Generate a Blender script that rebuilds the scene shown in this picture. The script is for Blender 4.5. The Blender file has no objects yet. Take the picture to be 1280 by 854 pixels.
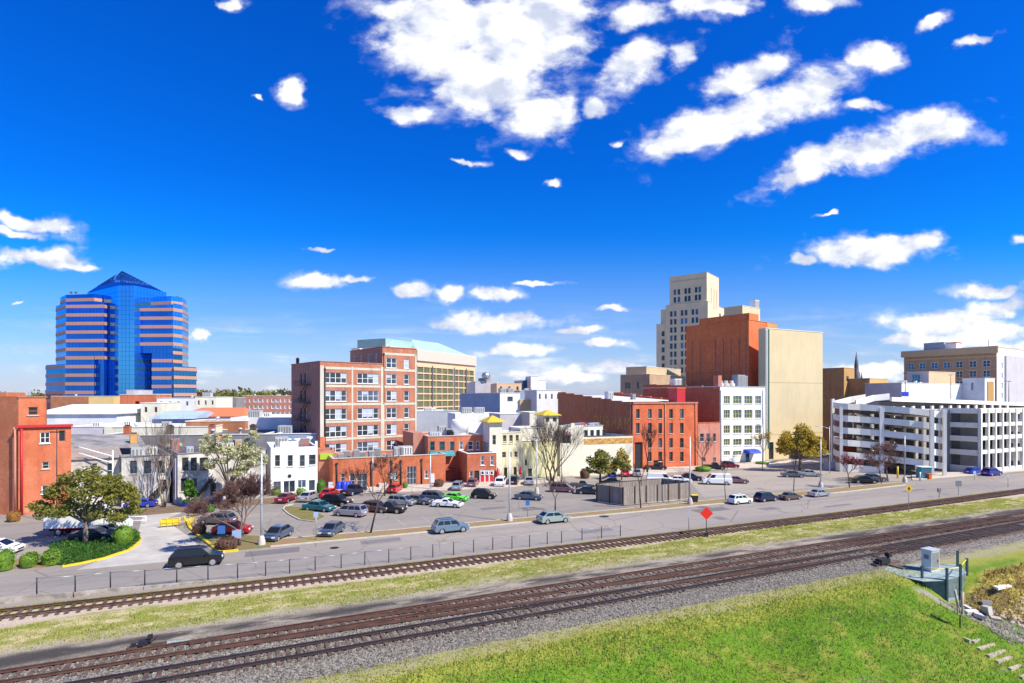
import bpy, math, random
import numpy as np
from mathutils import Vector, Matrix
random.seed(7); rng = np.random.default_rng(7)
R = math.radians
SC = bpy.context.scene; COL = SC.collection

# ------------------------------------------------------------------ camera, sky, sun, exposure
FPX, HOR, CH = 711.1, 496.0, 16.5          # focal length in photo pixels, horizon row, camera height (m)
cd = bpy.data.cameras.new('camera'); cam = bpy.data.objects.new('camera', cd); COL.objects.link(cam)
cd.lens = 20; cd.sensor_width = 36; cd.clip_start = 0.5; cd.clip_end = 9000
cd.shift_y = (HOR-427)/1280
cam.location = (0, 0, CH); cam.rotation_euler = (R(90), 0, 0); SC.camera = cam
SC.render.resolution_x = 1024; SC.render.resolution_y = 683
SC.view_settings.view_transform = 'Standard'; SC.view_settings.look = 'None'
SC.view_settings.exposure = 0.52; SC.view_settings.gamma = 1
SUN_AZ = Vector((0.87, -0.49)).normalized(); SUN_EL = R(47)
sdir = Vector((SUN_AZ.x*math.cos(SUN_EL), SUN_AZ.y*math.cos(SUN_EL), math.sin(SUN_EL)))
sl = bpy.data.lights.new('sun', 'SUN'); so = bpy.data.objects.new('sun', sl); COL.objects.link(so)
sl.energy = 4.95; sl.angle = R(0.53); sl.color = (1.0, 0.93, 0.79)
so.rotation_euler = sdir.to_track_quat('Z', 'Y').to_euler(); so.location = (100, -60, 150)

def make_world():
    w = bpy.data.worlds.new('World'); SC.world = w; w.use_nodes = True
    nt = w.node_tree; N = nt.nodes; L = nt.links; N.clear()
    def nd(t, **k):
        n = N.new(t)
        for a, b in k.items(): setattr(n, a, b)
        return n
    def setin(sock, v):
        if isinstance(v, (int, float, tuple)): sock.default_value = v
        else: L.new(v, sock)
    def mth(op, a, b=None, clamp=False, c=None):
        n = nd('ShaderNodeMath', operation=op, use_clamp=clamp)
        setin(n.inputs[0], a)
        if b is not None: setin(n.inputs[1], b)
        if c is not None: setin(n.inputs[2], c)
        return n.outputs[0]
    sky = nd('ShaderNodeTexSky', sky_type='NISHITA', sun_disc=False)
    sky.sun_elevation = SUN_EL; sky.sun_rotation = math.atan2(SUN_AZ.x, SUN_AZ.y)
    sky.altitude = 0; sky.air_density = 1.0; sky.dust_density = 0.6; sky.ozone_density = 3.0
    hs = nd('ShaderNodeHueSaturation'); L.new(sky.outputs[0], hs.inputs['Color'])
    hs.inputs['Saturation'].default_value = 1.3; hs.inputs['Hue'].default_value = 0.515
    hs.inputs['Value'].default_value = 1.0
    tc = nd('ShaderNodeTexCoord'); sep = nd('ShaderNodeSeparateXYZ'); L.new(tc.outputs['Generated'], sep.inputs[0])
    x, y, z = sep.outputs
    ya = mth('MAXIMUM', mth('ABSOLUTE', y), 0.02)
    u = mth('DIVIDE', x, ya); v = mth('DIVIDE', z, ya)
    cmb = nd('ShaderNodeCombineXYZ'); L.new(u, cmb.inputs[0]); L.new(v, cmb.inputs[1])
    def noise(scale, detail, rough, sx=1, sy=1, off=(0, 0, 0), dist=0.0):
        mp = nd('ShaderNodeMapping'); mp.inputs['Scale'].default_value = (sx, sy, 1); mp.inputs['Location'].default_value = off
        L.new(cmb.outputs[0], mp.inputs[0])
        n = nd('ShaderNodeTexNoise'); L.new(mp.outputs[0], n.inputs['Vector'])
        n.inputs['Scale'].default_value = scale; n.inputs['Detail'].default_value = detail
        n.inputs['Roughness'].default_value = rough; n.inputs['Distortion'].default_value = dist
        return n
    # cumulus: (px, py, half width, half height, tilt degrees, softness)
    blobs = [(640,40,118,66,4),(560,30,100,50,0),(600,100,100,52,-20),(680,140,52,34,-10),(520,60,52,38,0),(505,142,38,12,-8),(745,134,18,15,0),
      (364,116,18,15,-10),(285,2,20,8,0),(326,117,5,4,0),(770,181,12,5,10),(790,80,46,28,35),(855,65,26,17,25),(650,191,20,5,0),
      (905,150,105,30,20),(1000,120,74,30,22),(935,92,60,24,25),(850,182,40,16,12),(1070,190,112,22,17),(1160,162,66,26,8),(1000,222,46,12,12),
      (1092,314,90,19,5),(1140,306,42,14,0),(1010,326,26,8,6),(900,4,70,13,3),(1020,4,44,13,8),(800,20,40,18,20),(1094,68,28,18,-10),(1168,28,24,9,20),(1216,50,30,8,12),
      (35,279,58,11,-7),(20,291,40,6,-3),(40,318,72,12,-6),(95,328,34,6,-3),(402,353,34,12,4),(445,346,24,6,2),(512,362,28,11,0),(563,366,21,10,0),(618,368,34,9,5),
      (616,404,84,13,0),(722,414,34,7,5),(650,437,70,9,0),(755,430,28,6,0),(245,422,12,6,0),(398,310,20,3,0),(22,378,12,3,0),(772,386,26,4,0),
      (1240,360,40,11,3),(1180,400,90,19,5),(1250,382,60,18,8),(1140,424,64,12,0),(1228,412,60,16,0),(1255,440,60,14,0),(1275,296,12,7,0),(1100,464,80,12,0),
      (1038,270,16,3,5),(670,352,30,4,0),(700,225,10,5,0),(770,460,80,8,0),(690,470,90,9,0),(580,208,20,4,0),(1080,130,30,8,0)]
    warp = noise(9.0, 4, 0.6, off=(3.1, 1.7, 0)); wv = nd('ShaderNodeVectorMath', operation='MULTIPLY_ADD')
    L.new(warp.outputs['Color'], wv.inputs[0]); wv.inputs[1].default_value = (0.09, 0.06, 0); 
    sub = nd('ShaderNodeVectorMath', operation='SUBTRACT'); L.new(cmb.outputs[0], sub.inputs[0]); sub.inputs[1].default_value = (0.045, 0.03, 0)
    L.new(sub.outputs[0], wv.inputs[2])
    acc = None
    for (bx, by, rx, ry, rot) in blobs:
        mp = nd('ShaderNodeMapping', vector_type='TEXTURE')
        mp.inputs['Location'].default_value = ((bx-640)/FPX, (HOR-by)/FPX, 0)
        mp.inputs['Rotation'].default_value = (0, 0, R(rot))
        k = 1.12
        mp.inputs['Scale'].default_value = (rx*k/FPX, ry*k/FPX, 1)
        L.new(wv.outputs[0], mp.inputs[0])
        ln = nd('ShaderNodeVectorMath', operation='LENGTH'); L.new(mp.outputs[0], ln.inputs[0])
        size = min(rx, ry)/30.0
        m = mth('SUBTRACT', 1.0, ln.outputs['Value'])
        acc = m if acc is None else mth('MAXIMUM', acc, m)
    n1 = noise(11, 8, 0.56, 1, 1.5, dist=0.2); n1b = noise(11, 8, 0.56, 1, 1.5, off=(0.022, 0.040, 0), dist=0.2); n2 = noise(30, 4, 0.6, 1, 1.7, off=(5, 2, 0))
    dn = mth('MULTIPLY_ADD', n1.outputs['Fac'], 1.55, c=-0.79)
    dn = mth('ADD', dn, mth('MULTIPLY_ADD', n2.outputs['Fac'], 0.5, c=-0.25))
    acc = mth('MAXIMUM', acc, -0.9)
    dens = mth('ADD', acc, dn)
    mr = nd('ShaderNodeMapRange', interpolation_type='SMOOTHSTEP'); L.new(dens, mr.inputs[0])
    mr.inputs[1].default_value = -0.02; mr.inputs[2].default_value = 0.50
    wz = nd('ShaderNodeMapRange', interpolation_type='SMOOTHSTEP'); L.new(mth('ADD', mth('MULTIPLY', acc, 1.0), mth('MULTIPLY_ADD', n1.outputs['Fac'], 3.2, c=-1.55)), wz.inputs[0])
    wz.inputs[1].default_value = -0.15; wz.inputs[2].default_value = 0.9; wz.inputs[4].default_value = .55
    a1 = mth('MAXIMUM', mr.outputs[0], wz.outputs[0])
    # thin stretched streaks low over the horizon
    n3 = noise(4.2, 8, 0.62, 1, 7.5, off=(1.3, 4.0, 0), dist=0.3)
    st = nd('ShaderNodeMapRange', interpolation_type='SMOOTHSTEP'); L.new(n3.outputs['Fac'], st.inputs[0])
    st.inputs[1].default_value = 0.46; st.inputs[2].default_value = 0.72
    low = nd('ShaderNodeMapRange', interpolation_type='SMOOTHSTEP'); L.new(v, low.inputs[0])
    low.inputs[1].default_value = 0.19; low.inputs[2].default_value = 0.02; low.inputs[3].default_value = 0; low.inputs[4].default_value = 0.85
    a2 = mth('MULTIPLY', st.outputs[0], low.outputs[0])
    alpha = mth('MAXIMUM', a1, a2, True)
    up = nd('ShaderNodeMapRange'); L.new(z, up.inputs[0]); up.inputs[1].default_value = 0; up.inputs[2].default_value = 0.01
    alpha = mth('MULTIPLY', alpha, up.outputs[0])
    n4 = noise(16, 5, 0.55, 1, 1.6, off=(2.0, 8.15, 0))
    shade = nd('ShaderNodeMapRange', interpolation_type='SMOOTHSTEP'); rel = mth('MULTIPLY', mth('SUBTRACT', n1.outputs['Fac'], n1b.outputs['Fac']), 2.2); L.new(mth('ADD', mth('ADD', mth('MULTIPLY_ADD', n4.outputs['Fac'], .28, c=.12), rel), mth('MULTIPLY', dens, 0.22)), shade.inputs[0])
    shade.inputs[1].default_value = -0.05; shade.inputs[2].default_value = 0.62
    cc = nd('ShaderNodeMix', data_type='RGBA'); L.new(shade.outputs[0], cc.inputs[0])
    cc.inputs[6].default_value = (4.3, 4.7, 5.9, 1); cc.inputs[7].default_value = (7.4, 7.5, 7.7, 1)
    # the sky itself: hazier and paler near the horizon
    hz = nd('ShaderNodeMapRange', interpolation_type='SMOOTHSTEP'); L.new(v, hz.inputs[0])
    hz.inputs[1].default_value = 0.30; hz.inputs[2].default_value = -0.02; hz.inputs[3].default_value = 0; hz.inputs[4].default_value = 0.55
    hm = nd('ShaderNodeMix', data_type='RGBA'); L.new(hz.outputs[0], hm.inputs[0]); L.new(hs.outputs[0], hm.inputs[6])
    hm.inputs[7].default_value = (3.6, 4.4, 6.6, 1)
    tr = nd('ShaderNodeValToRGB'); tf = nd('ShaderNodeMapRange'); L.new(v, tf.inputs[0]); tf.inputs[1].default_value = 0; tf.inputs[2].default_value = 0.40; L.new(tf.outputs[0], tr.inputs[0])
    e = tr.color_ramp.elements; e[0].position = 0; e[0].color = (.92, .84, 1, 1); e[1].position = 1; e[1].color = (.02, .53, 1.0, 1)
    for p_, c_ in ((.15, (.52, .72, 1, 1)), (.35, (.20, .62, 1, 1)), (.6, (.04, .60, 1, 1))): q = tr.color_ramp.elements.new(p_); q.color = c_
    tm = nd('ShaderNodeMix', data_type='RGBA', blend_type='MULTIPLY'); tm.inputs[0].default_value = 1; L.new(hs.outputs[0], tm.inputs[6]); L.new(tr.outputs[0], tm.inputs[7])
    bo = nd('ShaderNodeVectorMath', operation='SCALE'); L.new(tm.outputs[2], bo.inputs[0]); sc_ = nd('ShaderNodeMapRange'); L.new(v, sc_.inputs[0]); sc_.inputs[1].default_value = 0; sc_.inputs[2].default_value = .3; sc_.inputs[3].default_value = 1.0; sc_.inputs[4].default_value = 1.36
    L.new(sc_.outputs[0], bo.inputs['Scale']); L.new(bo.outputs[0], hm.inputs[6])
    mx = nd('ShaderNodeMix', data_type='RGBA'); L.new(alpha, mx.inputs[0]); L.new(hm.outputs[2], mx.inputs[6]); L.new(cc.outputs[2], mx.inputs[7])
    bg = nd('ShaderNodeBackground'); bg.inputs[1].default_value = 0.105
    L.new(mx.outputs[2], bg.inputs[0])
    out = nd('ShaderNodeOutputWorld'); L.new(bg.outputs[0], out.inputs[0])
    w.cycles.sampling_method = 'MANUAL'; w.cycles.sample_map_resolution = 1024
make_world()

# ------------------------------------------------------------------ coordinates
def YG(py): return FPX*CH/(py-HOR)                      # depth of a ground point seen at row py
def G(px, py, z=0.0):
    Y = FPX*(CH-z)/(py-HOR); return Vector(((px-640)/FPX*Y, Y, z))
def XP(px, Y): return (px-640)/FPX*Y
def ZP(py, Y): return CH-(py-HOR)/FPX*Y
DV = Vector((0.9134, 0.4072)); NV = Vector((-0.4072, 0.9134))     # along / across the railway
def ST(s, t): return DV*s+NV*t
def toST(p): return (p[0]*DV.x+p[1]*DV.y, p[0]*NV.x+p[1]*NV.y)

# ------------------------------------------------------------------ materials
MATS = {}
def lin(c):
    return tuple(((x/255)/12.92 if x/255 <= .04045 else ((x/255+.055)/1.055)**2.4) for x in c)
def mat(name, col, rough=0.8, metal=0.0, var=0.0, vscale=1.0, col2=None, bump=0.0, bscale=8.0, spec=0.5, brick=None, streak=0.0,
        emit=None, coat=0.0, sheet=None, uvnoise=None, fine=0.0, patch=0.0):
    """procedural surface; colours are linear base colours"""
    if name in MATS: return MATS[name]
    m = bpy.data.materials.new(name); m.use_nodes = True; nt = m.node_tree; N = nt.nodes; L = nt.links
    b = N['Principled BSDF']; b.inputs['Roughness'].default_value = rough; b.inputs['Metallic'].default_value = metal
    b.inputs['Specular IOR Level'].default_value = spec; b.inputs['Coat Weight'].default_value = coat; b.inputs['Coat Roughness'].default_value = .06
    c1 = (*col, 1); b.inputs['Base Color'].default_value = c1
    tc = N.new('ShaderNodeTexCoord'); cur = None
    def mixn(f, A, Bc, mode='MIX'):
        x = N.new('ShaderNodeMix'); x.data_type = 'RGBA'; x.blend_type = mode
        for i, q in ((0, f), (6, A), (7, Bc)):
            if isinstance(q, (float, int, tuple)): x.inputs[i].default_value = q
            else: L.new(q, x.inputs[i])
        return x.outputs[2]
    geo = N.new('ShaderNodeNewGeometry')
    def noise(scale, det=5, rg=.6, vec=None, sc=None):
        n = N.new('ShaderNodeTexNoise'); n.inputs['Scale'].default_value = scale; n.inputs['Detail'].default_value = det; n.inputs['Roughness'].default_value = rg
        src = vec or geo.outputs['Position']
        if sc:
            mp = N.new('ShaderNodeMapping'); mp.inputs['Scale'].default_value = sc; L.new(src, mp.inputs[0]); src = mp.outputs[0]
        L.new(src, n.inputs['Vector']); return n.outputs['Fac']
    def rng_(f, a, b2, lo=0., hi=1.):
        r = N.new('ShaderNodeMapRange'); L.new(f, r.inputs[0]); r.inputs[1].default_value = a; r.inputs[2].default_value = b2
        r.inputs[3].default_value = lo; r.inputs[4].default_value = hi; return r.outputs[0]
    if brick:
        bt = N.new('ShaderNodeTexBrick'); L.new(tc.outputs['UV'], bt.inputs['Vector'])
        bt.inputs['Scale'].default_value = 1; bt.inputs['Brick Width'].default_value = brick[0]; bt.inputs['Row Height'].default_value = brick[1]
        bt.inputs['Mortar Size'].default_value = brick[2]; bt.inputs['Color1'].default_value = c1
        bt.inputs['Color2'].default_value = (*[x*brick[3] for x in col], 1)
        bt.inputs['Mortar'].default_value = (*brick[4], 1); cur = bt.outputs['Color']
    if col2 is not None or var:
        c2 = (*(col2 or [x*(1-var) for x in col]), 1)
        f = rng_(noise(vscale, 6, .62), .38, .62)
        cur = mixn(f, cur if cur is not None else c1, c2) if not brick else mixn(rng_(noise(vscale, 6, .62), .42, .66, 0, .75), cur, c2)
    if patch: cur = mixn(rng_(noise(.9, 6, .7), .5, .66, 0, patch), cur, (*[min(1, x*1.25+.06) for x in col], 1))
    if streak:
        f = rng_(noise(1.0, 5, .65, sc=(1.3, 1.3, .12)), .5, .72, 0, streak)
        cur = mixn(f, cur if cur is not None else c1, (*[x*.45 for x in col], 1))
    if fine:
        f = rng_(noise(14.0, 3, .7), .3, .7, 1-fine, 1+fine)
        x = N.new('ShaderNodeVectorMath'); x.operation = 'SCALE'
        if cur is None:
            r = N.new('ShaderNodeRGB'); r.outputs[0].default_value = c1; cur = r.outputs[0]
        L.new(cur, x.inputs[0]); L.new(f, x.inputs['Scale']); cur = x.outputs[0]
    if cur is not None: L.new(cur, b.inputs['Base Color'])
    if bump:
        bp = N.new('ShaderNodeBump'); bp.inputs['Strength'].default_value = bump; bp.inputs['Distance'].default_value = .05
        L.new(noise(bscale, 4, .6), bp.inputs['Height']); L.new(bp.outputs[0], b.inputs['Normal'])
    if emit:
        b.inputs['Emission Color'].default_value = (*emit, 1); b.inputs['Emission Strength'].default_value = 1
    if name.startswith(('leaf_', 'blossom', 'shrub')) or 'grass' in name or 'weeds' in name:      # thin foliage lets light through
        tl = N.new('ShaderNodeBsdfTranslucent'); ms = N.new('ShaderNodeMixShader'); ms.inputs[0].default_value = .4; out = N['Material Output']
        if cur is not None: L.new(cur, tl.inputs[0])
        L.new(b.outputs[0], ms.inputs[1]); L.new(tl.outputs[0], ms.inputs[2]); L.new(ms.outputs[0], out.inputs[0])
        if 'grass' in name or 'weeds' in name:
            cx = N.new('ShaderNodeCombineXYZ'); cx.inputs[2].default_value = 1; cx.inputs[0].default_value = .25; cx.inputs[1].default_value = -.35; L.new(cx.outputs[0], b.inputs['Normal'])
    MATS[name] = m; return m

MORT = (.34, .25, .20)
def brickmat(name, col, dark=.72, c2=None, mort=MORT, streak=.35):
    return mat(name, col, .9, brick=(.24, .085, .012, dark, mort), col2=c2 or [x*.68 for x in col], vscale=.28, streak=streak+.12, patch=.3, bump=.25, bscale=10, fine=.22)
M = dict(
 brick_orange=brickmat('brick_orange', (.70, .145, .045), mort=(.5, .27, .17)),
 brick_office=brickmat('brick_office', (.52, .16, .08), mort=(.46, .28, .19)),
 brick_annex=brickmat('brick_annex', (.60, .125, .04), mort=(.5, .24, .13)),
 brick_red=brickmat('brick_red', (.70, .125, .034), mort=(.45, .2, .12)),
 brick_rust=brickmat('brick_rust', (.60, .13, .05), mort=(.45, .25, .17)),
 brick_brown=brickmat('brick_brown', (.58, .17, .06), c2=(.42, .12, .05), mort=(.36, .18, .13)),
 brick_dark=brickmat('brick_dark', (.60, .24, .16), c2=(.42, .17, .12), mort=(.28, .17, .14)),
 brick_crimson=brickmat('brick_crimson', (.76, .18, .05), c2=(.60, .13, .04), mort=(.55, .20, .09), streak=.25),
 brick_pink=brickmat('brick_pink', (.58, .20, .14), c2=(.48, .13, .08), mort=(.55, .34, .27)),
 brick_tan=brickmat('brick_tan', (.52, .33, .19), c2=(.38, .23, .13), mort=(.45, .36, .28)),
 brick_ochre_shade=brickmat('brick_ochre_shade', (.50, .25, .09), c2=(.40, .19, .08), mort=(.5, .34, .2)),
 white_paint=mat('white_paint', (.82, .81, .78), .75, var=.10, vscale=.5, streak=.12, fine=.04),
 old_white=mat('old_white', (.68, .64, .58), .85, col2=(.36, .31, .27), vscale=.55, streak=.55, fine=.15),
 cream=mat('cream', (.76, .69, .44), .85, var=.16, vscale=.35, streak=.22, fine=.06),
 yellow_cream=mat('yellow_cream', (.74, .68, .38), .85, var=.12, vscale=.4, streak=.2, fine=.06),
 pale_cream=mat('pale_cream', (.78, .73, .58), .85, var=.14, vscale=.35, streak=.22, fine=.06),
 beige=mat('beige', (.66, .53, .32), .85, var=.10, vscale=.12, streak=.15, fine=.05),
 tan_stone=mat('tan_stone', (.78, .61, .40), .8, var=.12, vscale=.2, streak=.15, fine=.05),
 tan=mat('tan', (.58, .42, .25), .85, var=.1, vscale=.2, fine=.05),
 ochre=mat('ochre', (.55, .30, .10), .85, var=.15, vscale=.2, fine=.06),
 peach=mat('peach', (.78, .50, .30), .85, var=.08, vscale=.3),
 gold=mat('gold', (.72, .52, .22), .85, var=.1, vscale=.3),
 rust_wall=mat('rust_wall', (.42, .17, .08), .85, var=.25, vscale=.5, fine=.1),
 concrete=mat('concrete', (.56, .51, .45), .85, var=.18, vscale=.6, streak=.25, fine=.1),
 conc_white=mat('conc_white', (.84, .81, .74), .8, var=.10, vscale=.4, streak=.22, fine=.05),
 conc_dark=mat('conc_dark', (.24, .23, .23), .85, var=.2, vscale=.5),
 grey_wall=mat('grey_wall', (.40, .42, .46), .8, var=.12, vscale=.4, streak=.2),
 blue_wall=mat('blue_wall', (.30, .36, .48), .75, var=.12, vscale=.4, streak=.2),
 lilac=mat('lilac', (.56, .52, .55), .8, var=.12, vscale=.4, streak=.1),  # also put on left sides of pale walls as painted shade
 roof_white=mat('roof_white', (.80, .80, .80), .7, var=.18, vscale=.35, fine=.06),
 roof_grey=mat('roof_grey', (.15, .14, .145), .85, col2=(.34, .31, .29), vscale=.3, fine=.15),
 roof_dark=mat('roof_dark', (.07, .07, .085), .7, col2=(.15, .13, .13), vscale=.3, fine=.2),
 roof_blue=mat('roof_blue', (.05, .12, .30), .6, col2=(.10, .18, .32), vscale=.3, fine=.1),
 roof_ltblue=mat('roof_ltblue', (.42, .52, .64), .6, var=.12, vscale=.3),
 roof_orange=mat('roof_orange', (.66, .20, .075), .8, brick=(.5, .35, .03, .85, (.45, .14, .06)), var=.15, vscale=.5),
 roof_yellow=mat('roof_yellow', (.72, .50, .04), .7, brick=(.4, .3, .03, .85, (.5, .34, .04)), var=.15, vscale=.5),
 roof_sage=mat('roof_sage', (.34, .50, .46), .6, var=.1, vscale=.2),
 glass=mat('glass', (.03, .045, .06), .08, spec=.8, var=.5, vscale=.5),
 glass_sky=mat('glass_sky', (.16, .22, .32), .06, metal=.55, var=.4, vscale=.35),
 glass_blue=mat('glass_blue', (.02, .12, .24), .08, metal=.4),
 glass_green=mat('glass_green', (.20, .22, .07), .25, metal=.35, var=.4, vscale=.25),
 blind=mat('blind', (.42, .46, .54), .6), band_stone=mat('band_stone', (.60, .53, .43), .85, var=.12, vscale=.6, streak=.3, fine=.08), dark=mat('dark', (.015, .015, .02), .7),
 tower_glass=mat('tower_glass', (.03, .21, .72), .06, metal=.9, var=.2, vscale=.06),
 tower_glass_lit=mat('tower_glass_lit', (.10, .48, .90), .05, metal=.9, var=.1, vscale=.06),  # lighter copy of the tower glass, light put into the lit faces' colour
 tower_stone=mat('tower_stone', (.50, .26, .19), .6, var=.06, vscale=.2),
 tower_line=mat('tower_line', (.02, .10, .40), .3, metal=.6),
 metal=mat('metal', (.45, .46, .48), .4, metal=.7, var=.1, vscale=2), galv=mat('galv', (.62, .64, .66), .45, metal=.35, var=.12, vscale=2),
 black_metal=mat('black_metal', (.03, .03, .035), .5, metal=.3), unit_grey=mat('unit_grey', (.50, .52, .50), .6, var=.15, vscale=1.5),
 red_paint=mat('red_paint', (.52, .02, .025), .5), red_sign=mat('red_sign', (.85, .025, .012), .45), orange=mat('orange', (.85, .16, .02), .5),
 blue_paint=mat('blue_paint', (.015, .05, .55), .5), teal=mat('teal', (.03, .26, .30), .5), yellow_paint=mat('yellow_paint', (.80, .56, .02), .6, var=.15, vscale=2, fine=.08),
 yellow_sign=mat('yellow_sign', (.85, .50, .02), .5), white=mat('white', (.85, .85, .85), .5), maroon=mat('maroon', (.22, .05, .06), .7),
 sign_blue=mat('sign_blue', (.05, .16, .48), .5), sign_grey=mat('sign_grey', (.22, .24, .26), .5, metal=.3), sign_pale=mat('sign_pale', (.45, .55, .75), .5),
 old_yellow=mat('old_yellow', (.62, .40, .10), .9, col2=(.36, .13, .06), vscale=1.6),
 wood_grey=mat('wood_grey', (.44, .37, .31), .9, brick=(.19, 9.0, .02, .55, (.08, .06, .05)), col2=(.24, .19, .16), vscale=.8, streak=.4, fine=.15),
 wood_dark=mat('wood_dark', (.12, .08, .055), .9, var=.4, vscale=2, fine=.2), wood_pale=mat('wood_pale', (.52, .43, .32), .9, var=.3, vscale=2, fine=.15),
 tie=mat('tie', (.075, .045, .033), .95, col2=(.15, .10, .075), vscale=1.2, fine=.3), rail_rust=mat('rail_rust', (.11, .048, .032), .8, var=.4, vscale=1.5),
 rail_shiny=mat('rail_shiny', (.10, .09, .10), .4, metal=.8), bark=mat('bark', (.16, .115, .085), .95, var=.4, vscale=2), bark_grey=mat('bark_grey', (.26, .20, .16), .95, var=.35, vscale=2),
 bark_dark=mat('bark_dark', (.085, .05, .042), .95, var=.4, vscale=2), twig_red=mat('twig_red', (.20, .10, .085), .95, var=.3, vscale=2),
 leaf_olive=mat('leaf_olive', (.33, .30, .05), .6, col2=(.17, .18, .035), vscale=.9, fine=.5),
 leaf_gold=mat('leaf_gold', (.60, .43, .04), .6, col2=(.32, .25, .03), vscale=.7, fine=.4),
 leaf_green=mat('leaf_green', (.08, .26, .02), .6, col2=(.11, .22, .03), vscale=1.2, fine=.5),
 leaf_hedge=mat('leaf_hedge', (.22, .38, .03), .6, col2=(.12, .22, .02), vscale=1.5, fine=.4),
 leaf_ivy=mat('leaf_ivy', (.04, .14, .015), .6, col2=(.08, .18, .02), vscale=1.5, fine=.5),
 leaf_wood=mat('leaf_wood', (.16, .11, .06), .8, col2=(.26, .27, .05), vscale=.03, fine=.3),
 blossom=mat('blossom', (.74, .70, .48), .7, col2=(.42, .42, .16), vscale=1.4, fine=.3), blossom_pink=mat('blossom_pink', (.50, .16, .18), .8, col2=(.30, .11, .10), vscale=1.4),
 leaf_brown=mat('leaf_brown', (.20, .10, .06), .8, col2=(.12, .06, .045), vscale=1.4, fine=.4), shrub_orange=mat('shrub_orange', (.45, .19, .04), .8, col2=(.25, .15, .03), vscale=2),
)

# ------------------------------------------------------------------ mesh building
class MB:
    def __init__(s): s.v = []; s.f = []; s.m = []; s.sm = []
    def poly(s, pts, m=0, smooth=False):
        i = len(s.v); s.v += [tuple(p) for p in pts]; s.f.append(tuple(range(i, i+len(pts)))); s.m.append(m); s.sm.append(smooth)
    def box(s, x0, x1, y0, y1, z0, z1, m=0, rot=0, at=None):
        c = [(x0, y0, z0), (x1, y0, z0), (x1, y1, z0), (x0, y1, z0), (x0, y0, z1), (x1, y0, z1), (x1, y1, z1), (x0, y1, z1)]
        if at is not None:
            ca, sa = math.cos(rot), math.sin(rot); c = [(at[0]+p[0]*ca-p[1]*sa, at[1]+p[0]*sa+p[1]*ca, at[2]+p[2]) for p in c]
        for q in ((0, 3, 2, 1), (4, 5, 6, 7), (0, 1, 5, 4), (1, 2, 6, 5), (2, 3, 7, 6), (3, 0, 4, 7)): s.poly([c[k] for k in q], m)
    def prism(s, pl, z0, z1, m=0, mt=None, cap=True):
        n = len(pl)
        for i in range(n):
            a, b = pl[i], pl[(i+1) % n]; s.poly([(a[0], a[1], z0), (b[0], b[1], z0), (b[0], b[1], z1), (a[0], a[1], z1)], m)
        if cap: s.poly([(p[0], p[1], z1) for p in pl], m if mt is None else mt); s.poly([(p[0], p[1], z0) for p in reversed(pl)], m)
    def tube(s, p0, p1, r0, r1=None, n=6, m=0, cap=True):
        p0 = Vector(p0); p1 = Vector(p1); r1 = r0 if r1 is None else r1
        d = (p1-p0); 
        if d.length < 1e-5: return
        d.normalize(); a = d.orthogonal().normalized(); b = d.cross(a)
        A = [p0+(a*math.cos(2*math.pi*k/n)+b*math.sin(2*math.pi*k/n))*r0 for k in range(n)]
        B = [p1+(a*math.cos(2*math.pi*k/n)+b*math.sin(2*math.pi*k/n))*r1 for k in range(n)]
        i = len(s.v); s.v += [tuple(p) for p in A+B]
        for k in range(n):
            s.f.append((i+k, i+(k+1) % n, i+n+(k+1) % n, i+n+k)); s.m.append(m); s.sm.append(True)
        if cap: s.f.append(tuple(range(i+n, i+2*n))); s.m.append(m); s.sm.append(False); s.f.append(tuple(range(i+n-1, i-1, -1))); s.m.append(m); s.sm.append(False)
    def path(s, pts, r, n=6, m=0):
        for a, b in zip(pts[:-1], pts[1:]): s.tube(a, b, r, r, n, m)
    def lathe(s, c, prof, n=12, m=0):
        rings = []
        for (r, z) in prof:
            i = len(s.v); s.v += [(c[0]+r*math.cos(2*math.pi*k/n), c[1]+r*math.sin(2*math.pi*k/n), c[2]+z) for k in range(n)]; rings.append(i)
        for a, b in zip(rings[:-1], rings[1:]):
            for k in range(n): s.f.append((a+k, a+(k+1) % n, b+(k+1) % n, b+k)); s.m.append(m); s.sm.append(True)
        s.f.append(tuple(range(rings[-1], rings[-1]+n))); s.m.append(m); s.sm.append(False)
    def mesh(s, name, mats):
        me = bpy.data.meshes.new(name); me.from_pydata(s.v, [], s.f)
        for mm in mats: me.materials.append(mm)
        me.polygons.foreach_set('material_index', s.m); me.polygons.foreach_set('use_smooth', s.sm)
        uv = me.uv_layers.new(name='UVMap'); 
        for p in me.polygons:
            n = p.normal
            if abs(n.z) > .7: tx, ty = Vector((1, 0, 0)), Vector((0, 1, 0))
            else: tx = Vector((-n.y, n.x, 0)).normalized(); ty = Vector((0, 0, 1))
            for li in p.loop_indices:
                co = me.vertices[me.loops[li].vertex_index].co; uv.data[li].uv = (co.dot(tx), co.dot(ty))
        me.update(); return me
    def build(s, name, mats, parent=None, **k):
        if not isinstance(mats, (list, tuple)): mats = [mats]
        o = bpy.data.objects.new(name, s.mesh(name, mats)); COL.objects.link(o)
        if parent is not None: o.parent = parent
        for a, b in k.items(): o[a] = b
        return o
def thing(name, label, cat, loc=(0, 0, 0), rz=0, group=None):
    o = bpy.data.objects.new(name, None); COL.objects.link(o); o.empty_display_size = .5
    o.location = loc; o.rotation_euler = (0, 0, rz); o['label'] = label; o['category'] = cat
    if group: o['group'] = group
    return o
def tag(o, label, cat, group=None, kind=None):
    o['label'] = label; o['category'] = cat
    if group: o['group'] = group
    if kind: o['kind'] = kind
    return o
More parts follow.
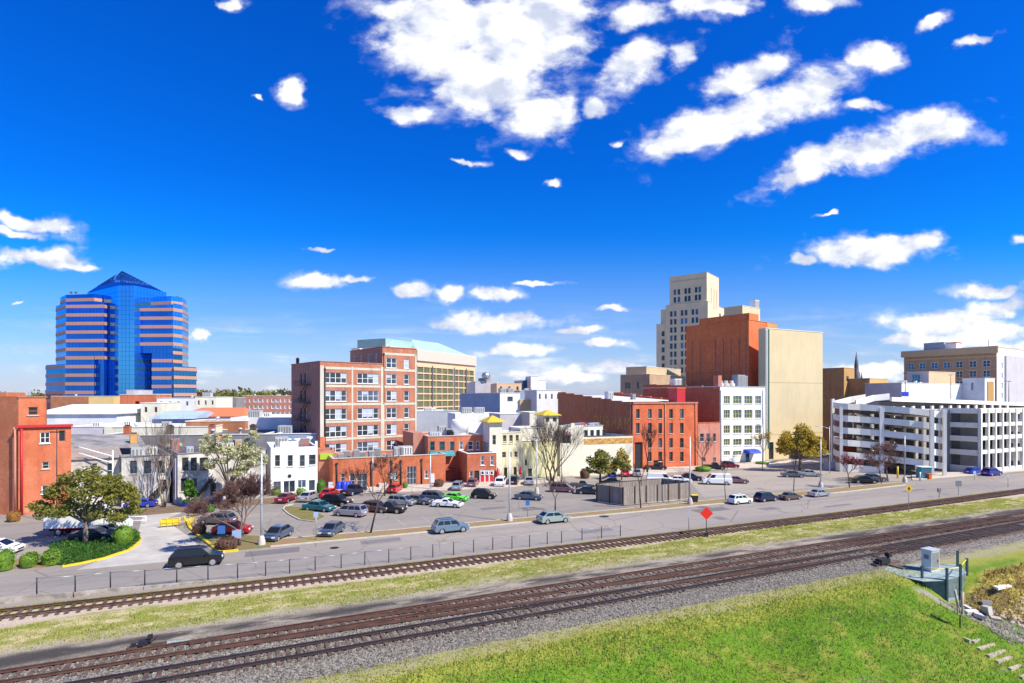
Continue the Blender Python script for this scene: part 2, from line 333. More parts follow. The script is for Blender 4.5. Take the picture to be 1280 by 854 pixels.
def np_mesh(name, verts, faces, mats, parent=None):
    """fast mesh from numpy arrays; faces (n,3) or (n,4)"""
    me = bpy.data.meshes.new(name); nf, k = faces.shape
    me.vertices.add(len(verts)); me.vertices.foreach_set('co', verts.astype(np.float32).ravel())
    me.loops.add(nf*k); me.loops.foreach_set('vertex_index', faces.astype(np.int32).ravel())
    me.polygons.add(nf); me.polygons.foreach_set('loop_start', np.arange(0, nf*k, k, dtype=np.int32)); me.polygons.foreach_set('loop_total', np.full(nf, k, dtype=np.int32))
    for m in mats: me.materials.append(m)
    me.update(calc_edges=True); me.validate()
    o = bpy.data.objects.new(name, me); COL.objects.link(o)
    if parent is not None: o.parent = parent
    return o
# ------------------------------------------------------------------ ground
def sst(a, b, x):
    x = min(1, max(0, (x-a)/(b-a))); return x*x*(3-2*x)
def hgt(s, t):
    """ground height: flat railway land and streets, a grass bank falling towards the viewer, a hollow at the right"""
    if t > 34.5: return 0.0
    wob = .5*math.sin(s*.23)+.3*math.sin(s*.61+t*.3)
    c = 33.4+wob*.25 - .8*sst(46, 54, s) - 2.2*sst(58.5, 63, s)
    base = -max(0, c-t)*.42
    base += (.9*math.sin(s*.17+.6)*math.sin((c-t)*.22)+.35*math.sin(s*.5)*math.sin(t*.6+1))*sst(c, c-5, t)*(1-sst(42, 52, s)) if t < c else 0
    # hollow on the right: steep eroded bank, then a flat rubble floor
    hol = -min(max(0, c-t)*.95, 2.5)-max(0, c-3.5-t)*.22
    edge = 54.5+(31.5-t)*.55            # the gully line
    k = sst(edge-1.5, edge+1.5, s)
    z = base*(1-k)+hol*k
    z -= .35*math.exp(-((s-edge+1.2)/1.0)**2)*sst(31.5, 29.5, t)
    return max(z, -12)
def drop(px, py):
    """point of the ground seen at a photo pixel"""
    dx, dz = (px-640)/FPX, -(py-HOR)/FPX; Y = 20.0
    while Y < 400:
        s, t = toST((dx*Y, Y))
        if CH+dz*Y <= hgt(s, t): break
        Y += .05
    return Vector((dx*Y, Y, hgt(*toST((dx*Y, Y)))))
N1C, N2C = 39.1, 42.6
def build_ground():
    ss = np.concatenate([[-6000, -2500, -900, -400, -200], np.arange(-120, -10, 6), np.arange(-10, 90, .8), np.arange(90, 200, 8), [300, 600, 1500, 6000]])
    tt = np.concatenate([[-3000, -200, -40], np.arange(0, 10, 2), np.arange(10, 35, .8), [36, 40, 50, 60, 80, 150, 400, 1200, 3000, 8000]])
    ns, nt_ = len(ss), len(tt); V = np.zeros((ns*nt_, 3))
    for i, s in enumerate(ss):
        for j, t in enumerate(tt):
            p = ST(s, t); V[i*nt_+j] = (p.x, p.y, hgt(s, t))
    I, J = np.meshgrid(np.arange(ns-1), np.arange(nt_-1), indexing='ij'); a = (I*nt_+J).ravel()
    Fc = np.stack([a, a+nt_, a+nt_+1, a+1], 1)
    m = bpy.data.materials.new('ground_cover'); m.use_nodes = True; nt = m.node_tree; N = nt.nodes; L = nt.links
    b = N['Principled BSDF']; b.inputs['Roughness'].default_value = .95; b.inputs['Specular IOR Level'].default_value = .2
    geo = N.new('ShaderNodeNewGeometry')
    def dot(v):
        n = N.new('ShaderNodeVectorMath'); n.operation = 'DOT_PRODUCT'; L.new(geo.outputs['Position'], n.inputs[0]); n.inputs[1].default_value = v; return n.outputs['Value']
    def noise(scale, det=6, rg=.62, sc=None):
        n = N.new('ShaderNodeTexNoise'); n.inputs['Scale'].default_value = scale; n.inputs['Detail'].default_value = det; n.inputs['Roughness'].default_value = rg
        mp = N.new('ShaderNodeMapping'); mp.inputs['Rotation'].default_value = (0, 0, -math.atan2(DV.y, DV.x)); L.new(geo.outputs['Position'], mp.inputs[0])
        m2 = N.new('ShaderNodeMapping'); m2.inputs['Scale'].default_value = sc or (1, 1, 1); L.new(mp.outputs[0], m2.inputs[0]); L.new(m2.outputs[0], n.inputs['Vector']); return n.outputs['Fac']
    def mth(op, a_, b_=None, c_=None):
        n = N.new('ShaderNodeMath'); n.operation = op
        for i, q in enumerate((a_, b_, c_)):
            if q is None: continue
            if isinstance(q, (float, int)): n.inputs[i].default_value = q
            else: L.new(q, n.inputs[i])
        return n.outputs[0]
    def mr(f, a_, b_, lo=0., hi=1.):
        r = N.new('ShaderNodeMapRange'); r.interpolation_type = 'SMOOTHSTEP'; L.new(f, r.inputs[0]); r.inputs[1].default_value = a_; r.inputs[2].default_value = b_; r.inputs[3].default_value = lo; r.inputs[4].default_value = hi; return r.outputs[0]
    def mix(f, A, B):
        x = N.new('ShaderNodeMix'); x.data_type = 'RGBA'
        for i, q in ((0, f), (6, A), (7, B)):
            if isinstance(q, (float, int)): x.inputs[i].default_value = q
            elif isinstance(q, tuple): x.inputs[i].default_value = (*q, 1)
            else: L.new(q, x.inputs[i])
        return x.outputs[2]
    t = dot((NV.x, NV.y, 0)); s = dot((DV.x, DV.y, 0))
    nb = noise(.22, 6, .6, (.35, 1, 1)); nm = noise(.9, 7, .66, (.5, 1, 1)); nf = noise(6, 5, .7)
    tw = mth('ADD', t, mth('MULTIPLY_ADD', nb, 3.2, -1.6)); tw = mth('ADD', tw, mth('MULTIPLY_ADD', nm, 2.0, -1.0))
    vor = N.new('ShaderNodeTexVoronoi'); vor.inputs['Scale'].default_value = 7.5; L.new(geo.outputs['Position'], vor.inputs['Vector'])
    bw = N.new('ShaderNodeRGBToBW'); L.new(vor.outputs['Color'], bw.inputs[0])
    gravel = mix(mr(bw.outputs[0], .2, .8), (.045, .04, .035), (.32, .28, .235))
    gravel = mix(mr(nm, .45, .7, 0, .6), gravel, (.24, .19, .15))
    dirt = mix(mr(nf, .3, .7), (.27, .22, .155), (.42, .355, .27)); dirt = mix(mr(bw.outputs[0], .3, 1., 0, .5), dirt, (.40, .36, .32)); dirt = mix(mr(nm, .54, .7, 0, .7), dirt, (.14, .11, .085))
    pale = mix(mr(nf, .3, .7), (.42, .32, .23), (.60, .49, .38)); pale = mix(mr(nm, .5, .75, 0, .5), pale, (.30, .22, .17))
    g1 = mix(mr(nf, .3, .7), (.16, .20, .02), (.30, .33, .04)); g2 = mix(mr(noise(3, 5, .6), .4, .65), g1, (.30, .25, .09)); straw = mix(mr(nf, .3, .7), (.44, .36, .18), (.58, .48, .27))
    grass_mid = mix(mr(nm, .42, .62), g2, straw)
    lush = mix(mr(nf, .3, .7), (.07, .155, .008), (.15, .26, .018)); lush = mix(mr(noise(.5, 5, .6), .46, .66), lush, (.24, .25, .04)); lush = mix(mr(noise(1.6, 6, .6), .56, .68, 0, .8), lush, (.11, .085, .03))
    crest = mix(mr(nf, .3, .7), (.22, .25, .03), (.34, .32, .06))
    # bands across the railway, t increasing away from the viewer
    c = mix(mr(tw, 31.5, 33.2), lush, crest)
    c = mix(mr(tw, 33.2, 34.2, 0, .55), c, dirt); c = mix(mr(tw, 34.8, 36.0), c, gravel)
    c = mix(mr(tw, 43.3, 44.8), c, dirt)
    c = mix(mth('MULTIPLY', mr(mth('ABSOLUTE', mth('SUBTRACT', tw, 45.3)), 1.6, .1, 0, .95), mr(noise(.30, 7, .72, (.3, 1, 1)), .40, .54)), c, (.05, .043, .04))
    c = mix(mr(noise(.25, 7, .7, (.35, 1, 1)), .58, .68, 0, .55), c, (.20, .165, .13))
    c = mix(mr(tw, 46.0, 49.0), c, grass_mid)
    c = mix(mr(tw, 51.6, 52.6), c, pale)
    c = mix(mr(mth('ADD', t, mth('MULTIPLY_ADD', nm, 1.0, -.5)), 54.9, 55.5), c, g1)
    c = mix(mr(t, 56.5, 58.5), c, mix(mr(nb, .4, .6), (.36, .32, .28), (.44, .38, .31)))
    far = mix(mr(noise(.012, 4, .5), .45, .55), (.10, .11, .05), (.30, .28, .25)); c = mix(mr(t, 260, 420), c, far)
    for tc0 in (N1C, N2C):
        bd = mth('ABSOLUTE', mth('SUBTRACT', mth('ADD', t, mth('MULTIPLY_ADD', nm, .8, -.4)), tc0)); c = mix(mr(bd, 1.9, .9, 0, .9), c, mix(mr(bw.outputs[0], .2, .8), (.05, .03, .02), (.19, .13, .095)))
    # hollow at the right: straw and earth; dry path edge
    edge = mth('MULTIPLY_ADD', mth('SUBTRACT', 31.5, t), .55, 54.5)
    hs_ = mth('SUBTRACT', s, edge); hs_ = mth('ADD', hs_, mth('MULTIPLY_ADD', nm, 1.6, -.8))
    hol = mix(mr(nm, .42, .6), straw, (.36, .27, .17)); hol = mix(mr(nf, .5, .7, 0, .6), hol, (.50, .42, .32)); hol = mix(mr(noise(.8, 5), .56, .66, 0, .7), hol, (.17, .11, .06))
    bank = mix(mr(nm, .42, .62), (.36, .30, .07), (.17, .12, .05)); hol = mix(mr(tw, 26.5, 28.0), hol, bank)
    km = mth('MULTIPLY', mr(hs_, 2.6, 3.8), mr(tw, 31.4, 30.0)); c = mix(km, c, hol)
    pm = mth('MULTIPLY', mr(mth('ABSOLUTE', mth('ADD', hs_, 1.0)), 1.0, .45), mr(t, 31.8, 31.0)); c = mix(pm, c, mix(mr(nf, .3, .7), (.20, .165, .13), (.36, .31, .25)))
    teal = mix(mr(bw.outputs[0], .2, .8), (.17, .24, .22), (.36, .43, .40))
    L.new(c, b.inputs['Base Color'])
    bp = N.new('ShaderNodeBump'); bp.inputs['Strength'].default_value = .7; bp.inputs['Distance'].default_value = .12
    hh = mth('ADD', mth('MULTIPLY', nf, .8), mth('MULTIPLY', bw.outputs[0], .5)); L.new(hh, bp.inputs['Height']); L.new(bp.outputs[0], b.inputs['Normal'])
    o = np_mesh('ground', V, Fc, [m]); o['kind'] = 'structure'
    for p in o.data.polygons: p.use_smooth = True
build_ground()

def sheet(name, pts, z, m, kind='structure'):
    mb = MB(); mb.poly([(p[0], p[1], z) for p in pts]); 
    me = mb.mesh(name, [m]); 
    if me.polygons[0].normal.z < 0: me.flip_normals()
    o = bpy.data.objects.new(name, me); COL.objects.link(o); o['kind'] = kind; return o
def asphalt(name, base, alt):
    m = bpy.data.materials.new(name); m.use_nodes = True; nt = m.node_tree; N = nt.nodes; L = nt.links
    b = N['Principled BSDF']; b.inputs['Roughness'].default_value = .85; b.inputs['Specular IOR Level'].default_value = .3
    geo = N.new('ShaderNodeNewGeometry'); mp = N.new('ShaderNodeMapping'); mp.inputs['Rotation'].default_value = (0, 0, -math.atan2(DV.y, DV.x)); L.new(geo.outputs['Position'], mp.inputs[0])
    def noise(scale, det, rg, sc):
        m2 = N.new('ShaderNodeMapping'); m2.inputs['Scale'].default_value = sc; L.new(mp.outputs[0], m2.inputs[0])
        n = N.new('ShaderNodeTexNoise'); n.inputs['Scale'].default_value = scale; n.inputs['Detail'].default_value = det; n.inputs['Roughness'].default_value = rg; L.new(m2.outputs[0], n.inputs['Vector']); return n.outputs['Fac']
    def mr(f, a, b2, lo, hi):
        r = N.new('ShaderNodeMapRange'); L.new(f, r.inputs[0]); r.inputs[1].default_value = a; r.inputs[2].default_value = b2; r.inputs[3].default_value = lo; r.inputs[4].default_value = hi; return r.outputs[0]
    def mix(f, A, B):
        x = N.new('ShaderNodeMix'); x.data_type = 'RGBA'; L.new(f, x.inputs[0])
        for i, q in ((6, A), (7, B)):
            if isinstance(q, tuple): x.inputs[i].default_value = (*q, 1)
            else: L.new(q, x.inputs[i])
        return x.outputs[2]
    c = mix(mr(noise(.09, 5, .6, (.3, 1, 1)), .38, .62, 0, 1), base, alt)
    c = mix(mr(noise(.5, 6, .65, (.06, 1, 1)), .5, .72, 0, .55), c, tuple(x*.62 for x in base))     # worn lanes and tar lines
    c = mix(mr(noise(1.1, 7, .7, (1, 1, 1)), .56, .70, 0, .5), c, tuple(x*.55 for x in base))
    c = mix(mr(noise(9, 3, .7, (1, 1, 1)), .3, .7, 0, .25), c, tuple(min(1, x*1.35) for x in base))
    # thin cracks
    v = N.new('ShaderNodeTexVoronoi'); v.feature = 'DISTANCE_TO_EDGE'; v.inputs['Scale'].default_value = .16; L.new(mp.outputs[0], v.inputs['Vector'])
    c = mix(mr(v.outputs['Distance'], .003, .010, .5, 0), c, tuple(x*.35 for x in base))
    L.new(c, b.inputs['Base Color']); return m
A_ROAD = asphalt('asphalt_road', (.26, .225, .195), (.32, .275, .23)); A_LOT = asphalt('asphalt_lot', (.235, .205, .18), (.30, .26, .215)); A_PALE = asphalt('asphalt_pale', (.36, .305, .24), (.30, .26, .22))
A_DK = asphalt('asphalt_dark', (.15, .135, .13), (.21, .185, .175))
CONC_SLAB = mat('concrete_slab', (.50, .46, .40), .85, col2=(.38, .35, .32), vscale=.4, fine=.12)
WALK = mat('pavement', (.56, .48, .38), .85, col2=(.44, .38, .31), vscale=.5, fine=.12)

def fit(pts, deg=3):
    a = [toST(G(*p)) for p in pts]; c = np.polyfit([q[0] for q in a], [q[1] for q in a], deg)
    lo, hi = min(q[0] for q in a), max(q[0] for q in a)
    d = np.polyder(c)
    def f(s):
        if s < lo: return float(np.polyval(c, lo)+np.polyval(d, lo)*(s-lo))
        if s > hi: return float(np.polyval(c, hi)+np.polyval(d, hi)*(s-hi))
        return float(np.polyval(c, s))
    return f
far_t = fit([(0, 771), (320, 733.7), (640, 693.8), (960, 656.4), (1020, 650), (1280, 614)], 2)
n1_t = fit([(160, 853), (320, 827), (640, 770.6), (960, 714.3), (1280, 657.3)], 2)
n2_t = fit([(10, 849), (320, 799), (640, 746.3), (960, 696.3), (1280, 645)], 2)

# road, verge, parking lots, pavements
road = [ST(s, 67.3) for s in np.arange(-140, 301, 20)][::-1]
def near_edge(s): return far_t(s)+1.9-.35*sst(-20, 30, s)
rn = [ST(s, near_edge(s)) for s in np.arange(-140, 301, 10)]
sheet('road', rn+road, .008, A_ROAD)
sheet('parking_lot', [ST(-140, 67.25), ST(300, 67.25), Vector((260, 300)), Vector((-260, 150))], .004, A_LOT)
def strip(name, near, far, z, m, kerb=None, kmat=None):
    """raised bed between two lines of photo pixels, with a kerb face"""
    a = [G(*p) for p in near]; b = [G(*p) for p in far]; pl = a+b[::-1]
    mb = MB(); mb.prism([(p.x, p.y) for p in pl], -.02, z, 0)
    o = mb.build(name, [m]); o['kind'] = 'structure'; return o
VERGE_M = mat('verge_soil', (.28, .16, .085), .95, col2=(.24, .20, .07), vscale=.45, fine=.45, bump=.5, bscale=4)
KERB_M = mat('kerb_stone', (.55, .49, .40), .85, var=.2, vscale=1.2, fine=.1); KERB_Y = M['yellow_paint']
vn = [(338, 684), (380, 680), (500, 669), (600, 659), (714, 648), (800, 640), (880, 632), (1060, 615), (1132, 606.5)]
vf = [(338, 675.5), (380, 672), (500, 662.5), (600, 653), (714, 643), (800, 635), (880, 626.5), (1060, 609.5), (1128, 603)]
strip('verge', vn, vf, .10, VERGE_M)
def kerb(name, pts, w, h, m, z=0.0):
    P = [Vector((p.x, p.y)) for p in pts]; L_, R_ = [], []
    for i, p in enumerate(P):
        d = (P[min(i+1, len(P)-1)]-P[max(i-1, 0)]).normalized(); n = Vector((-d.y, d.x)); L_.append(p+n*w/2); R_.append(p-n*w/2)
    mb = MB()
    for i in range(len(P)-1):
        q = [L_[i], R_[i], R_[i+1], L_[i+1]]; lo = z-.02
        mb.poly([(*R_[i], z+h), (*R_[i+1], z+h), (*L_[i+1], z+h), (*L_[i], z+h)]); mb.poly([(*R_[i], lo), (*R_[i+1], lo), (*R_[i+1], z+h), (*R_[i], z+h)])
        mb.poly([(*L_[i+1], lo), (*L_[i], lo), (*L_[i], z+h), (*L_[i+1], z+h)])
    mb.poly([(*L_[0], z-.02), (*R_[0], z-.02), (*R_[0], z+h), (*L_[0], z+h)]); mb.poly([(*R_[-1], z-.02), (*L_[-1], z-.02), (*L_[-1], z+h), (*R_[-1], z+h)])
    o = mb.build(name, [m]); o['kind'] = 'structure'; return o
kerb('kerb', [G(*p) for p in vn], .22, .14, KERB_M); kerb('kerb', [G(*p) for p in vf], .18, .13, KERB_M)
kerb('kerb', [G(*p) for p in [(1145, 600), (1170, 598), (1225, 593.4), (1290, 587)]], .25, .14, KERB_M)
# left entrance: pale drive, planted island with a yellow kerb, planted verge
sheet('driveway', [G(*p) for p in [(95, 713), (262, 697), (238, 672), (205, 650), (228, 641), (180, 640), (172, 668), (140, 694)]], .012, CONC_SLAB)
isl = [(57, 705), (66, 692), (62, 683), (80, 678), (120, 677), (150, 672), (168, 664), (174, 668), (175, 677), (160, 688), (130, 698), (85, 708)]
strip('planted_island', isl[:6][::-1]+[], isl[6:], .14, mat('island_soil', (.10, .07, .04), .95, col2=(.05, .09, .02), vscale=1.0, fine=.3))
kerb('yellow_kerb', [G(*p) for p in [(78, 709), (100, 705.5), (130, 699), (160, 689), (172, 681), (175, 674), (170, 667)]], .3, .17, KERB_Y)
strip('left_verge', [(-60, 715), (0, 712), (58, 709)], [(-60, 702), (0, 700), (58, 700)], .12, VERGE_M)
strip('planted_bed', [(273, 690.5), (340, 683.5)], [(236, 655), (262, 668), (338, 672)], .12, mat('bed_soil', (.20, .13, .06), .95, col2=(.16, .17, .04), vscale=.7, fine=.4))
kerb('yellow_kerb', [G(*p) for p in [(233, 650), (237, 660), (250, 672), (268, 686), (276, 691), (298, 689)]], .3, .2, KERB_Y)
# grassy island in the lot and its kerb
cur = [(357, 634), (356, 637), (362, 643), (375, 649.5), (392, 652)]
strip('lot_island', cur, [(357, 634), (375, 634.5), (392, 640), (405, 646)][0:4], .12, mat('lot_grass', (.20, .20, .05), .95, col2=(.28, .22, .10), vscale=.8, fine=.3))
kerb('kerb', [G(*p) for p in [(366, 631), (357, 633), (354, 637), (361, 643.5), (375, 650.5), (395, 653)]], .2, .15, KERB_M)
# pavements in front of the buildings
strip('pavement', [(395, 618.5), (470, 616.5), (560, 613), (640, 609), (700, 601)], [(395, 612), (470, 609), (560, 605), (640, 602), (700, 596)], .13, WALK)
strip('pavement', [(715, 596), (800, 594), (872, 588), (960, 584), (1035, 579)], [(715, 588), (800, 586), (872, 583), (960, 577), (1035, 573)], .13, WALK)
strip('pavement', [(1140, 600.5), (1180, 597.5), (1225, 594), (1300, 587)], [(1140, 594), (1180, 591), (1225, 590.5), (1300, 583)], .13, WALK)
sheet('pale_lot', [G(*p) for p in [(880, 622), (1040, 607), (1132, 601), (1140, 594), (1040, 588), (960, 586), (880, 590), (860, 600)]], .010, A_PALE)
sheet('leaf_litter', [G(*p) for p in [(175, 645), (230, 640), (290, 634), (340, 630), (345, 622), (250, 630), (178, 636)]], .014, mat('leaf_litter', (.34, .22, .13), .95, col2=(.24, .17, .11), vscale=.8, fine=.35))
# parking bay lines: painted sheets on the lot
PAINT = mat('bay_paint', (.40, .38, .36), .8, col2=(.26, .24, .24), vscale=1.5)
mbp = MB()
def pline(a, b, w=.12):
    a = G(*a); b = G(*b); d = (b-a).normalized(); n = Vector((-d.y, d.x, 0))*w/2; mbp.poly([(*(a-n).xy, .013), (*(b-n).xy, .013), (*(b+n).xy, .013), (*(a+n).xy, .013)])
for k in range(7): pline((380+k*32, 672-k*3.4), (366+k*32, 662-k*3.4))
for k in range(9): pline((500+k*26, 641-k*2.0), (478+k*26, 634-k*2.0))
for k in range(6): pline((905+k*30, 620-k*2.6), (888+k*30, 613-k*2.4))
pline((470, 640), (690, 622), .1)
mbp.build('bay_lines', [PAINT])['kind'] = 'structure'
mbp = MB(); 
for sgn in (0,):
    prev = None
    for s in np.arange(-40, 200, 6):
        a = ST(s, 61.6); b = ST(s+3, 61.6); n = NV*.06; mbp.poly([(*(a-n), .013), (*(b-n), .013), (*(b+n), .013), (*(a+n), .013)])
mbp.build('lane_line', [mat('lane_paint', (.27, .23, .21), .8, col2=(.23, .20, .20), vscale=1.5)])['kind'] = 'structure'
g_p = random.Random(5)
for k in range(12):
    s_, t_ = g_p.uniform(-30, 110), g_p.uniform(57, 65); w_, h_ = g_p.uniform(1.5, 7), g_p.uniform(.6, 2.2)
    sheet('asphalt_patch', [ST(s_, t_), ST(s_+w_, t_), ST(s_+w_+.2, t_+h_), ST(s_+.1, t_+h_)], .0105, [A_DK, A_LOT, A_DK][k % 3])
for k in range(12):
    q = G(g_p.uniform(400, 1000), g_p.uniform(612, 640)); w_, h_ = g_p.uniform(1.5, 6), g_p.uniform(1, 3)
    sheet('asphalt_patch', [q, q+DV.to_3d()*w_, q+DV.to_3d()*w_+NV.to_3d()*h_, q+NV.to_3d()*h_], .0115, [A_DK, A_ROAD][k % 2])
mbp = MB()
for (px, py, r) in [(418, 685, .5), (755, 645.5, .7)]:
    c = G(px, py); mbp.poly([(c.x+r*math.cos(a), c.y+r*math.sin(a), .014) for a in np.linspace(0, 6.0, 14)])
mbp.build('manhole', [M['dark']])['kind'] = 'structure'
# gravel pad of the signal cabinet
TEALG = mat('teal_gravel', (.20, .27, .25), .95, col2=(.34, .40, .38), vscale=1.3, fine=.5, bump=.4)
pad = [drop(*p) for p in [(1108, 716), (1125, 725), (1150, 734)]]
strip('gravel_pad', [(1106, 713), (1130, 722), (1153, 727), (1183, 726)], [(1110, 708), (1150, 706), (1185, 709), (1208, 716)], .03, TEALG)
strip('gravel_pad', [(202, 811), (232, 807)], [(205, 803), (238, 799)], .03, TEALG)

# ------------------------------------------------------------------ railway
GA = 0.80
def track(label, ft, s0, s1, railm, tie_s0, tie_s1, tiew=1.35, gapm=.62, top=.30, tz=.10, jitter=.05):
    t = thing('railway_track', label, 'railway track', (*ST(0, ft(0)), 0))
    o0 = ST(0, ft(0))
    for sg in (-1, 1):
        mb = MB(); prev = None
        for s in np.arange(s0, s1+.1, 3):
            e = .5; d = Vector((1, (ft(s+e)-ft(s-e))/(2*e))).normalized(); nn = Vector((-d.y, d.x))
            st = Vector((s, ft(s)))+nn*GA*sg; c = []
            for (w, z) in ((-.075, tz+.02), (-.075, tz+.05), (-.02, tz+.07), (-.02, top-.05), (-.045, top-.03), (-.045, top), (.045, top), (.045, top-.03), (.02, top-.05), (.02, tz+.07), (.075, tz+.05), (.075, tz+.02)):
                q = st+nn*w; p = ST(q.x, q.y)-o0; c.append((p.x, p.y, z))
            if prev:
                for k in range(len(c)-1): mb.poly([prev[k], prev[k+1], c[k+1], c[k]], 1 if k == 5 else 0)
            prev = c
        mb.build('rail', [railm, M['rail_shiny']] if railm is not M['rail_rust'] else [railm, railm], t)
    ss = np.arange(tie_s0, tie_s1, gapm)
    d = [(abs(s-18), s) for s in ss]; near = set(s for _, s in sorted(d)[:100]); rest = MB()
    for s in ss:
        mb = MB() if s in near else rest
        c = ST(s+random.uniform(-.05, .05), ft(s))-o0; a = math.atan2(DV.y, DV.x)+random.uniform(-.03, .03); ln = tiew*random.uniform(.95, 1.05)
        mb.box(-.12, .12, -ln, ln, -.1, tz+random.uniform(-.03, .02), 0, a, (c.x, c.y, 0))
        if mb is not rest: mb.build('tie', [M['tie']], t)
    if rest.f: rest.build('tie', [M['tie']], t)['kind'] = 'stuff'
    return t
track('single rusty siding track with weathered ties running beside the street', far_t, -75, 230, M['rail_rust'], -50, 125, 1.35, .68)
track('main track nearest the viewer, dark worn rails in grey ballast beside the grass bank', n1_t, -60, 230, mat('rail_dark', (.06, .04, .04), .6, metal=.3, var=.3), -30, 90, 1.3, .6, tz=.09)
track('rusty second track in the middle of the railway bed, running past the switch machine', n2_t, -60, 230, M['rail_rust'], -40, 95, 1.35, .6, tz=.10)
# crossover between the two near tracks
sa = toST(G(190, 820))[0]; sb = toST(G(1105, 680))[0]
def xo(s):
    k = min(1, max(0, (s-sa)/(sb-sa))); k = k*k*(3-2*k)*.6+k*.4; return n2_t(s)*(1-k)+n1_t(s)*k-.12
t = thing('railway_crossover', 'rusty crossover rails crossing from the middle track to the main track', 'railway track', (*ST(sa, xo(sa)), 0)); o0 = ST(sa, xo(sa))
for sg in (-1, 1):
    mb = MB(); prev = None
    for s in np.arange(sa+2, sb-1, 1.5):
        st = ST(s, xo(s)+GA*sg)-o0; c = [(st.x+NV.x*w, st.y+NV.y*w, z) for w, z in ((-.07, .12), (-.045, .30), (.045, .30), (.07, .12))]
        if prev:
            for k in range(3): mb.poly([prev[k], prev[k+1], c[k+1], c[k]])
        prev = c
    mb.build('rail', [M['rail_rust']], t)
# ballast shoulders: real stones beside the near tracks
def stones(name, n, s0, s1, t0, t1, r0, r1, m):
    s = rng.uniform(s0, s1, n); tt = rng.uniform(t0, t1, n); r = rng.uniform(r0, r1, n); P = np.zeros((n, 3))
    P[:, 0] = DV.x*s+NV.x*tt; P[:, 1] = DV.y*s+NV.y*tt; P[:, 2] = r*.2
    oct_ = np.array([[1, 0, 0], [0, 1, 0], [-1, 0, 0], [0, -1, 0], [0, 0, 1.]]); off = oct_[None]*r[:, None, None]*rng.uniform(.6, 1.3, (n, 5, 1))
    a = rng.uniform(0, 6.28, n); ca, sa_ = np.cos(a), np.sin(a); ox = off[..., 0]*ca[:, None]-off[..., 1]*sa_[:, None]; oy = off[..., 0]*sa_[:, None]+off[..., 1]*ca[:, None]
    off = np.stack([ox, oy, off[..., 2]], -1); V = (P[:, None]+off).reshape(-1, 3); b = np.arange(n)[:, None]*5
    Fc = np.concatenate([b+np.array([[k, (k+1) % 4, 4]]) for k in range(4)]); o = np_mesh(name, V, Fc, [m]); return o
STONE = mat('ballast_stone', (.29, .26, .22), .9, col2=(.06, .055, .05), vscale=5, fine=.4)
tag(stones('ballast_gravel', 60000, -28, 60, 35.4, 43.6, .04, .10, STONE), 'grey and tan ballast stones between and beside the near tracks', 'gravel', kind='stuff')

# grass: blades in tufts
def tufts(name, n, reg, hfun, h0, h1, mats_, width=.05, per=3, spread=.12):
    s = []; tt = []
    while len(s) < n:
        a, b = rng.uniform(reg[0], reg[1], n), rng.uniform(reg[2], reg[3], n); k = [hfun(x, y) for x, y in zip(a, b)]
        s += [x for x, q in zip(a, k) if q]; tt += [y for y, q in zip(b, k) if q]
    s = np.array(s[:n]); tt = np.array(tt[:n]); z = np.array([hgt(a, b) for a, b in zip(s, tt)])
    P = np.stack([DV.x*s+NV.x*tt, DV.y*s+NV.y*tt, z], 1); P = np.repeat(P, per, 0); m = len(P); P[:, :2] += rng.normal(0, spread, (m, 2))
    a = rng.uniform(0, 6.28, m); w = width*rng.uniform(.6, 1.4, m); h = rng.uniform(h0, h1, m); ln = rng.normal(0, .35, (m, 2))*h[:, None]
    A = P.copy(); A[:, 0] -= np.cos(a)*w; A[:, 1] -= np.sin(a)*w; B = P.copy(); B[:, 0] += np.cos(a)*w; B[:, 1] += np.sin(a)*w
    A[:, 2] -= .03; B[:, 2] -= .03; C = P.copy(); C[:, :2] += ln; C[:, 2] += h
    V = np.stack([A, B, C], 1).reshape(-1, 3); return np_mesh(name, V, np.arange(3*m).reshape(-1, 3), mats_)
def n2d(x, y, f=.35): return math.sin(x*f+1.3*math.sin(y*f*1.7))*math.sin(y*f*1.3+1.1*math.sin(x*f*.8))
GRB = mat('grass_blades', (.10, .25, .012), .8, col2=(.24, .33, .03), vscale=.16, fine=.15); GRD = mat('dry_grass', (.46, .44, .09), .8, col2=(.30, .36, .05), vscale=.8, fine=.2); GRM = mat('verge_grass', (.28, .36, .03), .8, col2=(.46, .42, .13), vscale=.5, fine=.2)
def in_bank(s, t): return t < 33.4 and s < 54.0+(31.5-t)*.55-1.6 and random.random() < .75+.25*n2d(s, t)
tag(tufts('bank_grass', 42000, (-6, 66, 13, 33.8), in_bank, .10, .26, [GRB], .03, 3, .2), 'bright green grass covering the bank in front of the tracks', 'grass', kind='stuff')
tag(tufts('crest_grass', 7000, (-6, 58, 31.6, 35.2), lambda s, t: random.random() < .8, .06, .16, [GRD], .04, 3, .15), 'yellow green short grass along the top of the bank', 'grass', kind='stuff')
def mid(s, t): return n2d(s*.5, t*1.5, .8)+.5*n2d(s*1.7, t*2.1, 1.1) > .0 or random.random() < .18
tag(tufts('track_side_grass', 22000, (-40, 110, 46.6, 51.8), mid, .05, .14, [GRM], .05, 3, .2), 'patchy yellow green grass between the siding and the near tracks', 'grass', kind='stuff')
def vs(s, t): return far_t(s)+1.05 < t < far_t(s)+1.85
tag(tufts('street_side_grass', 14000, (-30, 120, 52, 58.5), vs, .06, .16, [GRM], .05, 3, .08), 'narrow green grass strip between the siding and the street', 'grass', kind='stuff')
def holl(s, t): return s > 57+(31.5-t)*.55 and t < 30.6 and random.random() < (.85 if t > 26.5 else .3)
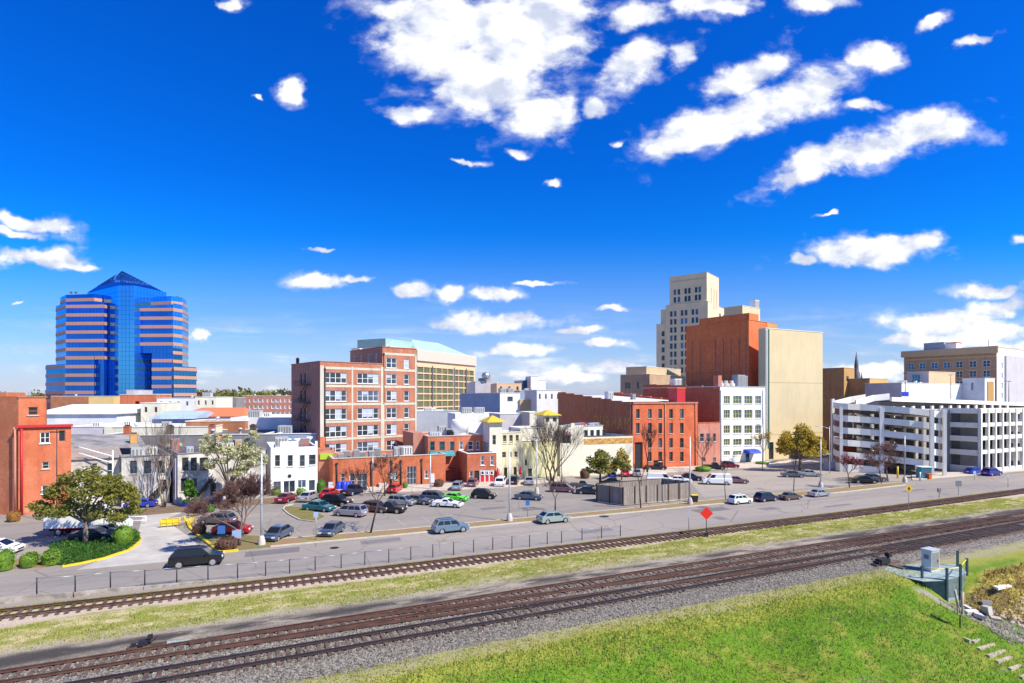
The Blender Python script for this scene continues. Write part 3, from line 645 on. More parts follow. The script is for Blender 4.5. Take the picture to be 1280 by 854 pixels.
tag(tufts('hollow_weeds', 14000, (56, 95, 14, 31), holl, .1, .3, [mat('dry_weeds', (.42, .32, .07), .8, col2=(.16, .10, .04), vscale=.6, fine=.4)], .05, 3, .2), 'dry yellow weeds on the eroded slope behind the retaining wall', 'weeds', kind='stuff')
# ------------------------------------------------------------------ buildings
mat('glass_mid', (.08, .10, .13), .1, metal=.3, var=.5, vscale=.6); M['glass_mid'] = MATS['glass_mid']
class Bld:
    """local frame: u to the right along the front, v away from the viewer; sides f (front), l, r, b"""
    def __init__(s, name, label, cat, px, Y, deg, W, D, Z, wall, roof=None, group=None, z0=0.0, par=.5, poly=None):
        s.px, s.Y, s.a = px, Y, R(deg); s.X = XP(px, Y); s.c, s.s = math.cos(s.a), math.sin(s.a)
        s.W, s.D, s.Z, s.z0, s.par = W, D, Z, z0, par
        s.root = thing(name, label, cat, (s.X, Y, 0), s.a, group)
        s.mats = [wall, roof or M['roof_grey']]; s.side = {}; s.holes = {k: [] for k in 'flrb'}
    @classmethod
    def span(cls, name, label, cat, px, Y, deg, px1, D, ytop, wall, roof=None, **k):
        """front from pixel column px to px1, top at row ytop (at the near corner)"""
        a = R(deg); X = XP(px, Y); r = (px1-640)/FPX; W = (r*Y-X)/(math.cos(a)-r*math.sin(a))
        return cls(name, label, cat, px, Y, deg, W, D, ZP(ytop, Y), wall, roof, **k)
    def u(s, px): r = (px-640)/FPX; return (r*s.Y-s.X)/(s.c-r*s.s)
    def v(s, px, u=0): 
        r = (px-640)/FPX; X = s.X+u*s.c; Y = s.Y+u*s.s; return (r*Y-X)/(-s.s-r*s.c)
    def zf(s, py, u=0, v=0): return ZP(py, s.Y+u*s.s+v*s.c)
    def frame(s, side):
        return {'f': (Vector((0, 0)), Vector((1, 0))), 'l': (Vector((0, s.D)), Vector((0, -1))), 'r': (Vector((s.W, 0)), Vector((0, 1))), 'b': (Vector((s.W, s.D)), Vector((-1, 0)))}[side]
    def win(s, side, a0, a1, z0, z1, nx=2, ny=2, fr=None, gl=None, depth=.16, sill=None, name='window', fw=.09, blind=None, recess=True, sz=.14):
        a0, a1 = min(a0, a1), max(a0, a1)
        if recess: s.holes[side].append((a0, a1, z0, z1, depth))
        o, d = s.frame(side); n = Vector((d.y, -d.x)); mb = MB(); off = -depth if recess else .02
        def bx(x0, x1, q0, q1, y0, y1, m):
            P = [o+d*x0+n*y1, o+d*x1+n*y1, o+d*x1+n*y0, o+d*x0+n*y0]
            c = [(*p, q0) for p in P]+[(*p, q1) for p in P]
            for q in ((0, 3, 2, 1), (4, 5, 6, 7), (0, 1, 5, 4), (1, 2, 6, 5), (2, 3, 7, 6), (3, 0, 4, 7)): mb.poly([c[k] for k in q], m)
        g = off+.0
        P = [o+d*a0+n*g, o+d*a1+n*g]; mb.poly([(*P[0], z0), (*P[1], z0), (*P[1], z1), (*P[0], z1)], 1)
        if fw > 0:
            e = .004; f0, f1 = off+.005, off+.075
            bx(a0+e, a0+fw, z0+e, z1-e, f0, f1, 0); bx(a1-fw, a1-e, z0+e, z1-e, f0, f1, 0); bx(a0+fw, a1-fw, z0+e, z0+fw, f0, f1, 0); bx(a0+fw, a1-fw, z1-fw, z1-e, f0, f1, 0)
            for k in range(1, nx): x = a0+(a1-a0)*k/nx; bx(x-fw*.45, x+fw*.45, z0+fw, z1-fw, f0, f1-.01, 0)
            for k in range(1, ny): 
                z = z0+(z1-z0)*k/ny
                for q in range(nx):
                    xa = a0+(a1-a0)*q/nx+fw*(.45 if q else 1); xb = a0+(a1-a0)*(q+1)/nx-fw*(.45 if q < nx-1 else 1); bx(xa, xb, z-fw*.3, z+fw*.3, f0, f1-.02, 0)
        if blind:
            for q in range(nx):
                if random.random() < blind:
                    h = random.choice([.35, .5, .5, .85, 1.])*(z1-z0-2*fw); xa = a0+(a1-a0)*q/nx+fw; xb = a0+(a1-a0)*(q+1)/nx-fw
                    bx(xa, xb, z1-fw-h, z1-fw, off+.002, off+.012, 2)
        if gl is None or gl is M['glass']: gl = random.choice([M['glass'], M['glass'], M['glass_sky'], M['glass_mid']])
        w = mb.build(name, [fr or M['white'], gl or M['glass'], M['blind']], s.root)
        if sill:
            mb = MB(); 
            def bx2(x0, x1, q0, q1, y0, y1):
                P = [o+d*x0+n*y1, o+d*x1+n*y1, o+d*x1+n*y0, o+d*x0+n*y0]; c = [(*p, q0) for p in P]+[(*p, q1) for p in P]
                for q in ((0, 3, 2, 1), (4, 5, 6, 7), (0, 1, 5, 4), (1, 2, 6, 5), (2, 3, 7, 6), (3, 0, 4, 7)): mb.poly([c[k] for k in q])
            bx2(a0-.12, a1+.12, z0-sz, z0-.003, .003, .12); mb.build('sill', [sill], w)
        return w
    def band(s, side, a0, a1, z0, z1, m, out=.06, name='trim', inset=0.0):
        o, d = s.frame(side); n = Vector((d.y, -d.x)); mb = MB()
        P = [o+d*a0+n*out, o+d*a1+n*out, o+d*a1-n*(inset-.003 if inset else -.003), o+d*a0-n*(inset-.003 if inset else -.003)]; c = [(*p, z0) for p in P]+[(*p, z1) for p in P]
        for q in ((0, 3, 2, 1), (4, 5, 6, 7), (0, 1, 5, 4), (1, 2, 6, 5), (2, 3, 7, 6), (3, 0, 4, 7)): mb.poly([c[k] for k in q])
        return mb.build(name, [m], s.root)
    def finish(s, steps=None, coping=None, roof_z=None, cop_h=.15):
        mb = MB(); mats = [s.mats[0], s.mats[1]]; top = s.Z
        for sd in 'flrb':
            o, d = s.frame(sd); n = Vector((d.y, -d.x)); L_ = s.W if sd in 'fb' else s.D
            mi = 0
            if sd in s.side: mats.append(s.side[sd]); mi = len(mats)-1
            H = s.holes[sd]; xs = sorted({0, L_, *[h[0] for h in H], *[h[1] for h in H]}); zs = sorted({s.z0-.0, top, *[h[2] for h in H], *[h[3] for h in H]})
            xs = [x for x in xs if -1e-6 <= x <= L_+1e-6]; zs = [z for z in zs if s.z0 <= z <= top]
            stp = steps.get(sd) if steps else None
            for i in range(len(xs)-1):
                for j in range(len(zs)-1):
                    xm, zm = (xs[i]+xs[i+1])/2, (zs[j]+zs[j+1])/2
                    if any(h[0] < xm < h[1] and h[2] < zm < h[3] for h in H): continue
                    P = [o+d*xs[i], o+d*xs[i+1]]; mb.poly([(*P[0], zs[j]), (*P[1], zs[j]), (*P[1], zs[j+1]), (*P[0], zs[j+1])], mi)
            for (a0, a1, z0, z1, dp) in H:
                A, B_ = o+d*a0, o+d*a1; A2, B2 = A-n*dp, B_-n*dp
                mb.poly([(*A, z0), (*A, z1), (*A2, z1), (*A2, z0)], mi); mb.poly([(*B_, z1), (*B_, z0), (*B2, z0), (*B2, z1)], mi)
                mb.poly([(*A, z0), (*A2, z0), (*B2, z0), (*B_, z0)], mi); mb.poly([(*A, z1), (*B_, z1), (*B2, z1), (*A2, z1)], mi)
            if stp:      # stepped parapet blocks on top of this side: list of (a0, a1, extra height)
                for (a0, a1, eh) in stp:
                    P = [o+d*a0, o+d*a1, o+d*a1-n*.35, o+d*a0-n*.35]; c = [(*p, top) for p in P]+[(*p, top+eh) for p in P]
                    for q in ((4, 5, 6, 7), (0, 1, 5, 4), (1, 2, 6, 5), (2, 3, 7, 6), (3, 0, 4, 7)): mb.poly([c[k] for k in q], mi)
        t = .3; W, D, rz = s.W, s.D, (roof_z if roof_z is not None else s.Z-s.par)
        O = [(0, 0), (W, 0), (W, D), (0, D)]; I = [(t, t), (W-t, t), (W-t, D-t), (t, D-t)]
        for k in range(4):
            a, b, c, d_ = O[k], O[(k+1) % 4], I[(k+1) % 4], I[k]
            mb.poly([(*a, top), (*b, top), (*c, top), (*d_, top)], 0); mb.poly([(*d_, top), (*c, top), (*c, rz), (*d_, rz)], 0)
        mb.build('wall', mats, s.root)
        mb = MB(); mb.poly([(*p, rz) for p in I]); s.roof = mb.build('roof', [s.mats[1]], s.root)
        if coping:
            mb = MB(); e = .1
            for (x0, x1, y0, y1) in ((-e, W+e, -e, t), (-e, W+e, D-t, D+e), (-e, t, t+.003, D-t-.003), (W-t, W+e, t+.003, D-t-.003)): mb.box(x0, x1, y0, y1, top+.003, top+cop_h)
            mb.build('coping', [coping], s.root)
        return s
    def unit(s, u, v, w, d, h, m=None, name='rooftop_unit'):
        z = s.Z-s.par; mb = MB(); mb.box(u, u+w, v, v+d, z+.1, z+h, 0); mb.box(u-.03, u+w+.03, v-.03, v+d+.03, z+h+.003, z+h+.06, 1)
        for k in range(max(1, int(w/.5))): mb.box(u+.1+k*.5, u+.42+k*.5, v-.02, v+.02, z+.35, z+h-.2, 2) if .42+k*.5 < w else None
        mb.box(u+.1, u+w-.1, v+.1, v+d-.1, z+.003, z+.1, 2)
        return mb.build(name, [m or M['unit_grey'], M['galv'], M['conc_dark']], s.root)
    def chimney(s, u, v, w, h, m=None):
        z = s.Z-s.par; mb = MB(); mb.box(u, u+w, v, v+w, z+.003, z+h); mb.box(u-.06, u+w+.06, v-.06, v+w+.06, z+h+.003, z+h+.15, 0); mb.box(u+.15, u+w-.15, v+.15, v+w-.15, z+h+.15, z+h+.35, 1)
        return mb.build('chimney', [m or M['brick_rust'], M['dark']], s.root)
    def vent(s, u, v, r, h):
        z = s.Z-s.par; mb = MB(); mb.lathe((u, v, z), [(r, 0), (r, h*.7), (r*1.5, h*.72), (r*1.5, h*.95), (r*.4, h)], 10); return mb.build('roof_vent', [M['galv']], s.root)
    def pipe(s, side, a, z0, z1, m=None, r=.08, head=True):
        o, d = s.frame(side); n = Vector((d.y, -d.x)); p = o+d*a+n*.12; mb = MB(); mb.tube((*p, z0), (*p, z1), r, r, 6)
        if head: mb.box(p.x-.18, p.x+.18, p.y-.12, p.y+.12, z1, z1+.3)
        return mb.build('downpipe', [m or M['black_metal']], s.root)
Tall = dict(fw=.07)

# --- mid brick building with white bands (px 364..520)
b = Bld.span('brick_office_building', 'orange brick building with white bands and sash windows, its right bay one storey taller', 'building', 400, 112, 40.9, 478, 15.6, 452, M['brick_office'], M['roof_grey'])
Wt = b.u(520.5); W1 = b.W; b.side['l'] = M['brick_dark']  # shaded left side: its shade put into a separate brick tone
rows = [(465.5, 479), (488, 502), (511, 525), (533, 547), (555, 569), (577, 590)]
RZ = [(b.zf(y1, 2), b.zf(y0, 2)) for y0, y1 in rows]
for (z0, z1) in RZ:
    for (xa, xb) in ((405.5, 433.5), (446.5, 473.5)):
        b.win('f', b.u(xa), b.u(xb), z0, z1, 4, 2, M['white'], random.choice([M['glass'], M['glass'], M['glass_mid']]), .2, M['concrete'], fw=.12, blind=.38)
    b.band('f', 1.1, b.u(439.3)-.003, z1+.62, z1+1.12, M['band_stone'], .05, 'stone_band'); b.band('f', b.u(441)+.003, W1-.45, z1+.62, z1+1.12, M['band_stone'], .05, 'stone_band')
b.band('f', 0, .75, 0, RZ[0][1]+1.3, M['band_stone'], .08, 'stone_pier'); b.band('f', b.u(439.2), b.u(441.2), 0, RZ[0][1]+1.3, M['band_stone'], .08, 'stone_pier')
b.pipe('f', .95, 2, b.Z-1.6, r=.16)
for k, (z0, z1) in enumerate(RZ[:5]):
    for a0 in (5.2, 7.4): b.win('l', a0, a0+1.2, z0, z1, 1, 2, M['conc_dark'], M['glass_sky'], .2)
    # fire escape landing on the shaded side
    mb = MB(); z = z0-.35; y0, y1 = b.D-9.6, b.D-5.2
    mb.box(-1.25, -.03, b.D-11.0, b.D-5.0, z, z+.07)
    for yy in np.arange(b.D-11.0, b.D-4.9, .75): mb.tube((-1.22, yy, z), (-1.22, yy, z+1.0), .03)
    mb.tube((-1.22, b.D-11, z+1.0), (-1.22, b.D-5, z+1.0), .035); mb.tube((-1.22, b.D-11, z+.5), (-1.22, b.D-5, z+.5), .025)
    if k < 4: mb.tube((-.6, b.D-10.8, z), (-.6, b.D-6.4, z-3.4), .07); mb.tube((-1.1, b.D-10.8, z), (-1.1, b.D-6.4, z-3.4), .07)
    mb.build('fire_escape', [M['black_metal']], b.root)
b.finish(coping=M['brick_dark']); mb = MB(); mb.lathe((1, b.D-1, b.Z-.4), [(.35, 0), (.35, 1.6), (.5, 1.65), (.1, 2.0)], 8); mb.build('chimney', [M['black_metal']], b.root)
# taller right bay: same building, so its pieces are parts of the same root
class Sub(Bld):
    def __init__(s, parent, u0, v0, W, D, Z, wall, roof=None, z0=0, par=.5):
        s.px = None; s.a = parent.a; s.c, s.s = parent.c, parent.s; s.X = parent.X+u0*s.c-v0*s.s; s.Y = parent.Y+u0*s.s+v0*s.c
        s.W, s.D, s.Z, s.z0, s.par = W, D, Z, z0, par; s.mats = [wall, roof or M['roof_grey']]; s.side = {}; s.holes = {k: [] for k in 'flrb'}; s.P = parent; s.u0, s.v0 = u0, v0
        s.root = parent.root; s.kids = []
    def finish(s, **k):
        n0 = set(COL.objects); super().finish(**k); s.shift(set(COL.objects)-n0)
    def shift(s, objs):
        for o in objs:
            if o.parent is s.root: o.location = (s.u0, s.v0, 0)
    def win(s, *a, **k): w = super().win(*a, **k); w.location = (s.u0, s.v0, 0); return w
    def band(s, *a, **k): w = super().band(*a, **k); w.location = (s.u0, s.v0, 0); return w
    def pipe(s, *a, **k): w = super().pipe(*a, **k); w.location = (s.u0, s.v0, 0); return w
    def unit(s, *a, **k): w = super().unit(*a, **k); w.location = (s.u0, s.v0, 0); return w
    def chimney(s, *a, **k): w = super().chimney(*a, **k); w.location = (s.u0, s.v0, 0); return w
    def vent(s, *a, **k): w = super().vent(*a, **k); w.location = (s.u0, s.v0, 0); return w
t2 = Sub(b, W1+.003, 0, Wt-W1, b.D, b.zf(434, W1), M['brick_office']); t2.side['l'] = M['brick_dark']  # left side again in the brick tone that carries the shade
for (z0, z1) in [(RZ[0][0]+3.45, RZ[0][1]+3.45)]+RZ:
    t2.win('f', t2.u(483), t2.u(496), z0, z1, 2, 2, M['white'], M['glass_mid'], .2, M['concrete'], fw=.13, blind=.35)
    t2.win('f', t2.u(505), t2.u(511.5), z0, z1, 1, 2, M['white'], M['glass_mid'], .2, M['concrete'], fw=.12, blind=.4)
    t2.band('f', .45, t2.W-.4, z1+.62, z1+1.12, M['band_stone'], .05, 'stone_band')
t2.band('f', -.4, .4, 0, b.Z-.6, M['band_stone'], .08, 'stone_pier'); t2.band('f', t2.W-.38, t2.W, 0, t2.Z-1.4, M['band_stone'], .08, 'stone_pier'); t2.pipe('f', .3, 15, t2.Z-1.6)
for k in range(4): t2.win('l', 1.5+k*3.5, 2.7+k*3.5, b.Z+.6, b.Z+2.4, 2, 2, M['white'], M['glass_sky'], .2)
t2.finish(coping=M['brick_red']); t2.vent(1.5, b.D-2, .4, 1.2)
OB = b
# --- annex (px 416..556)
b = Bld.span('brick_annex', 'low one storey orange brick annex with glass doors and dark downpipes facing the parking lot', 'building', 416, 101, 24, 557, 12, 574, M['brick_annex'], M['roof_grey'])
def BW(y0, y1, xa, xb, *a, **k):
    u = b.u((xa+xb)/2); return b.win('f', b.u(xa), b.u(xb), max(.02, b.zf(y1, u)), b.zf(y0, u), *a, **k)
BW(592, 602, 426, 431, 1, 2, M['concrete'], M['glass'], sill=M['concrete'])
BW(592, 611, 437, 444, 1, 2, M['white'], M['glass'], name='door'); BW(592, 611, 446, 459, 2, 2, M['galv'], M['glass'], name='door')
BW(583, 608, 508.5, 520.5, 3, 3, M['galv'], M['glass'], name='door'); BW(590, 600, 493, 497, 1, 2, M['concrete'], M['glass'], sill=M['concrete']); BW(588, 598, 531, 535, 1, 2, M['white'], M['glass'], sill=M['white'])
for px in (421, 464, 489, 501, 527): b.pipe('f', b.u(px), .1, b.Z-1.0, r=.13)
b.finish(coping=M['concrete'])
b.unit(b.u(499), 4, 1.6, 1.6, 1.8, M['unit_grey']); b.unit(b.u(505), 4, 2.6, 1.6, 1.9, M['conc_white'])
for k in range(6): b.unit(b.u(425+k*10), 3.0+(k % 2)*2, 1.1, 1.0, 1.0+.3*(k % 3), M['conc_dark'])
mb = MB(); u1 = b.u(472); u2 = b.u(483); mb.box(u1, u2, -1.6, -.1, .0, .7, 0); 
mb.build('loading_step', [M['concrete']], b.root)
# --- pinkish two storey building (px 535..603) with a dark left wall
b = Bld.span('brick_shop_building', 'two storey pink brick building with teal awning and white round roof tank', 'building', 535, 112, 24, 604, 13, 546, M['brick_rust'], M['roof_white']); b.side['l'] = M['brick_dark']
def WR(y0, y1, xs, nx=1, ny=2, **k):
    for xa, xb in xs:
        u = b.u((xa+xb)/2); b.win('f', b.u(xa), b.u(xb), max(.02, b.zf(y1, u)), b.zf(y0, u), nx, ny, **k)
WR(552, 563.5, [(537.5, 543.5), (549, 556), (562.5, 568)], fr=M['teal'], gl=M['glass'], sill=M['brick_pink']); WR(551.5, 562, [(574.5, 579), (585, 591.5), (595.5, 599.5)], fr=M['white'], sill=M['white'])
WR(571, 581, [(549, 556)], fr=M['teal']); WR(589, 601, [(547, 557)], 2, 2, fr=M['wood_dark'])
b.finish(coping=M['concrete'])
u0, u1 = b.u(537), b.u(567); mb = MB(); z = b.zf(567.5, 3); mb.poly([(u0, 0, z+.5), (u0, -1.3, z-.3), (u1, -1.3, z-.3), (u1, 0, z+.5)]); mb.poly([(u0, -.003, z+.45), (u1, -.003, z+.45), (u1, -1.3, z-.36), (u0, -1.3, z-.36)]); mb.build('awning', [M['teal']], b.root)
mb = MB(); z = b.zf(587, 3); mb.box(b.u(545), b.u(568), -1.5, -.01, z, z+.25); mb.build('canopy', [M['maroon']], b.root)
mb = MB()
for k in range(8): mb.box(b.u(559)+k*.45, b.u(559)+k*.45+.43, -2.6, -1.5, .2+k*.3, .32+k*.3)
mb.tube((b.u(559), -2.6, 1.1), (b.u(559)+3.6, -2.6, 3.5), .05); mb.tube((b.u(559), -2.6, .3), (b.u(559)+3.6, -2.6, 2.6), .08); mb.build('stair', [M['maroon']], b.root)
mb = MB(); mb.lathe((b.u(582), 3.5, b.Z-.4), [(1.3, 0), (1.3, 1.0), (1.5, 1.1), (1.9, 2.0), (2.0, 3.2), (1.5, 3.6), (.2, 3.7)], 16); mb.build('roof_tank', [M['white_paint']], b.root)
for (u, v, w, d, h, m) in [(1, 2, 2.4, 1.4, 1.2, 'galv'), (3.8, 5, 1.5, 1.5, 2.2, 'grey_wall'), (5.8, 7, 2, 2, 1.4, 'wood_dark'), (9, 6, 1.6, 1.5, 1.6, 'galv')]: b.unit(u, v, w, d, h, M[m])
mb = MB(); mb.box(-2.2, -.003, 3, 12, 0, b.zf(541, 0, 3)); mb.build('rear_wing', [M['brick_dark']], b.root)
# --- small red brick garage building (px 584..620)
b = Bld.span('brick_firehouse', 'small red brick two storey building with red and white garage doors', 'building', 584, 108, 20, 620.5, 9, 567.5, M['brick_rust'], M['roof_white']); b.side['l'] = M['brick_brown']
WR(570, 581.5, [(601, 605.5), (613, 617)], 1, 2, fr=M['white'], sill=M['white']); WR(589, 602, [(587, 591.5)], 1, 2, fr=M['white']); WR(588.5, 602.5, [(593, 599)], 1, 1, fr=M['dark'], gl=M['dark'], name='door')
for xa, xb in ((600, 606), (606.2, 611.5), (611.7, 617.3)):
    u = b.u(xa); ud = b.u(xb); z1 = b.zf(588, u); b.win('f', u, ud, .05, z1, 1, 1, M['white'], M['red_paint'], .1, name='garage_door'); b.win('f', u+.15, ud-.15, z1-.9, z1-.15, 1, 1, M['white'], M['glass'], 0, recess=False)
b.finish(coping=M['conc_white'])
# --- cream building with yellow pyramid roofs (px 606..728)
b = Bld.span('cream_building', 'cream and yellow stucco building with two yellow pyramid roofed towers behind the parked vans', 'building', 611, 113, 20, 729, 14, 553, M['yellow_cream'], M['roof_grey'])
WR(544+12, 553+12, [], 1)
WR(560, 570, [], 1)
for xs, y0, y1 in [([(628.5, 634), (637.5, 642), (645, 648.5)], 558, 570), ([(627.5, 632.5), (636, 639.5), (643, 647), (656, 659)], 574.5, 582)]: WR(y0, y1, xs, 1, 2, fr=M['wood_pale'])
WR(586, 600, [(630, 635), (660, 665)], 1, 1, fr=M['wood_dark'])
b.finish(coping=M['conc_white'])
b2 = Sub(b, 0, -.5, b.u(626.5), 4.2, b.zf(528, 2), M['pale_cream']); b2.side['l'] = M['lilac']  # lilac on the left side paints the shade of the cream wall
b2.win('f', b2.u(615.5), b2.u(620), b2.zf(556, 1), b2.zf(544, 1), 1, 2, M['wood_pale'], M['glass']); b2.finish()
def pyr(parent, u0, v0, w, d, z, h, m, e=.9, name='roof'):
    mb = MB(); A = [(u0-e, v0-e), (u0+w+e, v0-e), (u0+w+e, v0+d+e), (u0-e, v0+d+e)]; T = (u0+w/2, v0+d/2, z+h)
    for k in range(4): a, c = A[k], A[(k+1) % 4]; mb.poly([(*a, z), (*c, z), T]); 
    mb.poly([(*p, z-.12) for p in reversed(A)])
    for k in range(4): a, c = A[k], A[(k+1) % 4]; mb.poly([(*a, z-.12), (*c, z-.12), (*c, z), (*a, z)])
    return mb.build(name, [m], parent)
pyr(b.root, 0, -.5, b2.W, 4.2, b2.Z+.14, 1.25, M['roof_yellow'], .7)
t3u = b.u(681); t3 = Sub(b, t3u, .4, b.u(699)-t3u, 4.0, b.zf(520, 12), M['pale_cream'])
t3.win('f', .4, 1.2, t3.Z-1.3, t3.Z-.3, 1, 1, M['wood_pale'], M['glass']); t3.win('f', t3.W-1.3, t3.W-.4, t3.Z-1.3, t3.Z-.3, 1, 1, M['wood_pale'], M['glass']); t3.finish(); pyr(b.root, t3u, .4, t3.W, 4, t3.Z+.14, 1.1, M['roof_yellow'], .5)
# its middle wing and the right stucco block with the rounded canopy
m1 = Sub(b, b.u(626.5)+.003, -.2, b.u(651)-b.u(626.5), 6, b.zf(541, 3), M['cream'], M['roof_white'])
for xa, xb in ((628.5, 633), (636.5, 641), (644.5, 648.5)): m1.win('f', m1.u(xa), m1.u(xb), m1.zf(554, 1), m1.zf(544, 1), 1, 2, M['wood_pale'], M['glass'], sill=M['conc_white'])
for xa, xb in ((627.5, 632.5), (636, 639.5), (643, 647)): m1.win('f', m1.u(xa), m1.u(xb), m1.zf(572, 1), m1.zf(565, 1), 1, 2, M['wood_pale'], M['glass'])
m1.win('f', m1.u(630), m1.u(634), .2, 2.3, 1, 1, M['wood_dark'], M['dark'], name='door'); m1.win('f', m1.u(642), m1.u(646), .2, 2.3, 1, 1, M['wood_dark'], M['dark'], name='door'); m1.finish(coping=M['conc_white'])
m2 = Sub(b, b.u(651)+.003, .2, b.u(681)-b.u(651)-.006, 7, b.zf(536, 6), M['pale_cream'], M['roof_white']); m2.side['l'] = M['lilac']  # shaded left side painted in lilac
for xa, xb in ((655.5, 658.5), (666, 669)): m2.win('f', m2.u(xa), m2.u(xb), m2.zf(572, 6), m2.zf(563, 6), 1, 2, M['wood_pale'], M['glass'])
m2.finish(coping=M['conc_white'])
for (u, v, w, d, h, m) in [(b.u(640), 6, 2.5, 2, 2.6, 'galv'), (b.u(632), 9, 1.4, 1.3, 2.6, 'wood_dark'), (b.u(660), 8, 3.0, 1.2, 2.9, 'maroon'), (b.u(668), 9, 1.8, 1.6, 2.2, 'roof_dark')]: b.unit(u, v, w, d, h, M[m])
rb = Sub(b, b.u(699)+.003, -.6, b.u(728)-b.u(699), 8, b.zf(534, 15), M['pale_cream'], M['roof_ltblue'])
ux0, ux1 = rb.u(702.5), rb.u(713.5); zc0, zc1 = rb.zf(555, 1), rb.zf(544, 1)
rb.win('f', ux0, ux1, zc0, zc1, 2, 1, M['white'], M['glass'])
rb.finish(steps={'f': [(0, .35, .3), (rb.W*.45, rb.W*.62, .8), (rb.W*.62+.003, rb.W, .35)]})
mb = MB(); n = 12; cx, rr = (ux0+ux1)/2, (ux1-ux0)/2+.25
prof = [(math.pi*k/n) for k in range(n+1)]
for k in range(n):
    a, c = prof[k], prof[k+1]; p = [(cx-rr*math.cos(a), 0, zc1+rr*.6*math.sin(a)), (cx-rr*math.cos(c), 0, zc1+rr*.6*math.sin(c)), (cx-rr*.9*math.cos(c), -1.1, zc1+rr*.25*math.sin(c)-.15), (cx-rr*.9*math.cos(a), -1.1, zc1+rr*.25*math.sin(a)-.15)]
    mb.poly(p, 0, True)
o = mb.build('canopy', [mat('mauve_canvas', (.26, .16, .19), .8)], b.root); o.location = (rb.u0, rb.v0, 0)
# --- low cream wall with brown band and arcade (px 728..791)
b = Bld.span('cream_side_building', 'low cream walled building with brown band, left of the red brick warehouse', 'building', 729, 121, 20, 791, 10, 546, M['pale_cream'], M['roof_blue'])
b.band('f', .2, b.W-.1, b.zf(555, 5), b.zf(548, 5), M['old_yellow'], .05, 'brown_band'); b.finish(coping=M['wood_dark'])
b2 = Sub(b, 0, 4, b.u(765), 6, b.zf(533, 0, 4), M['pale_cream'], M['roof_blue'])
for k in range(5): b2.win('f', .8+k*1.5, 1.7+k*1.5, b2.Z-2.3, b2.Z-.9, 1, 1, M['wood_dark'], M['dark'])
b2.finish(coping=M['grey_wall']); 
for k in range(4): b2.unit(1+k*1.8, 2+(k % 2), 1.3, 1.2, 1.0, M[['roof_blue', 'red_paint', 'galv', 'blue_wall'][k]])
# --- tall orange red brick building (px 791..872) with long stepped side wall, its shade put into a browner brick
b = Bld.span('brick_warehouse', 'red orange brick warehouse with narrow windows and a long stepped shaded brown side wall', 'building', 791, 128, 25, 872, 34, 503, M['brick_red'], M['roof_white']); b.side['l'] = M['brick_brown']
cols = [(795, 799.5), (810, 814.5), (823, 827.5), (836.5, 841), (850, 854.5)]
for ci, (xa, xb) in enumerate(cols):
    for ri, (y0, y1) in enumerate([(511.5, 523), (529, 542), (548, 560), (565, 577)]):
        if ci == 0 and ri >= 2: continue
        u0, u1 = b.u(xa), b.u(xb); b.win('f', u0, u1, b.zf(y1, u0), b.zf(y0, u0), 1, 2, M['wood_dark'], M['glass'], .25, M['concrete'])
u0, u1 = b.u(793.5), b.u(803.5); b.win('f', u0, u1, .1, b.zf(553, u0), 1, 1, M['brick_dark'], M['dark'], .4, name='archway')
u0, u1 = b.u(817), b.u(829); b.win('f', u0, u1, .1, 1.9, 2, 1, M['brick_dark'], M['dark'], .3, name='door')
for px in (831, 869): b.pipe('f', b.u(px), .1, b.Z-.7, M['brick_dark'], r=.13)
b.pipe('l', b.D-.6, .1, b.Z-.5, M['brick_pink'], r=.12)
b.band('f', 0, b.W, b.Z-.35, b.Z-.003, M['brick_dark'], .2, 'cornice')
N_ = 8; st = [(b.D*k/N_+.003, b.D*(k+1)/N_, (N_-1-k)*.36) for k in range(N_-1)]
b.finish(steps={'l': st, 'r': [(b.D-b.D*(k+1)/N_+.003, b.D-b.D*k/N_, (N_-1-k)*.36) for k in range(N_-1)]})
mb = MB(); u = b.u(850); mb.box(u, u+2.5, 1.0, 4, b.Z-.4, b.Z+3.2, 0); mb.box(u-.1, u+2.6, .9, 4.1, b.Z+3.203, b.Z+3.4, 1); mb.build('roof_hut', [M['red_paint'], M['orange']], b.root)
mb = MB(); mb.poly([(.4, 4, b.Z+.1), (b.W-.4, 4, b.Z+.1), (b.W-.4, b.D-.4, b.Z+1.6), (.4, b.D-.4, b.Z+1.6)]); mb.build('roof', [M['roof_white']], b.root)
b.unit(3, 14, 1.6, 1.6, 3.0, M['galv']); b.unit(9, 12, 1.0, 1.0, 2.4, M['conc_dark'])
# faded painted lettering on the shaded side wall
fc = bpy.data.curves.new('painted_name', 'FONT'); fc.body = 'DURHAM'; fc.size = 3.4; fc.extrude = .004; fc.space_character = 1.35; fo = bpy.data.objects.new('painted_name', fc); COL.objects.link(fo)
bpy.context.view_layer.update(); dg = bpy.context.evaluated_depsgraph_get(); me = bpy.data.meshes.new_from_object(fo.evaluated_get(dg)); bpy.data.objects.remove(fo)
LETT = mat('faded_letters', (.72, .45, .07), .9, col2=(.50, .17, .06), vscale=1.2, streak=.5); me.materials.clear(); me.materials.append(LETT)
fo = bpy.data.objects.new('painted_name', me); COL.objects.link(fo); fo.parent = b.root
va, vb = b.v(742), b.v(787); wid = max(v.co.x for v in me.vertices)
fo.scale = ((va-vb)/wid, 1.25, 1); fo.rotation_euler = (R(90), 0, R(-90)); fo.location = (-.02, va, b.zf(537.5, 0, vb))
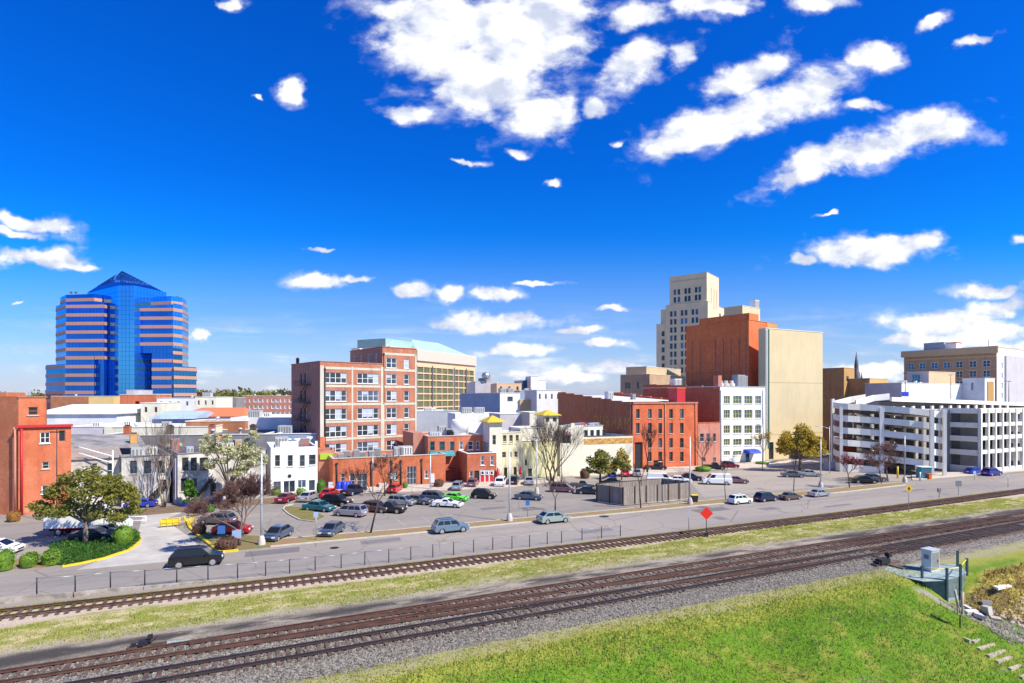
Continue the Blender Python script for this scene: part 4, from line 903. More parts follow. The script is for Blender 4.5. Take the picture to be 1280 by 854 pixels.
# --- small pink building (px 872..900)
b = Bld.span('small_brick_building', 'small pinkish red building with three arched windows squeezed beside the white building', 'building', 872.5, 136.5, 25, 900, 8, 529, M['brick_pink'], M['roof_grey'])
WR(542, 552, [(875, 880), (883, 887.5), (891.5, 895)], 1, 2, fr=M['concrete'], sill=M['concrete']); WR(572, 577.5, [(878, 882), (891, 895)], 1, 1, fr=M['brick_dark']); b.finish(coping=M['brick_red'])
# --- white five storey building (px 900..958)
b = Bld.span('white_building', 'white painted five storey building with grids of multi pane windows and a blue door canopy', 'building', 900, 140, 25, 956.5, 30, 483.5, M['white_paint'], M['roof_grey']); b.side['l'] = M['brick_brown']
for y0, y1 in [(495, 505), (512.5, 523), (532, 542), (549, 557), (564, 569.5)]:
    for xa, xb in [(904.5, 912.5), (916.5, 927), (930.5, 940.5), (944, 951.5)]:
        if y0 == 564 and xa > 928: continue
        u = b.u(xa); b.win('f', u, b.u(xb), b.zf(y1, u), b.zf(y0, u), 3, 2, M['galv'], M['glass_green'], .2, M['conc_white'], fw=.14)
u = b.u(932); b.win('f', u, b.u(937), .1, 2.6, 1, 1, M['blue_paint'], M['glass_blue'], .15, name='door')
mb = MB(); z = b.zf(566.5, u); u0, u1 = b.u(929.5), b.u(943)
for k in range(8):
    a, c = math.pi/2*k/8, math.pi/2*(k+1)/8; mb.poly([(u0, -2.2*math.sin(a), z+1.0*math.cos(a)), (u1, -2.2*math.sin(a), z+1.0*math.cos(a)), (u1, -2.2*math.sin(c), z+1.0*math.cos(c)), (u0, -2.2*math.sin(c), z+1.0*math.cos(c))])
    mb.poly([(u0, 0, z), (u0, -2.2*math.sin(a), z+math.cos(a)), (u0, -2.2*math.sin(c), z+math.cos(c))]); mb.poly([(u1, 0, z), (u1, -2.2*math.sin(c), z+math.cos(c)), (u1, -2.2*math.sin(a), z+math.cos(a))])
mb.build('canopy', [M['blue_paint']], b.root)
for px in (901, 953.5): b.pipe('f', b.u(px), .1, b.Z-.8, M['galv'], r=.12, head=False)
N_ = 5; b.finish(coping=M['galv'], steps={'l': [(b.D*k/N_+.003, b.D*(k+1)/N_, (N_-k)*.22) for k in range(N_-1)]})
mb = MB(); mb.box(-.05, 1.1, .5, 2.2, b.Z-.5, b.Z+2.8, 0); mb.build('chimney', [M['brick_pink']], b.root)
mb = MB()
for k in range(3): mb.lathe((3+k*1.9, 3, b.Z-.4), [(.9, 0), (.95, 1.2), (.6, 1.5), (.6, 2.0), (.1, 2.05)], 12)
mb.build('roof_fan', [M['old_white']], b.root); b.unit(b.u(932), 2.5, 2.6, 2, 3.6, M['grey_wall']); b.unit(b.u(937), 3, 2.6, 2.4, 3.4, M['blue_wall']); b.unit(1.5, 18, 2.5, 2, 3.0, M['conc_white'])
# --- big windowless crimson building (px 857..958) and its front block
b = Bld('crimson_building', 'tall windowless crimson brick block with vertical piers and a stepped top', 'building', 936, 153, 38, 10, 24, ZP(400, 153), M['brick_crimson'], M['roof_dark'])
Lp = b.v(857.5); b.D = Lp+.01; b.W = b.u(971); b.side['f'] = M['brick_crimson']; b.side['r'] = M['ochre']
pd = [b.D-b.v(px) for px in (864, 874, 893, 903, 912.5, 922.5, 931)]
for a in pd: b.band('l', a-.35, a+.35, 0, b.Z-4.6, M['brick_crimson'], .25, 'pier'); 
for a in pd: b.band('l', a+.352, a+.75, 6, b.Z-4.7, M['brick_dark'], .02, 'joint')
b.band('l', 0, b.D, b.Z-14, b.Z-13.6, M['brick_brown'], .03, 'string_course')
a1 = b.D-b.v(874)
b.band('f', b.u(958.5), b.W, 20, b.Z-.02, M['ochre'], .08, 'ochre_wall'); b.finish(coping=M['brick_crimson'], steps={'l': [(a1, b.D, 1.9)], 'f': [(0, 5.0, 1.9)]})
# --- beige slab (px 960..1028)
b = Bld.span('beige_block', 'tall blank beige block with faint panel joints and a dark green edge strip', 'building', 957, 148, 27, 1028.3, 2.2, 410.5, M['beige'], M['roof_grey'])
for z in (6.5, 20.2): b.band('f', b.u(962), b.W, z, z+.18, M['tan'], .03, 'panel_joint')
b.band('f', b.u(957.6), b.u(959.2), 4, b.Z-.5, M['galv'], .12, 'edge_pipe'); b.band('f', b.u(959.6), b.u(961.6), 3, b.Z-.2, mat('edge_green', (.05, .10, .08), .6), .06, 'edge_strip')
b.win('f', b.u(961), b.u(967), .1, 4.6, 1, 2, M['wood_dark'], M['glass'], .3, name='door'); b.win('f', b.u(972), b.u(978), 2, 5.4, 1, 1, M['wood_pale'], M['ochre'], .3, name='opening'); b.win('f', b.u(984), b.u(1016), 2, 5.4, 4, 1, M['white'], M['glass'], .4, name='shopfront')
b.finish(coping=M['conc_white'])
# --- brown building right of the slab (px 1028..1082)
b = Bld('brown_block', 'ochre brick block with shaded brown side, half hidden behind the white parking garage', 'building', 1055, 170, 33, 6, 30, ZP(460, 170), M['ochre'], M['roof_grey']); b.W = b.u(1068); b.D = b.v(1022); b.side['l'] = M['brick_ochre_shade']  # darker brick on the left side, its shade put into the colour
b.win('f', b.u(1058), b.u(1061), b.Z-4, b.Z-2.4, 1, 1, M['concrete'], M['glass']); b.finish(coping=M['concrete'])
b2 = Sub(b, 2.5, -6, b.u(1081)-1.5, 6-.01, b.zf(473.5, 2, -4), M['ochre'], M['roof_grey']); b2.side['l'] = M['brick_ochre_shade']; b2.finish(coping=M['concrete'])
# --- art deco bank tower (px 821..911)
Yt = 262; b = Bld('art_deco_tower', 'tall tan art deco tower with stepped setbacks and columns of dark windows', 'building', 884, Yt, 52, 10, 10, ZP(340.5, Yt), M['tan_stone'], M['roof_grey'])
def tier(pl, pr, ytop, pc=884, du=0, dv=0, z0=0):
    """one stacked block from left column pl to right column pr with its near corner at column pc"""
    X = XP(pc, Yt); q = dict(); 
    def uu(px): r = (px-640)/FPX; return (r*Yt-X)/(b.c-r*b.s)
    def vv(px): r = (px-640)/FPX; return (r*Yt-X)/(-b.s-r*b.c)
    t = Sub(b, 0, 0, uu(pr), vv(pl), ZP(ytop, Yt), M['tan_stone'], M['roof_white'], z0=z0); 
    return t, uu, vv
def sub_at(dx_px, pl, pr, ytop, z0=0):
    """block whose near corner is shifted to column dx_px at the tower's depth"""
    Xn = XP(dx_px, Yt); dX = Xn-b.X; u0 = dX*b.c; v0 = -dX*b.s
    r0, r1 = (pl-640)/FPX, (pr-640)/FPX
    W = (r1*Yt-Xn)/(b.c-r1*b.s); D = (r0*Yt-Xn)/(-b.s-r0*b.c); return Sub(b, u0, v0, W, D, ZP(ytop, Yt), M['tan_stone'], M['roof_white'], z0=z0)
t1 = sub_at(883.5, 837, 898.5, 340.5)
def vwin(t, a, z0, n, h, gap, w=1.25, side='l'):
    for k in range(n): t.win(side, a, a+w, z0-k*(h+gap)-h, z0-k*(h+gap), 1, 2, M['conc_dark'], M['glass'], .35, fw=.07)
zt = t1.Z-6.2
for px in (843.5, 848.5, 857, 861.5, 870, 874.5): a = t1.D-t1.v(px); vwin(t1, a-.6, zt, 3, 2.6, 1.0)
for px in (889, 892.5, 896): 
    a = t1.u(px); t1.win('r' if False else 'f', a-.35, a+.35, zt-9.5, zt, 1, 5, M['tan_stone'], M['glass'], .4, fw=.05)
t1.finish(coping=M['tan_stone']); t1.band('l', .5, t1.D-.5, t1.Z-2.6, t1.Z-2.2, M['tan'], .1, 'string_course')
def sub_uv(u0, v0, pl, pr, ytop):
    X = b.X+u0*b.c-v0*b.s; Y = b.Y+u0*b.s+v0*b.c; r0, r1 = (pl-640)/FPX, (pr-640)/FPX
    W = (r1*Y-X)/(b.c-r1*b.s); D = (r0*Y-X)/(-b.s-r0*b.c); return Sub(b, u0, v0, W, D, ZP(ytop, Yt), M['tan_stone'], M['roof_white'])
t2 = sub_uv(-.6, -.5, 832, 884.5, 377); t2.W = 6
zt = t2.Z-3.0
for px in (839, 844, 852.5, 857.5, 866, 871): a = t2.D-t2.v(px); vwin(t2, a-.6, zt, 15, 2.6, 1.25)
t2.finish(coping=M['tan_stone'])
t3 = sub_uv(3.0, .6, 884, 911, 377.5); t3.D = 12; t3.win('f', t3.u(899), t3.u(901), t3.Z-6, t3.Z-3, 1, 2, M['conc_dark'], M['glass']); t3.win('f', t3.u(904), t3.u(906), t3.Z-6, t3.Z-3, 1, 2, M['conc_dark'], M['glass']);  t3.finish(coping=M['tan_stone'])
t4 = sub_uv(1.2, 1.0, 826, 890, 381.5); t4.W = 10; t4.finish(coping=M['tan_stone'])
t5 = sub_uv(.3, .6, 820.5, 890, 400.5); t5.W = 10; zt = t5.Z-3.5
for px in (829,): a = t5.D-t5.v(px); vwin(t5, a-.8, zt, 12, 2.4, 1.5, 1.5)
t5.finish(coping=M['tan_stone'])
# --- beige penthouse block behind the crimson building
b = Bld('beige_penthouse', 'beige box shaped rooftop block between the art deco tower and the crimson block', 'building', 928, 205, 40, 10, 20, ZP(382, 205), M['beige'], M['roof_white']); b.W = b.u(950); b.D = b.v(905); b.finish(coping=M['conc_white']); b.unit(b.W-1.5, 1, 3, 2, 4, M['white_paint'])
# --- low tan stone building left of the tower (px 775..855)
b = Bld('tan_stone_building', 'low tan stone building with pale upper block, in front of the art deco tower', 'building', 812, 205, 50, 14, 20, ZP(468, 205), M['brick_tan'], M['roof_white']); b.W = b.u(857); b.D = b.v(775.5)
for px in (783, 786.5, 797.5): a = b.D-b.v(px); b.win('l', a-.5, a+.5, b.Z-5, b.Z-2.8, 1, 2, M['conc_dark'], M['glass'])
b.finish(coping=M['tan_stone']); b2 = Sub(b, 1.5, 2, b.W-1.6, b.D*.7, ZP(458, 205), M['tan'], M['roof_white'], z0=b.Z-.6); b2.finish(coping=M['conc_white'])
# --- hotel with cornice (px 1127..1280)
b = Bld('hotel_building', 'brown brick hotel with heavy tan cornice, blue windows and a white end wall', 'building', 1246, 188, 33, 22, 20, ZP(434, 188), M['white_paint'], M['roof_white']); b.D = b.v(1130); b.W = b.u(1300); b.side['l'] = M['brick_tan']
for px in (1138.5, 1153, 1168, 1183.5, 1199, 1216, 1233):
    a = b.D-b.v(px); 
    for k in range(4): b.win('l', a-1.0, a+1.0, b.Z-6.4-k*3.35, b.Z-4.2-k*3.35, 2, 2, M['white'], M['glass_blue'], .2, fw=.12)
for k in range(6): b.win('f', 4, 5.4, b.Z-7-k*3.35, b.Z-5-k*3.35, 1, 2, M['white'], M['lilac'], .25)
b.band('l', -.7, b.D+.5, b.Z-1.9, b.Z+.4, M['tan'], .8, 'cornice'); b.band('l', 0, b.D, b.Z-3.1, b.Z-2.6, M['tan'], .3, 'string_course'); b.band('l', 0, b.D, b.Z-7.3, b.Z-7.0, M['tan'], .12, 'string_course')
b.band('f', 7, b.W-.1, 0, b.Z-2.5, M['lilac'], .5, 'white_pilaster'); b.finish(coping=M['tan'])
mb = MB(); v = b.v(1166); mb.box(1, 8, v-3, v+3.2, b.Z, b.Z+3.0, 0); mb.box(1.5, 6, v-6.5, v-3.05, b.Z, b.Z+2.4, 1); mb.box(1.4, 6.1, v-6.6, v-3.5, b.Z+2.403, b.Z+2.7, 2); mb.build('penthouse', [M['blue_wall'], M['white_paint'], M['red_paint']], b.root)
mb = MB(); mb.tube((1, b.v(1234), b.Z), (1, b.v(1234), b.Z+3.5), .1); mb.build('antenna', [M['metal']], b.root)
# --- church spire
o = thing('church_spire', 'thin dark blue pointed church spire on the skyline beside the brown block', 'church spire', (XP(1070.5, 330), 330, 0)); Yc = 330
mb = MB(); mb.lathe((0, 0, 0), [(1.9, 0), (1.9, ZP(466, Yc)), (1.3, ZP(464, Yc)), (1.1, ZP(456, Yc)), (.1, ZP(440, Yc))], 8); mb.build('steeple', [M['roof_dark']], o)
mb = MB(); mb.lathe((4.2, 2, 0), [(.8, 0), (.8, ZP(474, Yc)), (.05, ZP(465, Yc))], 6); mb.build('pinnacle', [M['roof_dark']], o)
mb = MB(); mb.box(-6, 7, 1, 22, 0, ZP(484, Yc)); mb.build('nave', [M['brick_dark']], o)
# --- glass office block behind the brick building (px 520..596)
b = Bld('glass_grid_office', 'pale stone office block with a grid of olive green windows and sage hipped roof', 'building', 520, 286, 62, 70, 34, ZP(437, 286), M['peach'], M['roof_sage']); b.W = b.u(594); b.D = 32
nf = 9; zt = b.Z-8.5; ncol = 20
for k in range(nf):
    for j in range(ncol//2):
        u0 = 1.2+j*(b.W-2.4)/(ncol/2); u1 = u0+(b.W-2.4)/(ncol/2)-.35; b.win('f', u0, u1, zt-k*3.5-2.95, zt-k*3.5, 4, 1, M['conc_dark'], M['glass_green'], .4, fw=.22)
for u in (0, b.W*.24, b.W*.6, b.W*.82): b.band('f', u, u+.5, 0, b.Z-7.5, M['conc_dark'], .5, 'fin')
b.band('f', 0, b.W, b.Z-5.5, b.Z-.1, mat('cornice_stone', (.62, .52, .43), .8, var=.1), .9, 'cornice'); b.finish(coping=M['pale_cream'])
mb = MB(); e = 1; W, D, z = b.W, b.D, b.Z+.2; A = [(e, e), (W-6, e), (W-6, D-e), (e, D-e)]; T = [(8, 9), (W-24, 9), (W-24, D-9), (8, D-9)]
for k in range(4): a, c, d_, f_ = A[k], A[(k+1) % 4], T[(k+1) % 4], T[k]; mb.poly([(*a, z), (*c, z), (*d_, z+6), (*f_, z+6)])
mb.poly([(*p, z+6) for p in T]); mb.build('hipped_roof', [M['roof_sage']], b.root)
mb = MB(); mb.box(-16, -.01, 3, D-4, 0, b.Z+.5, 0); mb.box(-16, 5, 6, D-8, b.Z+.6, b.Z+4.5, 1); mb.build('rear_wing', [M['pale_cream'], M['roof_sage']], b.root)

# --- left brick building (px 0..88)
b = Bld.span('corner_brick_building', 'orange brick building at the left picture edge with red cornice and square tower', 'building', 23, 79, 38, 89, 7, 534, M['brick_orange'], M['roof_grey'])
WR(540.5, 554, [(50, 62.5)], 2, 2, fr=M['white'], sill=M['white']); WR(538, 552, [(73, 82)], 1, 1, fr=M['brick_dark'], gl=M['dark']); WR(577.5, 586, [(52.5, 61.5)], 1, 2, fr=M['concrete'], sill=M['concrete']); WR(607, 617, [(52, 60)], 1, 2, fr=M['white'], sill=M['white']); WR(633, 641, [(30, 38)], 1, 1, fr=M['brick_dark'], gl=M['ochre'])
b.band('f', -.3, b.W+.2, b.Z-.1, b.Z+.25, M['red_paint'], .35, 'cornice'); b.pipe('f', .35, .1, b.Z-.3, M['red_paint'], .16); b.pipe('f', -.35, .1, b.Z-.3, M['brick_pink'], .12)
b.finish()
t2 = Sub(b, 0, .3, b.u(57), 6, b.zf(497, 1), M['brick_orange'], M['roof_dark']); uu = t2.u(36); t2.win('f', uu-.1, uu+1.0, t2.zf(519, 1), t2.zf(509, 1), 1, 2, M['brick_dark'], M['dark'], sill=M['concrete']); t2.finish(coping=M['brick_dark'])
mb = MB(); z = b.zf(495.5, 0); p0 = Vector((-.003, -.0)); ang = -b.a+R(8); d = Vector((-math.cos(ang)*1.0, math.sin(ang)*-1.0)); d = Vector((-math.cos(R(24)), math.sin(R(24))))
pl = [(-.003, .3), (-.003, 5), (-14, 14), (-14*math.cos(R(24)), .3+14*math.sin(R(24)))]; mb.prism([(-11.6, 11.4), (-.003, .3), (-.003, 6), (-11.6, 17)], 0, z); mb.build('side_wing', [M['brick_brown']], b.root)  # shaded wing of the orange building, shade put into a browner brick
mb = MB(); c = Vector((-3.2, .3+3.2*.957)); mb.box(-.5, .5, -.5, -.1, 3.4, 4.6, at=(c.x, c.y, 0), rot=-R(44)); mb.tube((c.x, c.y-.3, 0), (c.x, c.y-.3, 3.4), .06); mb.build('meter_box', [M['galv']], b.root)
# --- row of old whitewashed two storey buildings (px 88..330)
ROWG = None
def row(px0, px1, Y, deg, ytop, D, wall, roof, label, wins, **k):
    global b
    b = Bld.span('row_building', label, 'building', px0, Y, deg, px1, D, ytop, wall, roof, **k)
    for (y0, y1, xs, nx, fr) in wins: WR(y0, y1, xs, nx, 2, fr=M[fr], sill=M['concrete'])
    b.finish(coping=M['conc_dark']); return b
def sloped(b, z1, z2, m, e=.3):
    mb = MB(); W, D = b.W, b.D; mb.poly([(-e, -e, z1), (W+e, -e, z1), (W+e, D+e, z2), (-e, D+e, z2)]); mb.poly([(-e, -e, z1-.15), (-e, D+e, z2-.15), (W+e, D+e, z2-.15), (W+e, -e, z1-.15)])
    mb.poly([(-e, -e, z1-.15), (W+e, -e, z1-.15), (W+e, -e, z1), (-e, -e, z1)]); mb.poly([(W+e, -e, z1-.15), (W+e, D+e, z2-.15), (W+e, D+e, z2), (W+e, -e, z1)]); mb.build('roof', [m], b.root)
r = row(88, 150, 83, 38, 576, 20, M['old_white'], M['roof_grey'], 'faded whitewashed row building behind the large olive tree, under a brown sloping roof', [(579, 598, [(114.5, 122.5), (134, 141.5)], 1, 'white')]); sloped(r, r.Z+.25, r.Z+2.6, mat('roof_brown', (.26, .22, .19), .85, col2=(.34, .28, .24), vscale=.5, fine=.2)); r.chimney(8, 10, 1.1, 3.4, M['ochre'])
mb = MB(); mb.poly([(-3, 8, r.Z+1.6), (r.W+4, 8, r.Z+1.2), (r.W+4, 19, r.Z+2.4), (-3, 19, r.Z+3.0)]); mb.poly([(-3, 8, r.Z+1.2), (r.W+4, 8, r.Z+.8), (r.W+4, 8, r.Z+1.2), (-3, 8, r.Z+1.6)]); mb.build('rear_roof', [M['roof_grey']], r.root)
mb = MB(); mb.tube((1, -.6, r.Z+2.0), (5, -1.2, r.Z+.4), .08); mb.tube((5, -1.2, r.Z+1.3), (5, -1.2, 1), .09); mb.tube((1, -.6, r.Z+1.1), (5, -1.2, r.Z-.6), .08); mb.build('white_frame', [M['white']], r.root)
r = row(152, 212, 85, 38, 572, 22, M['old_white'], M['roof_grey'], 'streaky whitewashed row building with brown stair side, behind the tall bare tree', [(576, 592, [(162.5, 171), (180, 189), (197, 206)], 1, 'wood_dark'), (600, 612, [(200, 207)], 1, 'wood_dark')])
r.unit(1.5, 4, 1.8, 1.6, 1.5, M['unit_grey']); r.unit(4, 5, 1.1, 1.2, 1.5, M['pale_cream']); r.chimney(14, 7, 1.2, 2.6, M['brick_rust'])
def stair(b, ua, ub, za, m):
    mb = MB(); n = 12
    for k in range(n):
        u = ua+(ub-ua)*k/n; w = (ub-ua)/n; z = za*(1-k/n); mb.box(min(u, u+w), max(u, u+w), -1.5, -.05, z-.5, z)
    mb.tube((ua, -1.5, za+.9), (ub, -1.5, .9), .04); mb.tube((ua, -.1, za-.4), (ub, -.1, 0), .1); mb.build('stair', [m], b.root)
stair(r, r.u(210), r.u(175), 3.6, M['wood_dark'])
r = row(222, 332, 87, 38, 568, 24, M['old_white'], M['roof_dark'], 'white plastered row building with outside stair, behind the blossoming tree', [(572, 588.5, [(227.5, 235.5), (238.5, 246), (249.5, 260)], 1, 'wood_dark'), (598, 614, [(226, 236), (239, 246)], 1, 'wood_dark'), (604, 620, [(263, 270)], 1, 'wood_dark')])
r.side = {}; stair(r, r.u(264), r.u(240), 3.6, M['wood_dark'])
for (px, v, w, h, m) in [(240, 5, 1.0, 1.1, 'galv'), (280, 6, 1.5, 1.5, 'unit_grey'), (292, 7, 1.5, 1.3, 'pale_cream'), (310, 9, 1.2, 1.6, 'ochre'), (225, 9, 1.2, 2.2, 'brick_rust')]: r.unit(r.u(px), v, w, 1.6, h, M[m])
mb = MB(); mb.box(-.25, -.01, 0.4, 20, 0, r.Z-.6); mb.build('side_wall', [M['lilac']], r.root)  # lilac sheet over the left side, its shade put into the colour
b = Bld.span('row_building', 'crisp white two storey building with stepped parapet and dark windows beside the brick annex', 'building', 338.5, 96.5, 26, 397, 14, 560, M['white_paint'], M['roof_blue'])
WR(569, 583, [(343.5, 350), (359.5, 366), (374.5, 381)], 1, 2, fr=M['conc_dark'], sill=M['conc_white']); WR(568.5, 581, [(386, 394.5)], 1, 2, fr=M['conc_dark'], sill=M['conc_white'])
WR(602, 613, [(342, 351)], 2, 2, fr=M['conc_dark']); WR(601, 617, [(354, 369)], 2, 1, fr=M['white'], name='door'); WR(600, 610, [(372, 382.5)], 2, 1, fr=M['white'], gl=M['glass_sky']); WR(600, 617, [(385.5, 394)], 1, 1, fr=M['white'], name='door')
b.finish(steps={'f': [(0, b.u(342), .5), (b.u(350), b.u(373), 1.0), (b.u(394), b.W, .9)]}); b.unit(1, 5, 2.2, 1.6, 1.9, M['old_white']); b.unit(5, 7, 2, 1.6, 1.4, M['brick_rust']); b.vent(3.5, 8, .35, 1.5)
for (u, v) in ((4.6, 5), (7.2, 9)): mb = MB(); mb.lathe((u, v, b.Z-.5), [(.05, 0), (.05, .8), (.5, 1.2), (.62, 1.6)], 10); mb.build('satellite_dish', [M['white']], b.root)
mb = MB(); p = (b.u(362), -.06, b.zf(595, 3)); mb.tube((p[0], .0, p[2]), (p[0], -.1, p[2]), .3, .3, 12); mb.build('wall_disc', [M['dark']], b.root)
# narrow passage building with yellow green sign, dark (px 397..416)
b = Bld.span('passage_building', 'narrow dark passage shed with green stair between the white building and brick annex', 'building', 398, 106, 20, 418, 6, 563, M['brick_dark'], M['roof_blue']); b.band('f', .3, 1.2, 6.6, 9.0, M['brick_orange'], .1, 'brick_pier'); b.band('f', .3, 2.6, 4.8, 5.9, mat('lime', (.35, .5, .03), .6), .3, 'green_panel'); b.finish()

# --- background roofs and blocks: (name, label, px0, px1, Y, angle, ytop, depth, wall, roof, windows)
BG = [
 ('mall_block', 'long brown and gold mall block behind the white roofs, left of the glass tower base', 64, 142, 215, 4, 495.5, 25, 'gold', 'roof_white', 0, {'part': (64, 111, 'rust_wall')}),
 ('white_hall', 'large white hall with broad pale roof behind the corner brick building', 40, 146, 150, 6, 518, 34, 'roof_white', 'roof_white', 0, {'ridge': 2.4}),
 ('white_hall', 'white low hall with wide roof left of the cream stone building', 84, 172, 128, 8, 534, 20, 'lilac', 'roof_white', 0, {'part': (131, 160, 'pale_cream')}),  # lilac wall: the shade on it is put into the colour
 ('small_brick_block', 'small brick block with white roof edge below the tower, left one of two', 150, 168, 212, 6, 493.5, 12, 'brick_orange', 'roof_white', 0, {}),
 ('small_brick_block', 'small brick block with white roof edge below the tower, right one of two', 174, 195, 212, 6, 493.5, 12, 'brick_orange', 'roof_white', 0, {}),
 ('white_penthouse', 'pale grey lift block standing between the two small brick blocks', 158, 174, 222, 6, 488, 10, 'lilac', 'roof_white', 0, {}),
 ('cream_stone_block', 'cream stone building with ribbed front and one blue window', 176, 201, 160, 10, 504, 14, 'pale_cream', 'roof_white', 2, {}),
 ('white_block', 'white flat block with small dark openings right of the lift block', 196, 250, 200, 8, 498, 18, 'white_paint', 'roof_white', 5, {}),
 ('white_block', 'white block in front of the cream stone building with narrow slots', 148, 178, 170, 8, 508, 12, 'roof_white', 'roof_white', 3, {}),
 ('cream_block', 'cream yellow block with stepped top at the foot of the glass tower', 244, 270, 190, 8, 496.5, 16, 'pale_cream', 'roof_white', 3, {'unit': 1}),
 ('blue_roof_shed', 'shed with light blue roof right of the cream stone building', 190, 240, 140, 8, 524, 18, 'blue_wall', 'roof_ltblue', 0, {'ridge': 1.8}),
 ('tiled_roof_building', 'white building with an orange tiled hip roof', 222, 302, 150, 6, 521, 18, 'white_paint', 'roof_orange', 0, {'ridge': 2.2, 'eave': 1}),
 ('rust_wall_building', 'rust brown panelled low building below the orange tiled roof', 232, 306, 125, 6, 527, 10, 'rust_wall', 'roof_white', 0, {}),
 ('long_white_building', 'long white low building stretching to the left side of the brick office', 288, 372, 128, 6, 522, 24, 'roof_white', 'roof_white', 0, {'unit': 1}),
 ('long_cream_wall_building', 'cream walled low building under the dark roofs of the row', 140, 262, 116, 8, 534.5, 14, 'pale_cream', 'roof_white', 0, {}),
 ('dark_roof_building', 'dark grey roofed building behind the whitewashed row, with brick chimneys', 120, 345, 106, 8, 545, 18, 'conc_dark', 'roof_dark', 0, {'chim': 4}),
 ('blue_roof_building', 'dark blue roofed building left of the brick office base', 330, 395, 112, 8, 543, 14, 'blue_wall', 'roof_blue', 0, {'unit': 1}),
 ('apartment_building', 'distant brick apartment block with white balconies in front of the trees', 303, 372, 265, 4, 495, 16, 'brick_dark', 'roof_white', 12, {}),
 ('grey_shed', 'small dark grey shed left of the distant apartment block', 282, 295, 250, 4, 497, 10, 'conc_dark', 'roof_grey', 0, {}),
 ('grey_slab_building', 'long grey blue wall building below the glass grid office, lower one', 516, 572, 165, 20, 514.5, 16, 'grey_wall', 'roof_white', 0, {}),
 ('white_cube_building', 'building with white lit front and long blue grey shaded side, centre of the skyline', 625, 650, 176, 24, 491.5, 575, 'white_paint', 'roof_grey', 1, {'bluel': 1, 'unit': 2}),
 ('beige_low_building', 'beige block right of the white fronted building', 650, 671, 178, 14, 499.5, 12, 'tan', 'roof_grey', 0, {}),
 ('slate_block', 'dark slate blue block above the beige low building', 650, 685, 190, 14, 488.5, 12, 'blue_wall', 'roof_dark', 2, {}),
 ('white_block', 'white block with two pairs of tiny windows beside the shaded brown stepped wall', 671, 701, 172, 14, 488, 14, 'white_paint', 'roof_white', 4, {}),
 ('white_stair_tower', 'narrow white stair tower with lilac edge on the skyline', 663.5, 672.5, 225, 14, 470.5, 8, 'white_paint', 'roof_white', 0, {'lilac': 1}),
 ('white_stair_tower', 'short wide white tower right of the narrow stair tower', 673, 682, 230, 14, 475.5, 8, 'white_paint', 'roof_white', 0, {}),
 ('blue_glass_block', 'small blue glass block left of the narrow stair tower', 652, 663, 230, 14, 475.5, 12, 'glass_blue', 'roof_grey', 0, {}),
 ('lilac_hall', 'pale grey lilac hall with antennas behind the grey blue building', 594, 622, 235, 12, 477, 26, 'lilac', 'roof_white', 0, {'unit': 2}),
 ('canopy_building', 'white canopied building with teal and orange panels on the skyline', 621, 652, 220, 12, 479.5, 14, 'peach', 'roof_white', 3, {}),
 ('white_low_building', 'white low wall and roof behind the round roof tank', 569, 628, 150, 18, 517, 10, 'roof_white', 'roof_white', 0, {'unit': 2}),
 ('lilac_low_building', 'lilac grey low wall between the two yellow roofed towers', 625, 664, 142, 18, 518, 10, 'lilac', 'roof_white', 0, {}),
 ('cream_low_building', 'cream low block beside the right yellow roofed tower', 662, 684, 138, 18, 516, 8, 'pale_cream', 'roof_white', 0, {}),
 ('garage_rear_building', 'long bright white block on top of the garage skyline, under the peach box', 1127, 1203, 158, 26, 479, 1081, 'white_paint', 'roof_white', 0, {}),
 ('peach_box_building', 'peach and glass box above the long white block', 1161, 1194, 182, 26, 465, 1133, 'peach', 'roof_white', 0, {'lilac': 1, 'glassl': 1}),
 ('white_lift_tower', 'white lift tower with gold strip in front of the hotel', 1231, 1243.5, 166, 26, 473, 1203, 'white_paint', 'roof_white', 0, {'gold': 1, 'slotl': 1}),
 ('far_left_shed', 'small orange roofed shed at the far left horizon', -30, 8, 260, 0, 490.5, 10, 'brick_orange', 'roof_orange', 0, {}),
]
